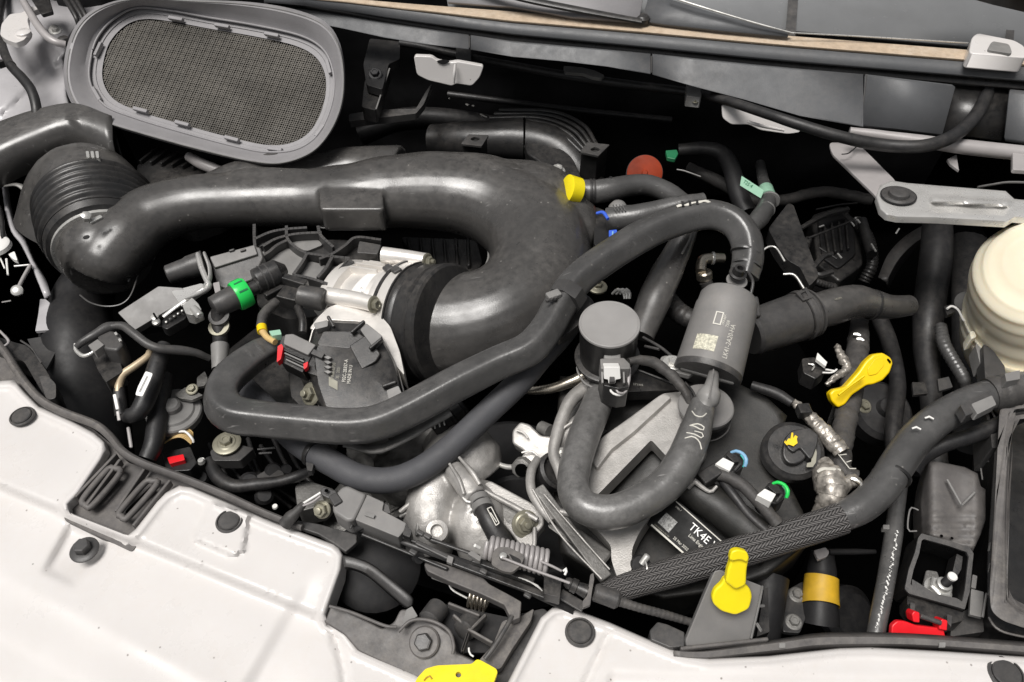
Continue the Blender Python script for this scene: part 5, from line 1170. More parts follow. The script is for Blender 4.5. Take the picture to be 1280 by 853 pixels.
# ================================================================== terminal box
T = TBOX = thing('terminal_box', 'open black battery terminal box with a dusty ribbed hood, right of the dusty cable', 'terminal box')
hpz = .062
def hood(x, y): return .003*sin((x-1150)*.09) - .012*sstep(0, 14, 1166-x) - .010*sstep(0, 14, x-1218) + .0012*sin(y*.5)*(1 if y > 640 else 0)
sheet('hood', [(1160, 577), (1172, 577), (1206, 584), (1222, 592), (1226, 608), (1232, 612), (1232, 650), (1226, 668), (1216, 690), (1186, 680), (1152, 668), (1150, 630), (1154, 600)], Pl((1190, 580, .070), (1220, 600, .070), (1190, 690, .052)), hood, 4, 'seal', T, skirt=.03, lip=8, lipd=.006)
for a, b in (((1184, 600), (1202, 632)), ((1202, 632), (1218, 616))): tube('raised_rib', [(*a, .072, 1.6), (*b, .070, 1.6)], 'lgry', T, seg=8)
for x, y in ((1177, 670), (1190, 673)): lpx('vent_hole', x, y, .0572, [(0, 1.8), (.6, 1.6)], 'void', T)
rim_o = [(1152, 667), (1186, 676), (1212, 684), (1217, 692), (1212, 740), (1206, 762), (1200, 760), (1136, 742), (1131, 736), (1136, 712), (1144, 690), (1148, 672)]
rim_i = [(1155, 674), (1184, 682), (1208, 690), (1211, 696), (1206, 738), (1203, 752), (1196, 750), (1142, 734), (1138, 730), (1142, 712), (1149, 692), (1152, 676)]
bx = Pl((1150, 670, .060), (1215, 690, .060), (1136, 742, .046))
prism('rim', rim_o, bx, .003, 'gry', T, r=2, holes=[rim_i], bevel=.0006)
prism('wall', rim_o, bx, .035, 'blk', T, r=0, holes=[rim_i], bevel=0, off=-.0032)
prism('inside_floor', rim_i, bx, .004, 'void', T, off=-.036, bevel=0)
prism('front_ledge', [(1140, 724), (1150, 730), (1168, 742), (1196, 748), (1203, 752), (1196, 752), (1140, 736)], bx, .020, 'gry', T, off=-.006, bevel=.001, r=1)
prism('inner_fin', [(1196, 692), (1204, 696), (1202, 712), (1196, 722), (1190, 718)], bx, .02, 'blk', T, off=-.008, r=1)
bar('outer_clip', W(1136, 640, .05), W(1134, 662, .048), .006, .004, 'void', T)
tube('outer_clip_edge', [(1148, 638, .056, 1), (1138, 636, .056, 1), (1135, 662, .052, 1), (1146, 664, .052, 1)], 'wgry', T, seg=6)
tube('back_clip_edge', [(1228, 600, .05, .9), (1226, 578, .05, .9), (1236, 577, .05, .9)], 'wgry', T, seg=6)
T = thing('terminal_stud', 'bright threaded stud with a hexagon nut inside the open terminal box', 'stud')
A = W(1172, 738, .030); dd = Vector((.10, .0, 1)).normalized(); s = mm(A)
prism('lug', [(1158, 712), (1172, 714), (1176, 726), (1190, 742), (1170, 752), (1152, 738)], .029, .003, 'castd', T, r=3)
lathe('washer', A, dd, [(0, 17*s), (1.5*s, 17*s), (2*s, 14*s)], 'steel', T, 32)
lathe('nut', A+dd*2*s, dd, [(0, 15*s), (8*s, 15*s), (10*s, 12.5*s)], 'steel', T, polyn=6, smooth=20, bevel=.0006)
lathe('nut_collar', A+dd*11*s, dd, [(0, 9.5*s), (7*s, 9*s), (8*s, 7.5*s)], 'steel', T, 32)
lathe('thread', A+dd*18*s, dd, [(q*s*.5, (5.4+.5*(q % 2))*s) for q in range(34)]+[(17.3*s, 5*s)], 'dark', T, 20)
lathe('tip', A+dd*35*s, dd, [(0, 5.6*s), (3*s, 5.8*s), (4*s, 4.8*s)], 'wpl', T, 24)
T = thing('terminal_cover', 'red plastic terminal cap flipped open in front of the black terminal box', 'cap')
rp = Pl((1150, 790, .038), (1180, 790, .038), (1150, 770, .046))
prism('flap', [(1114, 796), (1115, 782), (1122, 776), (1132, 777), (1146, 782), (1180, 786), (1183, 800), (1150, 806)], rp, .006, 'red', T, r=3, bevel=.0012)
prism('hinge_knuckle', [(1140, 768), (1143, 764), (1150, 766), (1150, 779), (1142, 778)], rp, .012, 'red', T, off=.004, r=2)
prism('hinge_knuckle', [(1175, 777), (1178, 774), (1185, 776), (1184, 789), (1174, 787)], rp, .012, 'red', T, off=.004, r=2)
A, B = rp.at(1150, 770, .004), rp.at(1176, 779, .004); cyl('hinge_pin', A, B, .0022, 'gry', T)
T = TBOX
prism('base_plate', [(1134, 744), (1206, 766), (1204, 776), (1190, 780), (1140, 764), (1134, 756)], .036, .02, 'blk', T, r=2)
for x, y in ((1140, 757), (1186, 772)): prism('hinge_lug', [(x-2, y-4), (x+4, y-2), (x+3, y+12), (x-2, y+6)], .045, .012, 'gry', T, r=1)
prism('side_plate', [(1190, 772), (1212, 760), (1228, 752), (1230, 790), (1188, 796)], .015, .01, 'gry', T, r=2)
T = thing('metal_edge_clip', 'dull metal clip plate between the terminal box and the fuse box lid', 'clip')
prism('plate', [(1214, 736), (1230, 740), (1228, 772), (1212, 768)], .034, .004, 'lgry', T, r=1)
tube('edge', [(1233, 742, .04, 1.4), (1228, 772, .036, 1.6)], 'wgry', T, seg=6)
prism('tab', [(1216, 718), (1222, 720), (1220, 736), (1214, 734)], .034, .003, 'wgry', T, r=1)
# ================================================================== fuse box lid
T = thing('fuse_box', 'large dark grey fuse box with a raised worn lid rim at the right edge', 'fuse box')
fp = Pl((1250, 520, .105), (1280, 520, .105), (1250, 780, .060))
lo = [(1249, 508), (1275, 500), (1400, 500), (1400, 805), (1330, 800), (1276, 784), (1252, 776), (1238, 764), (1236, 740), (1242, 640), (1246, 560)]
li = [(1262, 514), (1280, 512), (1400, 512), (1400, 790), (1330, 782), (1282, 768), (1262, 758), (1254, 744), (1256, 640), (1260, 560)]
LO, LI = rnd(lo, 10), rnd(li, 12)
def ins(t): return [(x+(1330-x)*t, y+(650-y)*t) for x, y in LI]
loops = [(LO, -.03), (LO, -.004), ([(x+1, y) for x, y in LO], -.001), ([(a[0]*.8+b[0]*.2, a[1]*.8+b[1]*.2) for a, b in zip(LO, LI)], 0), ([(a[0]*.15+b[0]*.85, a[1]*.15+b[1]*.85) for a, b in zip(LO, LI)], 0), (LI, -.0015), (ins(.012), -.006), (ins(.035), -.008), (ins(.08), -.005)]
vs, fs = [], []; n = len(LO)
for L, h in loops: vs += [fp.at(x, y, h) for x, y in L]
for i in range(len(loops)-1):
    for k in range(n): k2 = (k+1) % n; fs.append((i*n+k, i*n+k2, (i+1)*n+k2, (i+1)*n+k))
fs.append(tuple((len(loops)-1)*n+k for k in range(n)))
mesh('lid', vs, fs, 'seal', T, smooth=30)
prism('tray', [(1246, 520), (1400, 505), (1400, 815), (1276, 796), (1246, 788), (1234, 774), (1234, 700)], .025, .06, 'blk', T, r=8, bevel=.003)
for y in (690, 716, 745): barp('latch', (1236, y, .05), (1238, y-12, .052), 3, 4, 'lgry', T)
tube('lower_rim', [(1236, 772, .04, 1.6), (1244, 784, .04, 1.8), (1260, 792, .04, 1.6), (1300, 800, .04, 1.6)], 'seal', T, seg=6)
T = thing('fuse_box_bracket', 'dark grey upright post at the upper corner of the fuse box', 'bracket')
prism('post', [(1236, 512), (1250, 506), (1256, 530), (1248, 560), (1240, 560)], .085, .04, 'gry', T, r=2)
tube('post_edge', [(1238, 512, .087, 1.2), (1250, 534, .087, 1.2), (1250, 560, .083, 1.2)], 'wgry', T, seg=6)

# ================================================================== dipstick, oil cap, valve cover
T = thing('oil_dipstick', 'bright yellow plastic dipstick handle standing out of the dark', 'dipstick')
dp = Pl((1040, 500, .070), (1110, 445, .100), (1120, 460, .092))
prism('handle', [(1037, 492), (1042, 487), (1056, 484), (1074, 464), (1082, 452), (1092, 443), (1104, 441), (1114, 447), (1117, 454), (1113, 466), (1104, 476), (1092, 481), (1084, 482), (1066, 494), (1057, 506), (1048, 510), (1040, 502)], dp, .012, 'yel', T, r=3, bevel=.0025, seg=3)
tube('ridge', [(1048, 494, .0835, 1.6), (1062, 483, .088, 1.6), (1080, 470, .094, 1.8)], 'yel', T, seg=8)
prism('spoon_recess', [(1084, 462), (1094, 448), (1104, 446), (1106, 456), (1096, 468), (1086, 470)], dp, .001, 'yel', T, r=3, off=.0012, bevel=.0008)
prism('end_hole', [(1110, 448), (1114, 452), (1113, 455), (1109, 450)], dp, .001, 'void', T, r=1, off=.0012, bevel=0)
tube('stick', [(1046, 502, .062, 3), (1036, 530, .0, 2.5)], 'steel', T, seg=8)
T = thing('valve_cover', 'large satin black plastic valve cover with a printed black label, below the canister', 'valve cover')
vp = Pl((800, 700, .018), (1000, 600, .056), (900, 500, .068))
def vh(x, y):
    h = -.03*sstep(0, 40, (x-940)*.75+(y-520)*(-.55)-20)*0
    s_ = (x-870)*.62+(y-640)*.78            # across the roof, towards lower right
    return h + .004*sin(x*.02)*sin(y*.03)
a = sheet('top', [(700, 470), (780, 480), (850, 480), (920, 478), (960, 498), (984, 520), (972, 560), (984, 600), (1004, 640), (1010, 680), (960, 720), (900, 740), (830, 750), (760, 730), (700, 690), (690, 600)], vp, vh, 9, 'vcov', T, skirt=.09, lip=7, lipd=.005)
# rounded roll carrying the label side
tube('roll', [(822, 588, .075, 16), (880, 622, .072, 22), (925, 655, .068, 24), (965, 690, .060, 24)], 'vcov', T, seg=30)

lp = Pl((846, 622, .072), (905, 692, .060), (812, 655, .058))
prism('label_plate', [(846, 624), (914, 684), (880, 712), (804, 652)], lp, .004, 'label', T, off=.004, bevel=.0004)
O = .0046
for a, b, w_ in (((845, 627), (912, 686), .0009), ((814, 656), (864, 700), .0016)):
    bar('label_line', lp.at(*a, O), lp.at(*b, O), w_, .0003, 'ink', T, up=lp.n, bevel=0)
def lab(st_, x, y, h, m_='ink', nar=.86): tpx('label_print', st_, lp, x, y, 10, 8.8, h, m_, T, off=O, narrow=nar)
lab('TK4E V', 860, 661, 10.5, 'wpl', .92); lab('Lima Engine', 860, 671, 4.6); lab('2', 876, 699, 9, 'wpl'); lab('25 Mar 2022', 841, 674, 3.8); lab('0984-7', 844, 635, 2.6); lab('LIMA ENGINE PLANT 300', 818, 657, 1.8, 'inkd')
prism('label_patch', [(833, 641), (847, 653), (836, 666), (822, 653)], lp, .0002, mat('mottled_label_patch', (.28, .28, .27), .5, var=.8, vscale=500), T, off=.0046, bevel=0)
T = thing('oil_filler_cap', 'black oil filler cap with a yellow oil can symbol', 'cap')
cpz = Pl((970, 570, .090), (1010, 560, .094), (980, 530, .100)); A = cpz.at(992, 563, -.012); s = mm(A)
lathe('base', A, cpz.n, [(-16*s, 38*s), (-2*s, 38*s), (0, 36*s), (1*s, 34*s), (3*s, 32*s)], 'blk', T, 44)
prism('grip', [(982, 546), (990, 538), (1000, 536), (1012, 534), (1024, 544), (1022, 556), (1016, 572), (1012, 574), (1000, 560), (992, 566), (984, 560)], cpz, .014, 'blk', T, r=3, off=.002, bevel=.002)
prism('disc', closed_cr([(978, 566), (982, 548), (992, 538), (1006, 540), (1012, 556), (1008, 572), (996, 580), (984, 578)], 4), cpz, .012, 'blk', T, off=-.002, bevel=.002)
o = prism('oil_can_symbol', [(982, 553), (986, 548), (988, 549), (989.5, 541), (991.5, 541), (991.5, 548), (994, 544), (997, 546), (996, 549), (997, 554), (993, 557), (992, 558), (987, 556), (985, 556)], cpz, .0004, 'yel', T, off=.0048, bevel=0)
prism('symbol_handle', [(982, 550), (980, 553), (984, 557), (985, 555.5), (982, 553)], cpz, .0004, 'yel', T, off=.0048, bevel=0)
prism('second_symbol', [(1014, 578), (1016, 562), (1019, 558), (1021, 566), (1020, 578), (1016, 584), (1008, 584), (1009, 579)], cpz, .0008, 'inkd', T, off=-.001, bevel=0, r=1)
# coil connectors
for k, (x, y, lab_, cm, cm2) in enumerate(((914, 575, 'small ignition plug with a white tab and a blue-green locking loop', 'lblu', 'teal'), (966, 614, 'small ignition plug with a white tab and a green locking loop', 'grn', 'dgrn'))):
    T = thing('ignition_plug', lab_, 'connector', 'ignition plugs on the valve cover')
    prism('plug_body', [(x-4, y-12), (x+2, y-10), (x+14, y-6), (x+16, y+8), (x+6, y+16), (x-12, y+14), (x-18, y+6)], .096, .02, 'blk', T, r=3)
    prism('white_tab', [(x-10, y-3), (x+4, y+4), (x-2, y+14), (x-20, y+5)], .104, .012, 'wpl', T, r=1, bevel=.0008)
    prism('black_latch', [(x-6, y-6), (x-2, y-12), (x+8, y-6), (x+10, y+2), (x+4, y+3)], .102, .008, 'blk', T, r=1)
    tube('locking_loop', [(x-2, y-8, .100, 1.8), (x+6, y-11, .104, 2.2), (x+15, y-7, .105, 2.4), (x+19, y+1, .104, 2.6), (x+17, y+8, .100, 2.2)], cm, T, seg=10)
    tube('loop_inner', [(x+12, y-6, .104, 1.2), (x+17, y+1, .103, 1.4), (x+15, y+9, .099, 1.2)], cm2, T, seg=8)
    barp('side_latch', (x+4, y+14, .098), (x+12, y+4, .1), 3, 3, 'gry', T)
T = thing('coil_wiring', 'black taped wire looms running from the ignition plugs down to the braided hose', 'wiring')
tube('loom', [(888, 592, .094, 8), (910, 596, .096, 8), (934, 612, .094, 8), (954, 634, .090, 8), (972, 656, .084, 8)], 'tape', T, wob=.03)
tube('loom', [(900, 598, .088, 5), (916, 618, .088, 6), (936, 644, .084, 6), (958, 664, .08, 6)], 'dhose', T)
barp('coil_block', (876, 602, .092), (898, 588, .096), 18, 16, 'blk', T)
T = thing('harness_clip_post', 'cast metal clamp ear holding the lower edge of the marked hose', 'clamp')
tube('ear', [(860, 610, .088, 3), (868, 602, .094, 4), (876, 608, .092, 3), (888, 615, .09, 2.5), (896, 608, .092, 2)], 'cast', T)
# ================================================================== foil wrapped loom on the right of the cap
T = thing('foil_wrapped_harness', 'crinkled metallic foil-wrapped cable loom beside the oil cap', 'wiring')
tube('foil_run', [(992, 503, .085, 5), (1004, 514, .085, 7), (1022, 532, .084, 9), (1040, 552, .082, 11), (1052, 566, .080, 10)], 'foil', T, wob=.03, seg=24, step=.0012)
tube('tape_run', [(940, 482, .085, 6), (970, 492, .088, 7), (990, 504, .088, 6)], 'dhose', T)
barp('black_ring', (1002, 508, .090), (1007, 520, .090), 16, 14, 'blk', T)
T = thing('foil_junction', 'crumpled foil-wrapped bundle between the oil cap and the thick hose bend', 'wiring')
tube('bundle', [(1030, 580, .078, 10), (1036, 600, .080, 19), (1040, 616, .078, 18), (1034, 630, .070, 14), (1028, 645, .06, 12)], 'foil', T, wob=.03, seg=36, step=.0012)
tube('bundle', [(1044, 612, .080, 10), (1064, 602, .080, 8), (1076, 604, .078, 5)], 'foil', T, wob=.03, seg=24, step=.0012)
tube('torn_edge', [(1064, 598, .088, 2), (1072, 602, .088, 2.4), (1080, 608, .086, 1.6)], 'steel', T, wob=.2, seg=6)
tube('torn_edge', [(1022, 590, .09, 2), (1032, 586, .094, 2.4), (1050, 588, .092, 2)], 'ink', T, wob=.2, seg=6)
T = thing('taped_riser', 'thick cloth-taped cable riser behind the yellow dipstick', 'cable')
tube('riser', [(1074, 400, .02, 10), (1073, 430, .03, 13), (1068, 460, .04, 14), (1062, 500, .05, 14), (1054, 540, .06, 14), (1050, 570, .066, 14), (1056, 590, .068, 10), (1072, 596, .068, 8)], 'tape', T, seg=22, wob=.03, step=.004)
for x, y in ((1072, 418), (1076, 424)): tube('silver_patch', [(x-5, y, .045, 2), (x+4, y+2, .046, 1.6)], 'steel', T, wob=.3, seg=6)
for a, b in (((1048, 568), (1062, 586)), ((1050, 569), (1058, 568)), ((1058, 578), (1064, 576)), ((1062, 586), (1070, 586))): tube('lace', [(*a, .082, .7), (*b, .082, .7)], 'ink', T, seg=5)
T = thing('white_tab_plug', 'small dark plug with a white rectangular tab left of the dipstick', 'connector')
prism('white_tab', [(1022, 441), (1034, 453), (1032, 458), (1020, 449)], .055, .004, 'wpl', T, r=.5, bevel=.0004)
prism('plug', [(1002, 448), (1018, 446), (1034, 462), (1020, 474), (1004, 466)], .045, .02, 'blk', T, r=3)
for q in ([(1028, 466, .05, 1.2), (1040, 466, .05, 1.2), (1046, 462, .05, 1.2)], [(1032, 462, .052, 1.2), (1044, 464, .05, 1.2)]): tube('white_wire', q, 'wpl', T, seg=6)
tube('shiny_ring', [(1010, 455, .048, 1.2), (1018, 457, .048, 1.2), (1015, 463, .048, 1)], 'steel', T, seg=6)
tube('foil_twist', [(1046, 434, .055, 4), (1054, 450, .056, 6), (1058, 462, .055, 5), (1044, 472, .054, 4), (1034, 482, .05, 3)], 'foil', T, wob=.05, seg=16, step=.0012)
# oil cooler hose with amber band at lower right
T = thing('amber_banded_hose', 'dark hose stub with an amber yellow band in the shade under the braided hose', 'hose')
tube('stub', [(1028, 690, .0, 14), (1027, 715, -.01, 18), (1026, 740, -.015, 20), (1024, 780, -.03, 24)], 'dark', T, seg=26)
tube('amber_band', [(1027, 722, -.011, 20.5), (1026, 740, -.015, 21.5), (1026, 757, -.018, 22.5)], 'amber', T, seg=30, hollow=True)
prism('white_flag', [(1017, 688), (1032, 684), (1037, 690), (1034, 696), (1023, 700)], .015, .004, 'wpl' if False else 'bracket', T, r=2)
tube('thin_arm', [(1036, 690, .01, 4), (1066, 690, .008, 4), (1094, 690, .006, 3)], 'dark', T)
lathe('round_lump', W(1052, 766, -.12), Vector((.3, -.5, .8)), [(0, .03), (.012, .03), (.02, .022), (.022, .006)], 'dark', T)
T = thing('shaded_cover_hose', 'dark ribbed hose dropping into the shade under the braided hose', 'hose')
tube('hose', [(962, 720, .0, 24), (956, 760, -.01, 24), (950, 800, -.02, 24)], 'dark', T)

for o in list(COL.objects):
    if o.type == 'MESH' and o.data.materials and o.data.materials[0] == M['foil']: rough_up(o, .0045, .0034, kind='VORONOI')
    if o.type == 'MESH' and o.data.materials and o.data.materials[0] == M['tape']: rough_up(o, .005, .0022)
# ================================================================== cast parts in the middle
T = thing('engine_bracket', 'large pitted cast aluminium engine bracket with triangular windows under the round solenoid', 'bracket')
bp_ = Pl((690, 620, .056), (880, 520, .088), (700, 500, .068))
out = [(752, 547), (775, 531), (828, 492), (868, 488), (884, 520), (884, 560), (850, 600), (816, 640), (798, 668), (790, 686), (790, 714), (772, 724), (764, 700), (764, 682), (742, 658), (722, 640), (722, 602), (736, 568)]
h1 = [(814, 552), (838, 577), (800, 610), (762, 640), (744, 628), (748, 600), (776, 580)]
h1 = [(814, 550), (839, 577), (826, 597), (795, 618), (765, 628), (738, 628)]
prism('plate', out, bp_, .020, 'cast', T, r=6, holes=[rnd(h1, 3)], bevel=.003, seg=3)
prism('raised_edge', [(736, 570), (752, 547), (775, 531), (828, 492), (840, 496), (792, 540), (764, 562), (746, 586)], bp_, .012, 'cast', T, r=4, off=.007, bevel=.004, seg=3)
prism('rear_plate', [(716, 500), (740, 492), (790, 500), (770, 530), (745, 550), (730, 590), (712, 560)], .045, .01, 'castd', T, r=6)
tube('rib', [(700, 640, .070, 4), (716, 640, .072, 5), (740, 620, .076, 5)], 'cast', T, seg=12)
o = tube('left_arm', [(737, 482, .078, 10), (716, 498, .078, 9), (704, 520, .076, 8), (696, 545, .074, 8), (692, 568, .072, 7), (700, 590, .072, 7), (706, 612, .070, 6)], 'cast', T, seg=14)
o = tube('left_arm', [(742, 520, .070, 9), (722, 528, .068, 9), (706, 545, .066, 8), (696, 562, .064, 7)], 'cast', T, seg=14)
tube('bright_edge', [(690, 553, .076, 1.5), (702, 538, .077, 1.5), (716, 528, .078, 1.5), (730, 526, .079, 1.5)], 'alu', T, seg=8)
tube('curved_rim', [(672, 574, .062, 5), (664, 590, .064, 6), (664, 612, .066, 6), (674, 632, .066, 6), (690, 652, .066, 5)], 'cast', T, seg=14)
barp('long_rail', (672, 610, .070), (758, 724, .056), 16, 8, 'castd', T, bevel=.0015)
tube('rail_edge', [(666, 612, .0745, 1.6), (700, 668, .069, 1.5), (752, 724, .061, 1.3)], 'cast', T, seg=8)
tube('rail_edge', [(680, 618, .0765, 1.3), (716, 660, .071, 1.3), (762, 712, .063, 1.2)], 'cast', T, seg=8)
barp('lower_web', (690, 650, .050), (760, 700, .046), 22, 8, 'castd', T, bevel=.003)
T = thing('bracket_stud', 'bright bolt on a black bush inside the left window of the cast bracket', 'bolt')
lpx('bush', 700, 574, .050, [(0, 10), (12, 10), (14, 8)], 'blk', T); bolt(W(703, 566, .070), Vector((.3, -.3, .8)), .0032, 'steel', T, stud=.003)
T = thing('rubber_bush', 'black rubber bush with a bright metal centre left of the U-shaped hose', 'bush')
A = W(680, 596, .035); lathe('bush', A, Vector((.5, -.2, .8)), [(0, .018), (.022, .019), (.024, .016), (.018, .012)], 'dhose', T); lathe('centre', A+Vector((.014, .002, .018)), Vector((.7, .2, .6)), [(0, .009), (.004, .009), (.006, .006)], 'wpl', T)
T = thing('lower_stud', 'dark stud with a bright tip at the foot of the cast bracket', 'bolt')
A = W(797, 708, .052); lathe('bush', A, Vector((.2, -.4, .8)), [(0, .009), (.004, .010), (.010, .009), (.011, .004)], 'dark', T); lathe('tip', A+Vector((.002, -.003, .01)), Vector((.5, .5, .5)), [(0, .003), (.009, .003), (.010, .002)], 'steel', T)
tube('wire_hook', [(806, 700, .07, 1.2), (809, 710, .066, 1.2), (806, 718, .064, 1.2), (800, 718, .064, 1)], 'steel', T, seg=6)
T = thing('sensor_block', 'pitted grey cast sensor block with two round lobes left of the cast bracket', 'sensor')
sp = Pl((640, 540, .062), (690, 560, .062), (650, 590, .050))
prism('block', [(640, 538), (650, 527), (662, 530), (676, 544), (694, 546), (690, 568), (676, 590), (650, 592), (648, 576), (656, 564), (640, 554)], sp, .022, 'cast', T, r=4, bevel=.003, seg=3)
tube('rim', [(645, 538, .067, 1.3), (654, 541, .068, 1.5), (660, 548, .068, 1.3)], 'alu', T, seg=8)
lpx('nut_collar', 653, 584, .052, [(-4, 13), (6, 13), (8, 11), (9, 11), (10, 8)], 'castd', T, d=Vector((-.3, -.7, .5)), polyn=8)
lpx('black_opening', 652, 588, .056, [(0, 9), (2, 8)], 'void', T, d=Vector((-.3, -.7, .5)))
tube('bright_arc', [(652, 566, .062, 1.2), (664, 564, .064, 1.4), (672, 570, .062, 1.2)], 'alu', T, seg=8)
tube('top_boss', [(676, 534, .045, 8), (688, 540, .05, 9)], 'castd', T)
T = thing('curved_brass_pipe', 'shiny curved metal pipe passing into the shade left of the round solenoid', 'pipe')
tube('pipe', [(640, 484, .050, 3.5), (660, 488, .056, 5), (688, 486, .064, 6), (712, 478, .072, 7), (730, 470, .078, 7.5)], 'pipe', T, seg=18)
T = thing('small_steel_pipe', 'short curved steel pipe end left of the sensor block', 'pipe')
tube('pipe', [(622, 580, .03, 3), (634, 584, .032, 3.5), (646, 584, .036, 3.5)], 'steel', T)
# ---- turbo / thermostat housing
T = thing('thermostat_housing', 'pitted cast aluminium thermostat housing with a bolted triangular flange', 'housing')
a = tube('a', [(568, 548, .020, 40), (580, 580, .020, 50), (590, 600, .010, 44)], None, seg=30)
a2 = tube('b', [(560, 560, .03, 26), (545, 610, .03, 34), (540, 650, .02, 36), (536, 690, .0, 30)], None, seg=26)
a3 = tube('c', [(600, 610, .03, 20), (600, 650, .03, 38), (610, 690, .01, 36)], None, seg=24)
a4 = tube('d', [(566, 585, .058, 12), (582, 606, .060, 16), (594, 622, .060, 15)], None, seg=18)
o = join('housing', [a, a2, a3, a4], 'cast', T); remesh(o, .0022, 4); rough_up(o, .02, .003)
fl = Pl((600, 600, .048), (672, 650, .050), (610, 680, .040))
prism('flange_web', [(604, 604), (612, 600), (668, 630), (680, 642), (680, 656), (670, 668), (668, 688), (660, 694), (636, 664), (606, 632)], fl, .012, 'cast', T, r=5, bevel=.002)
tube('flange_rib', [(606, 614, .056, 3), (640, 632, .058, 3.6), (672, 650, .058, 3.6)], 'cast', T, seg=10)
tube('flange_rib', [(668, 660, .052, 3), (668, 680, .050, 3), (664, 692, .048, 3)], 'cast', T, seg=10)
prism('flange_recess', [(618, 624), (650, 640), (650, 656), (634, 654)], fl, .001, 'castd', T, off=.0008, r=4, bevel=0)
tube('cast_rib', [(562, 580, .070, 2), (574, 600, .072, 3), (580, 618, .070, 2.5)], 'cast', T, seg=8)
tube('cast_rib', [(574, 572, .070, 2), (590, 590, .072, 3.5), (600, 606, .070, 3)], 'cast', T, seg=8)
lathe('drain_boss', W(546, 664, .055), Vector((.1, -.4, .9)), [(-.01, .011), (.002, .010), (.003, .006), (-.002, .005)], 'cast', T)
tube('web', [(500, 640, .035, 3), (518, 626, .042, 3), (534, 618, .048, 3)], 'cast', T); tube('web', [(500, 646, .030, 2.5), (520, 636, .036, 2.5), (528, 632, .04, 2.5)], 'castd', T)
barp('web_plate', (528, 622, .04), (522, 672, .03), 5, 20, 'castd', T)
T = thing('flange_bolt', 'zinc bolt with washer on the round ear of the cast flange', 'bolt')
A = W(656, 655, .052); lathe('washer', A, Vector((.3, -.62, .7)), [(0, .013), (.0015, .013), (.002, .010)], 'zinc', T); bolt(A+Vector((0, -.001, .002)), Vector((.3, -.62, .7)), .0066, 'zinc', T, flange=1.5, stud=.003)
T = thing('clamped_thin_hose', 'short black hose with a white band clamp and a printed mark, below the cast rib', 'hose')
tube('hose', [(596, 618, .060, 10), (604, 636, .062, 12), (614, 655, .060, 13), (626, 676, .052, 14), (634, 694, .044, 14)], 'dhose', T, seg=22)
A, B = W(598, 622, .060), W(606, 641, .061); s = mm(A); lathe('white_band', A, B-A, [(0, 11.5*s), (0.5*s, 13*s), (9*s, 13.5*s), (9.5*s, 12.4*s), (11*s, 12.4*s), (11.5*s, 13.5*s), (20*s, 13.8*s), (20.5*s, 12*s)], 'lgry', T, 28)
for q in ([(586, 640, .060, 1.8), (590, 636, .062, 2)], [(594, 653, .060, 1.6), (599, 647, .062, 1.8)]): tube('clamp_ear', q, 'wpl', T, seg=8)
tube('clamp_wire', [(577, 618, .062, 1.4), (582, 626, .064, 1.5), (588, 628, .064, 1.3)], 'wpl', T, seg=6)
hp2 = Pl((610, 640, .0745), (622, 640, .0745), (616, 662, .070))
for k, q in enumerate((((609, 636), (620, 657)), ((614, 634), (624, 654)), ((609, 636), (614, 634)), ((620, 657), (624, 654)), ((613, 641), (621, 653)))): bar('print_mark', hp2.at(*q[0], .001), hp2.at(*q[1], .001), .0008, .0004, 'ink', T, up=hp2.n, bevel=0)

# ================================================================== latch sensor and rail
T = thing('latch_rail', 'dark narrow slotted metal latch rail running diagonally behind the return spring', 'rail')
rows = [[(440, 657, .066), (446, 652, .066), (520, 678, .062), (620, 712, .058), (720, 752, .052)], [(446, 664, .064), (456, 660, .064), (520, 688, .060), (620, 724, .056), (716, 768, .050)]]
loft('rail', rows, 'rail', T, solid=.004)
tube('rail_lip', [(438, 661, .068, 1.6), (446, 652, .069, 1.8), (480, 664, .068, 1.8), (520, 678, .065, 1.8), (566, 698, .063, 1.8)], 'gry', T, seg=8)
barp('channel', (520, 678, .066), (566, 700, .064), 7, 5, 'gry', T); barp('channel', (532, 672, .068), (600, 696, .066), 5, 4, 'blk', T)
prism('end_clip', [(560, 694), (567, 697), (565, 705), (558, 702)], .068, .004, 'wgry', T, r=1, bevel=.0005)
barp('slot_rail', (566, 702, .062), (700, 752, .054), 10, 6, 'blk', T)
barp('slot_rail', (590, 700, .066), (668, 728, .060), 9, 8, 'blk', T)
barp('inner_rail', (452, 668, .058), (560, 712, .052), 5, 6, 'blk', T)
for x, y in ((521, 664), (530, 668), (512, 688), (600, 712), (655, 742)): barp('small_tab', (x, y, .070 if x < 640 else .058), (x+9, y+5, .070 if x < 640 else .058), 7, 5, 'gry', T)
lpx('black_roller', 521, 696, .05, [(0, 7), (10, 7)], 'blk', T, d=Vector((.4, -.5, .6)))
T = thing('latch_switch', 'dusty grey rectangular latch switch with wires at its left end', 'switch')
swp = Pl((430, 620, .082), (500, 650, .078), (440, 600, .084))
prism('rear_block', [(416, 640), (415, 622), (426, 609), (434, 606), (458, 617), (456, 624), (443, 650), (434, 652)], swp, .030, 'wgry', T, r=4, bevel=.003)
prism('front_block', [(459, 618), (480, 628), (478, 638), (508, 654), (505, 664), (498, 672), (444, 650)], swp, .026, 'wgry', T, r=1.5, bevel=.0015, off=-.001)
barp('raised_mark', (456, 642, .0805), (468, 646, .0805), 5, 1.4, 'lgry', T, bevel=.0004)
prism('corner_wedge', [(478, 628), (486, 632), (488, 642), (477, 640)], swp, .014, 'gry', T, off=-.004, r=1)
prism('black_notch', [(508, 655), (515, 664), (512, 672), (503, 668)], swp, .02, 'blk', T, off=.0, r=1)
prism('plug', [(400, 612), (404, 608), (420, 613), (424, 620), (416, 626), (402, 619)], swp, .014, 'gry', T, r=2, off=-.002)
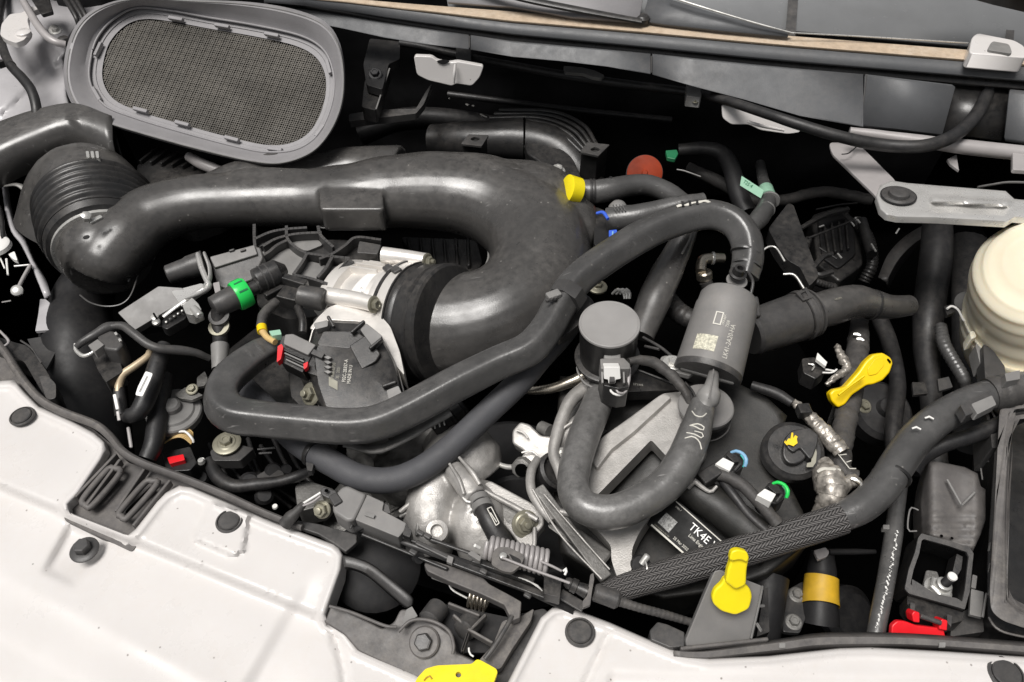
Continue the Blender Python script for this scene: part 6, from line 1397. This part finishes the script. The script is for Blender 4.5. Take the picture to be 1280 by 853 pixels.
lpx('plug_hole', 408, 613.5, .0845, [(0, 2.5), (.6, 2.3)], 'void', T)
barp('plug_tail', (416, 620, .080), (424, 632, .080), 12, 10, 'gry', T)
tube('white_wire', [(401, 616, .080, 1.6), (388, 624, .076, 1.6), (377, 631, .07, 1.6)], 'wpl', T, seg=8)
tube('white_wire', [(401, 620, .079, 1.4), (390, 628, .075, 1.4), (374, 634, .07, 1.4)], 'bracket', T, seg=8)
tube('taped_wires', [(380, 630, .07, 4), (372, 638, .068, 6), (364, 646, .064, 8), (356, 656, .058, 9)], 'tape', T, wob=.05)
T = thing('zinc_stud', 'zinc plated nut in the dark left of the latch switch', 'nut')
bolt(W(403, 637, .062), Vector((-.2, -.6, .7)), .0066, 'zinc', T, stud=.003, flange=1.3)
o = prism('latch_side_plate', [(372, 650), (400, 655), (446, 668), (446, 678), (432, 690), (418, 680), (398, 668), (368, 658)], .048, .006, 'gry', None, r=2)
tag(o, 'dark grey plate wedged between the white panel corner and the latch rail', 'plate')
T = thing('return_spring', 'white-grey coiled return spring on a perforated lever', 'spring')
A, B = W(608, 684, .078), W(685, 704, .072); s = mm(A)
coil('spring_coil', A, B, 13*s, 3.1*s, 12.5, 'bracket', T, R2=14.5*s, seg=8)
tube('spring_leg', [(676, 702, .086, 1.8), (690, 708, .084, 1.8), (702, 714, .082, 1.6)], 'bracket', T, seg=8)
T = thing('latch_lever', 'dusty grey perforated latch lever in front of the return spring', 'lever')
prism('lever', [(616, 690), (622, 684), (636, 684), (656, 694), (652, 706), (640, 716), (628, 714), (614, 706)], .092, .004, 'seal', T, r=4, holes=[closed_cr([(624, 696), (630, 692), (637, 696), (634, 701), (627, 701)], 3)], bevel=.0008)
lpx('rivet', 629, 696, .090, [(0, 5), (3, 4.6), (4, 3)], 'steel', T)
prism('lever_slot', [(636, 692), (650, 699), (652, 704), (642, 702)], .0925, .0006, 'dark', T, r=2, bevel=0)
tube('cable_rod', [(627, 697, .096, 1.7), (660, 710, .092, 1.8), (712, 729, .086, 1.8)], 'bracket', T, seg=8)
for k in range(4): tube('fine_spring', [(648+k*5, 722+k*2, .070, .8), (660+k*4, 726+k*2, .070, .9), (675+k*1, 736+k*1, .068, .8)], 'steel', T, seg=5)
prism('pale_stub', [(584, 692), (590, 688), (602, 696), (600, 702)], .076, .006, 'wgry', T, r=2)
lpx('pin', 599, 685, .07, [(0, 2.4), (8, 2.2)], 'wpl', T, d=Vector((-.6, 0, .7)))
T = thing('latch_cable_end', 'black cable end with a ferrule held in a slotted plate, below the spring', 'cable')
prism('square_block', [(680, 716), (702, 726), (700, 747), (680, 742)], .078, .014, 'blk', T, r=1)
A, B = W(706, 727, .078), W(736, 741, .074); s = mm(A)
lathe('barrel', A, B-A, [(0, 5*s), (4*s, 7*s), (8*s, 7*s), (9*s, 9*s), (16*s, 9*s), (17*s, 7*s), (22*s, 8*s), (30*s, 9*s)], 'blk', T, 24)
prism('slot_plate', [(738, 718), (742, 716), (743, 724), (740, 740), (738, 756), (728, 760), (728, 752), (734, 744)], .080, .004, 'seal', T, r=2, bevel=.0008)
A, B = W(742, 740, .074), W(776, 752, .070); lathe('ferrule', A, B-A, [(0, 9*s), (2*s, 11*s), (30*s, 11.5*s), (33*s, 9*s)], 'gry', T, 24)
tube('cable', [(774, 752, .070, 6), (800, 760, .066, 5.5), (830, 768, .06, 5.4), (864, 778, .052, 5)], 'tape', T, rmod=lambda d: 1+.05*sin(d*1500), step=.0012)
barp('lower_plate', (700, 742, .064), (730, 760, .06), 14, 3, 'gry', T)
tube('white_catch', [(704, 714, .086, 1.6), (709, 711, .088, 2), (706, 719, .086, 1.6)], 'wpl', T, seg=8)

# ================================================================== latch platform
T = thing('latch_platform', 'dark grey pressed latch platform with a big round bolt washer above the yellow lever', 'bracket')
lpz = Pl((420, 770, .036), (600, 840, .036), (530, 770, .046))
prism('platform', [(404, 778), (414, 756), (424, 759), (478, 786), (492, 778), (500, 762), (512, 762), (520, 772), (548, 782), (566, 796), (570, 816), (584, 822), (600, 830), (590, 850), (560, 858), (524, 850), (448, 815), (430, 794)], lpz, .012, 'wgry' if False else 'seal', T, r=4, bevel=.002)
tube('flange_lip', [(412, 758, .046, 2.2), (440, 766, .047, 2.2), (480, 782, .048, 2.2), (496, 784, .048, 2)], 'seal', T, seg=8)
tube('boss_rim', [(498, 790, .050, 2), (514, 776, .053, 2.4), (538, 776, .054, 2.4), (560, 788, .052, 2.4), (567, 806, .049, 2.4), (566, 818, .047, 2)], 'seal', T, seg=8)
A = lpz.at(531, 803, .001); s = mm(A)
lathe('washer', A, lpz.n, [(0, 19.5*s), (3*s, 19.5*s), (5*s, 17.5*s), (5*s, 12*s)], 'seal', T, 40)
lathe('bolt_head', A+lpz.n*4.5*s, lpz.n, [(0, 11.5*s), (8*s, 11.5*s), (9.5*s, 10*s)], 'gry', T, polyn=6, smooth=20, bevel=.0008)
prism('pale_tongue', [(508, 762), (515, 758), (522, 770), (508, 780), (502, 782)], .050, .006, 'lgry', T, r=1)
T = thing('support_strut', 'curved dark grey plastic arm arching over a black hollow right of the white panel corner', 'arm')
loft('arm', [[(428, 696, .062), (446, 700, .062), (464, 708, .061), (484, 724, .059), (504, 740, .057), (514, 750, .054), (513, 758, .05)], [(430, 708, .056), (444, 711, .056), (460, 718, .055), (478, 732, .053), (494, 746, .051), (506, 756, .049), (511, 759, .048)], [(432, 712, .044), (444, 714, .044), (459, 721, .044), (476, 735, .043), (492, 749, .042), (504, 759, .041), (509, 761, .04)]], 'gry', T, solid=.004, sub=4, smooth=50)
T = thing('shaded_disc', 'dark grey rounded cover in the shade below the latch rail', 'cover')
lathe('cover', W(468, 708, .0), Vector((.2, -.3, .9)), [(0, .045), (.008, .044), (.012, .036), (.013, .01)], 'dark', T)
T = thing('ribbed_latch_base', 'grey ribbed plastic latch base with a curved channel, above the yellow lever', 'bracket')
prism('rail_top', [(530, 706), (534, 698), (566, 708), (604, 722), (612, 730), (640, 745), (652, 752), (650, 772), (640, 776), (630, 756), (600, 742), (560, 726), (534, 714)], .050, .010, 'seal', T, r=2, bevel=.0015)
tube('channel_rim', [(640, 770, .05, 3), (634, 782, .05, 3), (618, 808, .048, 3.2), (606, 824, .046, 3)], 'gry', T, seg=10)
prism('curved_channel', [(628, 776), (652, 770), (668, 760), (664, 776), (640, 812), (626, 836), (606, 838), (598, 826), (616, 806)], .036, .010, 'seal', T, r=4)
for a, b in (((548, 760), (536, 776)), ((592, 774), (580, 788)),): 
    A = W(*a, .034); B = W(*b, .040); lathe('peg', A, B-A, [(0, .010), ((B-A).length, .010), ((B-A).length+.002, .007)], 'gry', T, 20)
for a, b in (((608, 770), (586, 792)), ((584, 788), (616, 806)), ((586, 792), (578, 816)), ((560, 756), (600, 772)), ((566, 770), (586, 788))): barp('web', (*a, .044), (*b, .042), 4, 14, 'seal', T)
prism('floor', [(540, 752), (636, 772), (618, 816), (576, 816), (536, 780)], .026, .004, 'dark', T, bevel=0)
tube('white_hook', [(586, 810, .045, 1.2), (587, 817, .045, 1.3), (592, 821, .045, 1.1)], 'wpl', T, seg=6)
T = thing('latch_spring', 'dark coil spring with golden glints lying under the latch base rail', 'spring')
A, B = W(588, 744, .030), W(612, 752, .028); coil('coil', A, B, .010, .0014, 5, 'pipe', T)
tube('spring_arm', [(560, 728, .035, 1.3), (566, 738, .034, 1.3), (584, 748, .032, 1.3)], 'steel', T, seg=6)
barp('dull_strip', (540, 720, .034), (556, 726, .034), 7, 3, 'lgry', T)
T = thing('yellow_latch_lever', 'flat bright yellow hood release lever with a round hole at the bottom edge', 'lever')
hole = [(573+3.6*cos(k*pi/6), 843.5+3.6*sin(k*pi/6)) for k in range(12)]
prism('lever', [(516, 862), (521, 848), (532, 836), (546, 832), (590, 830), (596, 824), (602, 826), (620, 836), (622, 840), (614, 862), (560, 880)], .062, .005, 'yelp', T, r=3, holes=[hole], bevel=.0012)
lathe('hole_floor', W(573, 844, .058), UP, [(0, .005), (.0005, .005)], 'seal', T)
tube('embossed_mark', [(530, 851, .0625, 1), (536, 845, .0625, 1.2), (540, 849, .0625, 1)], 'amber', T, seg=6)
o = prism('lever_foot_plate', [(604, 838), (640, 770), (680, 760), (690, 770), (640, 860), (600, 870)], .022, .01, 'gry', None, r=4)
tag(o, 'dark grey floor plate between the yellow lever and the right white panel', 'plate')

# ================================================================== grey box with yellow clip
T = thing('grey_support_box', 'tilted grey plastic bracket box that carries the yellow clip, in front of the braided hose', 'bracket')
gp2 = Pl((860, 805, .052), (940, 800, .052), (890, 715, .098))
prism('box', [(893, 714), (900, 712), (952, 732), (954, 736), (938, 800), (930, 806), (858, 808), (857, 800), (880, 744)], gp2, .012, 'wgry', T, r=2, bevel=.0015, down=Vector((0, .35, -1)))
tube('side_edge', [(953, 733, .092, 1.4), (950, 750, .082, 1.4), (939, 798, .058, 1.4)], 'lgry', T, seg=6)
prism('side_wedge', [(812, 788), (822, 777), (834, 780), (856, 790), (856, 808), (838, 810), (814, 800)], .050, .02, 'gry', T, r=2)
barp('base_bar', (850, 812, .052), (960, 800, .052), 5, 10, 'seal', T)
prism('side_plate', [(955, 736), (960, 734), (962, 790), (946, 796)], .04, .01, 'blk', T, r=1)
for a, b in (((948, 758), (956, 757)), ((945, 778), (952, 790))): barp('side_clip', (*a, .062), (*b, .060), 4, 4, 'lgry', T)
T = thing('yellow_clip', 'bright yellow tongue-shaped clip on the grey support box', 'clip')
yp = Pl((900, 765, .084), (935, 765, .084), (915, 720, .108))
prism('clip_base', [(890, 748), (893, 738), (902, 730), (906, 722), (926, 726), (938, 736), (941, 746), (937, 762), (920, 770), (902, 765), (892, 756)], yp, .007, 'yelp', T, r=5, bevel=.002, seg=3)
prism('clip_tongue', [(907, 728), (910, 712), (913, 704), (914, 692), (922, 688), (934, 690), (937, 698), (934, 712), (933, 732), (920, 738)], yp, .008, 'yelp', T, r=4, off=.005, bevel=.002, seg=3)
prism('tongue_tip', [(912, 700), (914, 690), (922, 687), (934, 690), (937, 698), (934, 704), (926, 700), (916, 702)], yp, .007, 'yelp', T, r=4, off=.009, bevel=.002, seg=3)

# ================================================================== left middle: pipes, horn, wiring
T = thing('dark_filler_tube', 'thick dark grey plastic tube standing below the duct elbow at the left', 'pipe')
tube('tube', [(120, 340, -.02, 30), (102, 380, -.03, 36), (98, 430, -.04, 44), (104, 490, -.07, 50), (112, 580, -.09, 52)], 'dark', T, seg=32)

T = thing('headlamp_bracket', 'pale painted metal strip and gusset at the far left edge above the white panel', 'bracket')
loft('strip', [[(-20, 180, .04), (-4, 212, .04), (2, 232, .04), (6, 262, .04), (14, 290, .035), (26, 306, .03), (38, 330, .025), (46, 350, .02), (56, 374, .01)], [(-20, 200, .03), (0, 214, .03), (8, 235, .03), (12, 262, .03), (20, 288, .03), (32, 302, .025), (42, 328, .02), (56, 350, .015), (64, 370, .01)]], 'ppaint', T, solid=.003, sub=3)
prism('gusset', [(50, 374), (57, 374), (66, 382), (77, 388), (70, 412), (44, 414), (48, 392)], .0, .004, 'ppaint', T, r=1)
prism('lower_gusset', [(34, 424), (72, 418), (80, 420), (58, 462), (42, 440)], -.01, .004, 'gry', T, r=1)
T = thing('headlamp_wires', 'white thin wires, a white plug and a bright bracket screw at the far left', 'wiring')
for q in ([(0, 322, .03, 1), (6, 336, .03, 1)], [(8, 324, .03, 1.3), (10, 344, .03, 1.2)], [(18, 333, .03, 1.2), (38, 331, .03, 1)]): tube('wire', q, 'wpl', T, seg=6)
prism('white_plug', [(10, 318), (18, 314), (22, 326), (16, 324)], .035, .006, 'wpl', T, r=2)
tube('rod', [(38, 332, .03, 2.4), (30, 346, .03, 2.4), (23, 360, .03, 2.4)], 'bracket', T)
lpx('cap', 0, 312, .035, [(0, 20), (5, 18), (8, 12)], 'wpl', T, d=Vector((-.3, -.2, 1))) if False else lpx('cap', -4, 310, .035, [(0, 18), (5, 17), (7, 14)], 'wpl', T)
A = W(22, 364, .028); lathe('screw', A, Vector((.2, -.4, .8)), [(0, .007), (.003, .007), (.005, .004)], 'steel', T)
barp('glint', (2, 378, .02), (14, 376, .02), 2, 1.5, 'lgry', T)
tube('black_cable', [(-2, 258, .05, 3), (2, 276, .045, 3), (4, 300, .04, 2.5)], 'blk', T)
barp('beige_bar', (0, 282, .04), (6, 304, .036), 8, 4, 'bracket', T)
T = thing('bent_metal_tab', 'rusty edged metal tab poking out beside the lower bellows', 'bracket')
tube('tab', [(4, 233, .07, 2), (20, 231, .075, 3), (30, 236, .072, 4), (36, 246, .066, 4), (42, 256, .06, 3)], 'castd', T, flat=.5)
T = thing('headlamp_housing', 'black plastic headlamp housing edge at the far left below the gusset', 'housing')
prism('edge', [(-30, 410), (0, 422), (18, 428), (34, 432), (48, 448), (62, 470), (70, 490), (66, 506), (52, 490), (30, 452), (-30, 430)], .044, .03, 'blk', T, r=4)
tube('pale_edge', [(0, 414, .055, 1.5), (11, 427, .055, 1.8), (4, 434, .055, 1.4)], 'bracket', T)
tube('rim_line', [(26, 426, .052, 1.2), (40, 436, .052, 1.2), (52, 454, .05, 1.2)], 'gry', T, seg=6)
prism('rounded_stub', [(48, 470), (60, 470), (70, 480), (70, 498), (58, 500)], .052, .01, 'gry', T, r=4)
# refrigerant service pieces
T = thing('looped_plug', 'dark grey plug with a curled cable and silver loop, left of the tilted module', 'connector')
tube('cable_loop', [(96, 434, .100, 4), (104, 427, .104, 5), (120, 418, .106, 6), (134, 410, .106, 7), (148, 408, .104, 6)], 'gry', T)
tube('silver_loop', [(94, 430, .102, 1.8), (95, 438, .100, 2.4), (104, 445, .100, 2.6), (114, 442, .102, 2.2), (118, 438, .103, 1.8)], 'steel', T)
prism('ridge_plug', [(110, 432), (122, 424), (130, 431), (118, 440)], .108, .01, 'wgry', T, r=1)
prism('plug_body', [(120, 420), (138, 412), (150, 416), (154, 430), (146, 438), (130, 436), (124, 430)], .106, .03, 'gry', T, r=4, bevel=.003)
prism('plug_tail', [(114, 442), (128, 434), (146, 440), (154, 464), (132, 478), (122, 462)], .085, .02, 'blk', T, r=2)
for x, y in ((144, 416), (149, 424)): barp('bright_edge', (x, y, .109), (x+2, y+3, .109), 3, 2, 'steel', T, bevel=.0003)
T = thing('grey_cable', 'smooth grey cable running from the looped plug right towards the foam hose', 'cable')
tube('cable', [(140, 408, .108, 4), (154, 408, .108, 5.5), (168, 418, .106, 5.5), (184, 430, .102, 5.5), (200, 436, .098, 5.5), (224, 438, .090, 6), (244, 441, .082, 5), (262, 448, .07, 4)], 'gry', T, seg=18)
T = thing('beige_pipe', 'beige coated metal pipe bent into a black sleeve, left of the labelled hose', 'pipe')
tube('pipe', [(187, 440, .085, 4), (184, 446, .085, 4.4), (168, 458, .083, 4.8), (154, 468, .080, 5), (149, 480, .074, 5), (148, 490, .070, 5)], 'tanpipe', T, seg=18)
tube('black_sleeve', [(149, 486, .070, 7), (150, 502, .064, 8), (152, 520, .058, 8)], 'dhose', T, seg=18)
barp('white_strip', (143, 493, .078), (147, 512, .072), 4, 2, 'wpl', T); barp('white_strip', (147, 514, .072), (149, 526, .068), 4, 2, 'bracket', T)
T = thing('labelled_hose', 'black hose bent in a J with a long white label on its side', 'hose')
tube('hose', [(206, 432, .082, 9), (198, 452, .080, 11), (190, 478, .074, 12), (180, 504, .066, 12), (170, 518, .060, 11), (158, 520, .056, 9)], 'dhose', T, seg=22)
hp3 = Pl((184, 466, .098), (192, 466, .098), (174, 496, .088))
prism('white_label', [(182, 464), (191, 467), (188, 475), (178, 496), (169, 494), (172, 484)], hp3, .001, 'wpl', T, r=2, off=-.001, bevel=.0003)
bar('label_line', hp3.at(184, 470, .0002), hp3.at(174, 490, .0002), .0006, .0003, 'gry', T, up=hp3.n, bevel=0)
T = thing('black_vertical_hose', 'plain black hose dropping from the labelled hose to the radiator shield', 'hose')
tube('hose', [(206, 470, .050, 11), (200, 500, .045, 12), (196, 530, .04, 12), (192, 556, .035, 12), (184, 574, .03, 11)], 'dhose', T, seg=22)
barp('pale_strip', (160, 534, .05), (164, 560, .045), 4, 3, 'bracket', T)
T = thing('crash_sensor', 'round stepped grey metal disc with a central nut', 'sensor')
A = W(218, 516, .030); s = mm(A); dd = Vector((.1, -.05, 1)).normalized()
lathe('disc', A, dd, [(-6*s, 32*s), (-5*s, 33.5*s), (4*s, 33.5*s), (6*s, 32*s), (6.5*s, 26*s), (9*s, 24*s), (9.5*s, 19*s), (10*s, 12*s)], 'bracket' if False else 'lgry', T, 48)
lathe('hub', A+dd*9*s, dd, [(0, 11*s), (8*s, 10.5*s), (11*s, 8*s), (12*s, 4*s)], 'lgry', T, 28); lathe('pin', A+dd*20*s+Vector((-.001, 0, 0)), dd, [(0, 4*s), (1*s, 3*s)], 'steel', T, 16)
T = thing('sensor_bolt', 'small zinc bolt and bracket above the round stepped disc', 'bolt')
prism('tab', [(218, 493), (232, 484), (246, 490), (254, 494), (240, 500), (224, 498)], .045, .004, 'castd', T, r=2); bolt(W(240, 487, .048), Vector((0, -.2, 1)), .0042, 'zinc', T)
prism('ear', [(246, 472), (256, 464), (260, 474), (256, 482), (246, 484)], .045, .004, 'castd', T, r=2)
tube('red_brown_wire', [(198, 496, .045, 1), (204, 490, .046, 1), (212, 487, .046, 1)], 'shaded_red', T, seg=6)
T = thing('brass_wire_fan', 'fan of golden wires with a white one, tucked below the round stepped disc', 'wiring')
for k in range(7): tube('wire', [(203+k*1.5, 556-k*1.2, .020, .9), (216+k*2.4, 548-k*1.8, .026, .9), (228+k*2, 547-k*1.2, .026, .9), (239+k*.3, 555-k*1.2, .02, .9)], 'copper', T, seg=6)
tube('white_wire', [(224, 540, .03, 1.5), (232, 540, .031, 1.6), (240, 548, .028, 1.6), (242, 553, .024, 1.5)], 'wpl', T, seg=8)
T = thing('red_plug', 'small dark red plug in the shade below the golden wires', 'connector')
prism('plug', [(209, 572), (229, 568), (231, 575), (212, 580)], .02, .012, 'red', T, r=1, bevel=.001)
prism('housing', [(202, 566), (238, 558), (246, 578), (238, 588), (208, 590)], .014, .02, 'blk', T, r=3)
lathe('small_screw', W(252, 578, .01), UP, [(0, .004), (.004, .003)], 'steel', T, 12)
T = thing('pump_bolt', 'zinc flanged bolt on a dark bracket below the thick hose bend', 'bolt')
prism('bracket', [(262, 564), (280, 552), (300, 556), (318, 560), (300, 576), (266, 576)], .010, .015, 'gry', T, r=3)
A = W(284, 555, .013); lathe('washer', A, UP, [(0, .015), (.002, .015), (.003, .012)], 'zinc', T); bolt(A+UP*.002, UP, .0064, 'zinc', T)
T = thing('dark_vacuum_line', 'dark thin hose curving along the inside of the radiator shield', 'hose')
tube('hose', [(262, 576, .0, 8), (272, 596, .0, 9), (292, 608, .0, 9), (320, 606, .0, 8), (350, 602, .005, 7), (376, 594, .01, 7), (390, 588, .02, 5)], 'dhose', T)
T = thing('shaded_fittings', 'jumble of dark small fittings in the shade above the radiator shield', 'fittings')
for x, y, r_ in ((312, 606, 12), (342, 592, 10), (358, 590, 7), (296, 578, 8), (330, 622, 10), (250, 600, 10)): lathe('fitting', W(x, y, -.02), Vector((.3, -.3, .9)), [(0, r_*.001), (.008, r_*.001), (.012, r_*.0007)], 'dark', T, 16)
for x, y in ((253, 576), (344, 634)): lathe('bright_dot', W(x, y, .01), UP, [(0, .003), (.002, .0026)], 'wpl', T, 12)
for q in ([(322, 562, .02, 1.6), (344, 560, .02, 1.6)], [(324, 567, .018, 1.6), (340, 566, .018, 1.6)]): tube('dull_wire', q, 'gry', T, seg=6)
prism('sump_edge', [(368, 606), (384, 600), (420, 612), (404, 632), (372, 640)], -.005, .03, 'castd', T, r=6)
prism('dull_plate', [(318, 596), (336, 586), (352, 588), (360, 600), (340, 606)], -.01, .01, 'gry', T, r=3)
# leftover lower housing under crossing hoses
T = thing('engine_front_cover', 'oily rough cast engine front cover in the shade below the crossing hoses', 'engine')
a = tube('a', [(440, 575, -.02, 20), (480, 560, -.01, 30), (530, 548, .0, 36), (560, 560, .0, 30)], None, seg=20)
b = tube('b', [(470, 600, -.03, 24), (510, 600, -.02, 34), (540, 590, -.01, 30)], None, seg=20)
o = join('cover', [a, b], 'castd', T); remesh(o, .003, 2); rough_up(o, .014, .007)
for x, y in ((458, 566), (474, 556), (454, 580)): lathe('boss', W(x, y, .02), Vector((0, -.4, .9)), [(-.01, .011), (0, .011), (.002, .008)], 'castd', T, 20)
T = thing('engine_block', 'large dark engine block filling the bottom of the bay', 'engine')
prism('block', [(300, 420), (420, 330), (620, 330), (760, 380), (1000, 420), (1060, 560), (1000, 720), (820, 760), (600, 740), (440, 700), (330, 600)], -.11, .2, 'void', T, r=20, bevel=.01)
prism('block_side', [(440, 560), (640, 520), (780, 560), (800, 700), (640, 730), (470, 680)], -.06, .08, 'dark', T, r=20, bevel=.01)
T = thing('black_cover', 'flat satin black cover beneath the throttle body and the green coupling', 'cover')
prism('panel', [(280, 440), (330, 400), (386, 420), (400, 500), (340, 520), (300, 500)], .020, .02, 'blk', T, r=8, bevel=.003)
prism('angled_flap', [(360, 466), (372, 462), (388, 500), (378, 510), (364, 496)], .045, .006, 'gry', T, r=3)

# ================================================================== dim parts deep in the bay
T = thing('bulkhead_insulation', 'black quilted insulation mat on the bulkhead in the shade below the cowl', 'insulation')
vs, fs = [], []; nx, ny = 60, 14
for j in range(ny+1):
    for i in range(nx+1):
        x = -.75+1.6*i/nx; z = -.30+.46*j/ny; vs.append(Vector((x, .70-.06*j/ny-.010*abs(sin(i*pi/6))*abs(sin(j*pi/4.5)), z)))
for j in range(ny):
    for i in range(nx): fs.append((j*(nx+1)+i, j*(nx+1)+i+1, (j+1)*(nx+1)+i+1, (j+1)*(nx+1)+i))
mesh('mat', vs, fs, 'dark', T, smooth=60)
random.seed(11)
def dim(name, label, cat, pts, m='dhose', **k):
    o = tube(name, pts, m, None, **k); tag(o, label, cat); return o
dim('heater_hose', 'dim black hose crossing the dark gap above the duct', 'hose', [(450, 170, -.02, 13), (500, 150, .0, 14), (560, 150, .0, 14), (620, 160, -.02, 14)])
dim('shaded_pipe', 'thin dim pipe running below the black washer hose', 'pipe', [(560, 118, .04, 4), (640, 128, .04, 4), (740, 140, .03, 4), (840, 150, .03, 4)])
dim('rear_harness', 'dim taped cable loom in the gap right of the red stopper', 'wiring', [(860, 210, .0, 7), (900, 228, .0, 8), (940, 250, .0, 8), (980, 250, .0, 7), (1030, 240, .0, 7), (1090, 250, .0, 7)], 'tape', wob=.03)
dim('shaded_coolant_pipe', 'dim black pipe rising in the gap right of the dipstick', 'pipe', [(1120, 590, -.06, 9), (1116, 540, -.05, 10), (1122, 480, -.05, 10), (1112, 430, -.05, 10), (1100, 400, -.05, 10)])
dim('frame_rail', 'dark metal chassis rail deep below the reservoir', 'rail', [(1212, 300, -.12, 22), (1214, 400, -.14, 24), (1216, 560, -.15, 24)], 'rail', flat=.6)
T = thing('shaded_actuator', 'dim round black actuator with a bolt, deep below the dipstick', 'actuator')
lathe('housing', W(1092, 520, -.10), Vector((.1, -.3, .9)), [(0, .04), (.02, .04), (.026, .034), (.028, .012), (.036, .010)], 'rail', T, 36)
bolt(W(1080, 508, -.072), Vector((.1, -.3, .9)), .006, 'zinc', T)
T = thing('shaded_bracket', 'dim flat bracket with two bolts in the gap left of the amber banded hose', 'bracket')
prism('plate', [(980, 740), (1004, 726), (1012, 760), (1000, 792), (978, 790)], -.02, .006, 'rail', T, r=4)
bolt(W(996, 744, -.02), UP, .005, 'castd', T); bolt(W(992, 778, -.02), UP, .005, 'castd', T)
T = thing('shaded_pulley', 'dim ribbed pulley deep between the sensor block and the black rail', 'pulley')
lathe('wheel', W(640, 640, -.06), Vector((.2, -.75, .5)), [(0, .04), (.002, .044), (.004, .040), (.006, .044), (.008, .040), (.010, .044), (.012, .040), (.014, .044), (.016, .030), (.010, .012)], 'rail', T, 48)
T = thing('shaded_ribbed_cover', 'dim ribbed plastic cover in the gap between the duct bend and the throttle unit', 'cover')
prism('cover', [(500, 296), (596, 300), (604, 330), (588, 344), (520, 330)], .0, .03, 'blk', T, r=6)
for k in range(6): barp('rib', (510+k*15, 300, .004), (516+k*14, 334, .004), 4, 6, 'blk', T)
T = thing('dim_wiring', 'dim tangle of thin cables in the gap above the radiator shield', 'wiring')
for k in range(7):
    x0 = 262+k*16; tube('cable', [(x0, 556+random.uniform(-8, 8), -.04, 3), (x0+18, 590+random.uniform(-10, 10), -.03, 3), (x0+40, 604+random.uniform(-10, 10), -.04, 3), (x0+70, 630+random.uniform(-12, 12), -.06, 3)], 'dhose', T, seg=8)
T = thing('dim_junction_box', 'dim black junction box with a ribbed conduit in the gap right of the pointed cover', 'box')
prism('box', [(1014, 268), (1052, 256), (1076, 280), (1080, 330), (1050, 352), (1022, 330)], -.03, .05, 'blk', T, r=6, bevel=.004)
prism('lid', [(1022, 272), (1050, 263), (1068, 282), (1070, 318), (1048, 336), (1028, 322)], -.026, .006, 'dark', T, r=5, bevel=.002)
for k in range(4): barp('rib', (1030+k*9, 282-k*2, -.022), (1036+k*8, 318-k*2, -.022), 3, 5, 'blk', T)
tube('conduit', [(1070, 276, -.02, 7), (1086, 300, -.02, 7), (1090, 330, -.03, 7), (1080, 352, -.05, 7)], 'blk', T, rmod=lambda d: 1+.08*sin(d*1300), step=.0012)
tube('conduit', [(1010, 300, -.02, 5), (1002, 326, -.02, 5), (1016, 350, -.03, 5), (1044, 360, -.04, 5)], 'blk', T, rmod=lambda d: 1+.08*sin(d*1500), step=.0012)
T = thing('dim_fasteners', 'small pale metal clips glinting in the gap below the left white bracket', 'fasteners')
for x, y, l in ((561, 123, 2), (582, 130, 4), (590, 132, 3), (600, 143, 9)): barp('clip', (x, y, .03), (x+l, y+l*.5, .03), 3, 2, 'castd', T)
T = thing('dim_alternator', 'dim finned metal housing deep under the latch switch and foam hose', 'housing')
lathe('housing', W(470, 650, -.09), Vector((.1, -.5, .85)), [(0, .055), (.03, .055), (.034, .046), (.036, .02)], 'castd', T, 40)
for k in range(10):
    a = k*2*pi/10; c = W(470, 650, -.09)+Vector((.1, -.5, .85)).normalized()*.036; u_, w_ = frame(Vector((.1, -.5, .85))); bar('fin', c+(u_*cos(a)+w_*sin(a))*.018, c+(u_*cos(a)+w_*sin(a))*.044, .004, .004, 'castd', T, up=Vector((.1, -.5, .85)))
# ================================================================== origins at each thing's base
bpy.context.view_layer.update()
for o in list(COL.objects):
    if o.parent is not None: continue
    if o.type == 'MESH' and len(o.data.vertices) and o.data.users == 1 and not o.children:
        vs = [v.co for v in o.data.vertices]
        c = Vector(((min(v.x for v in vs)+max(v.x for v in vs))/2, (min(v.y for v in vs)+max(v.y for v in vs))/2, min(v.z for v in vs)))
        o.data.transform(Matrix.Translation(-c)); o.location = c
    elif o.type == 'EMPTY' and o.children:
        vs = [v.co for ch in o.children for v in ch.data.vertices]
        c = Vector(((min(v.x for v in vs)+max(v.x for v in vs))/2, (min(v.y for v in vs)+max(v.y for v in vs))/2, min(v.z for v in vs)))
        o.location = c
        for ch in o.children: ch.location = ch.location-c
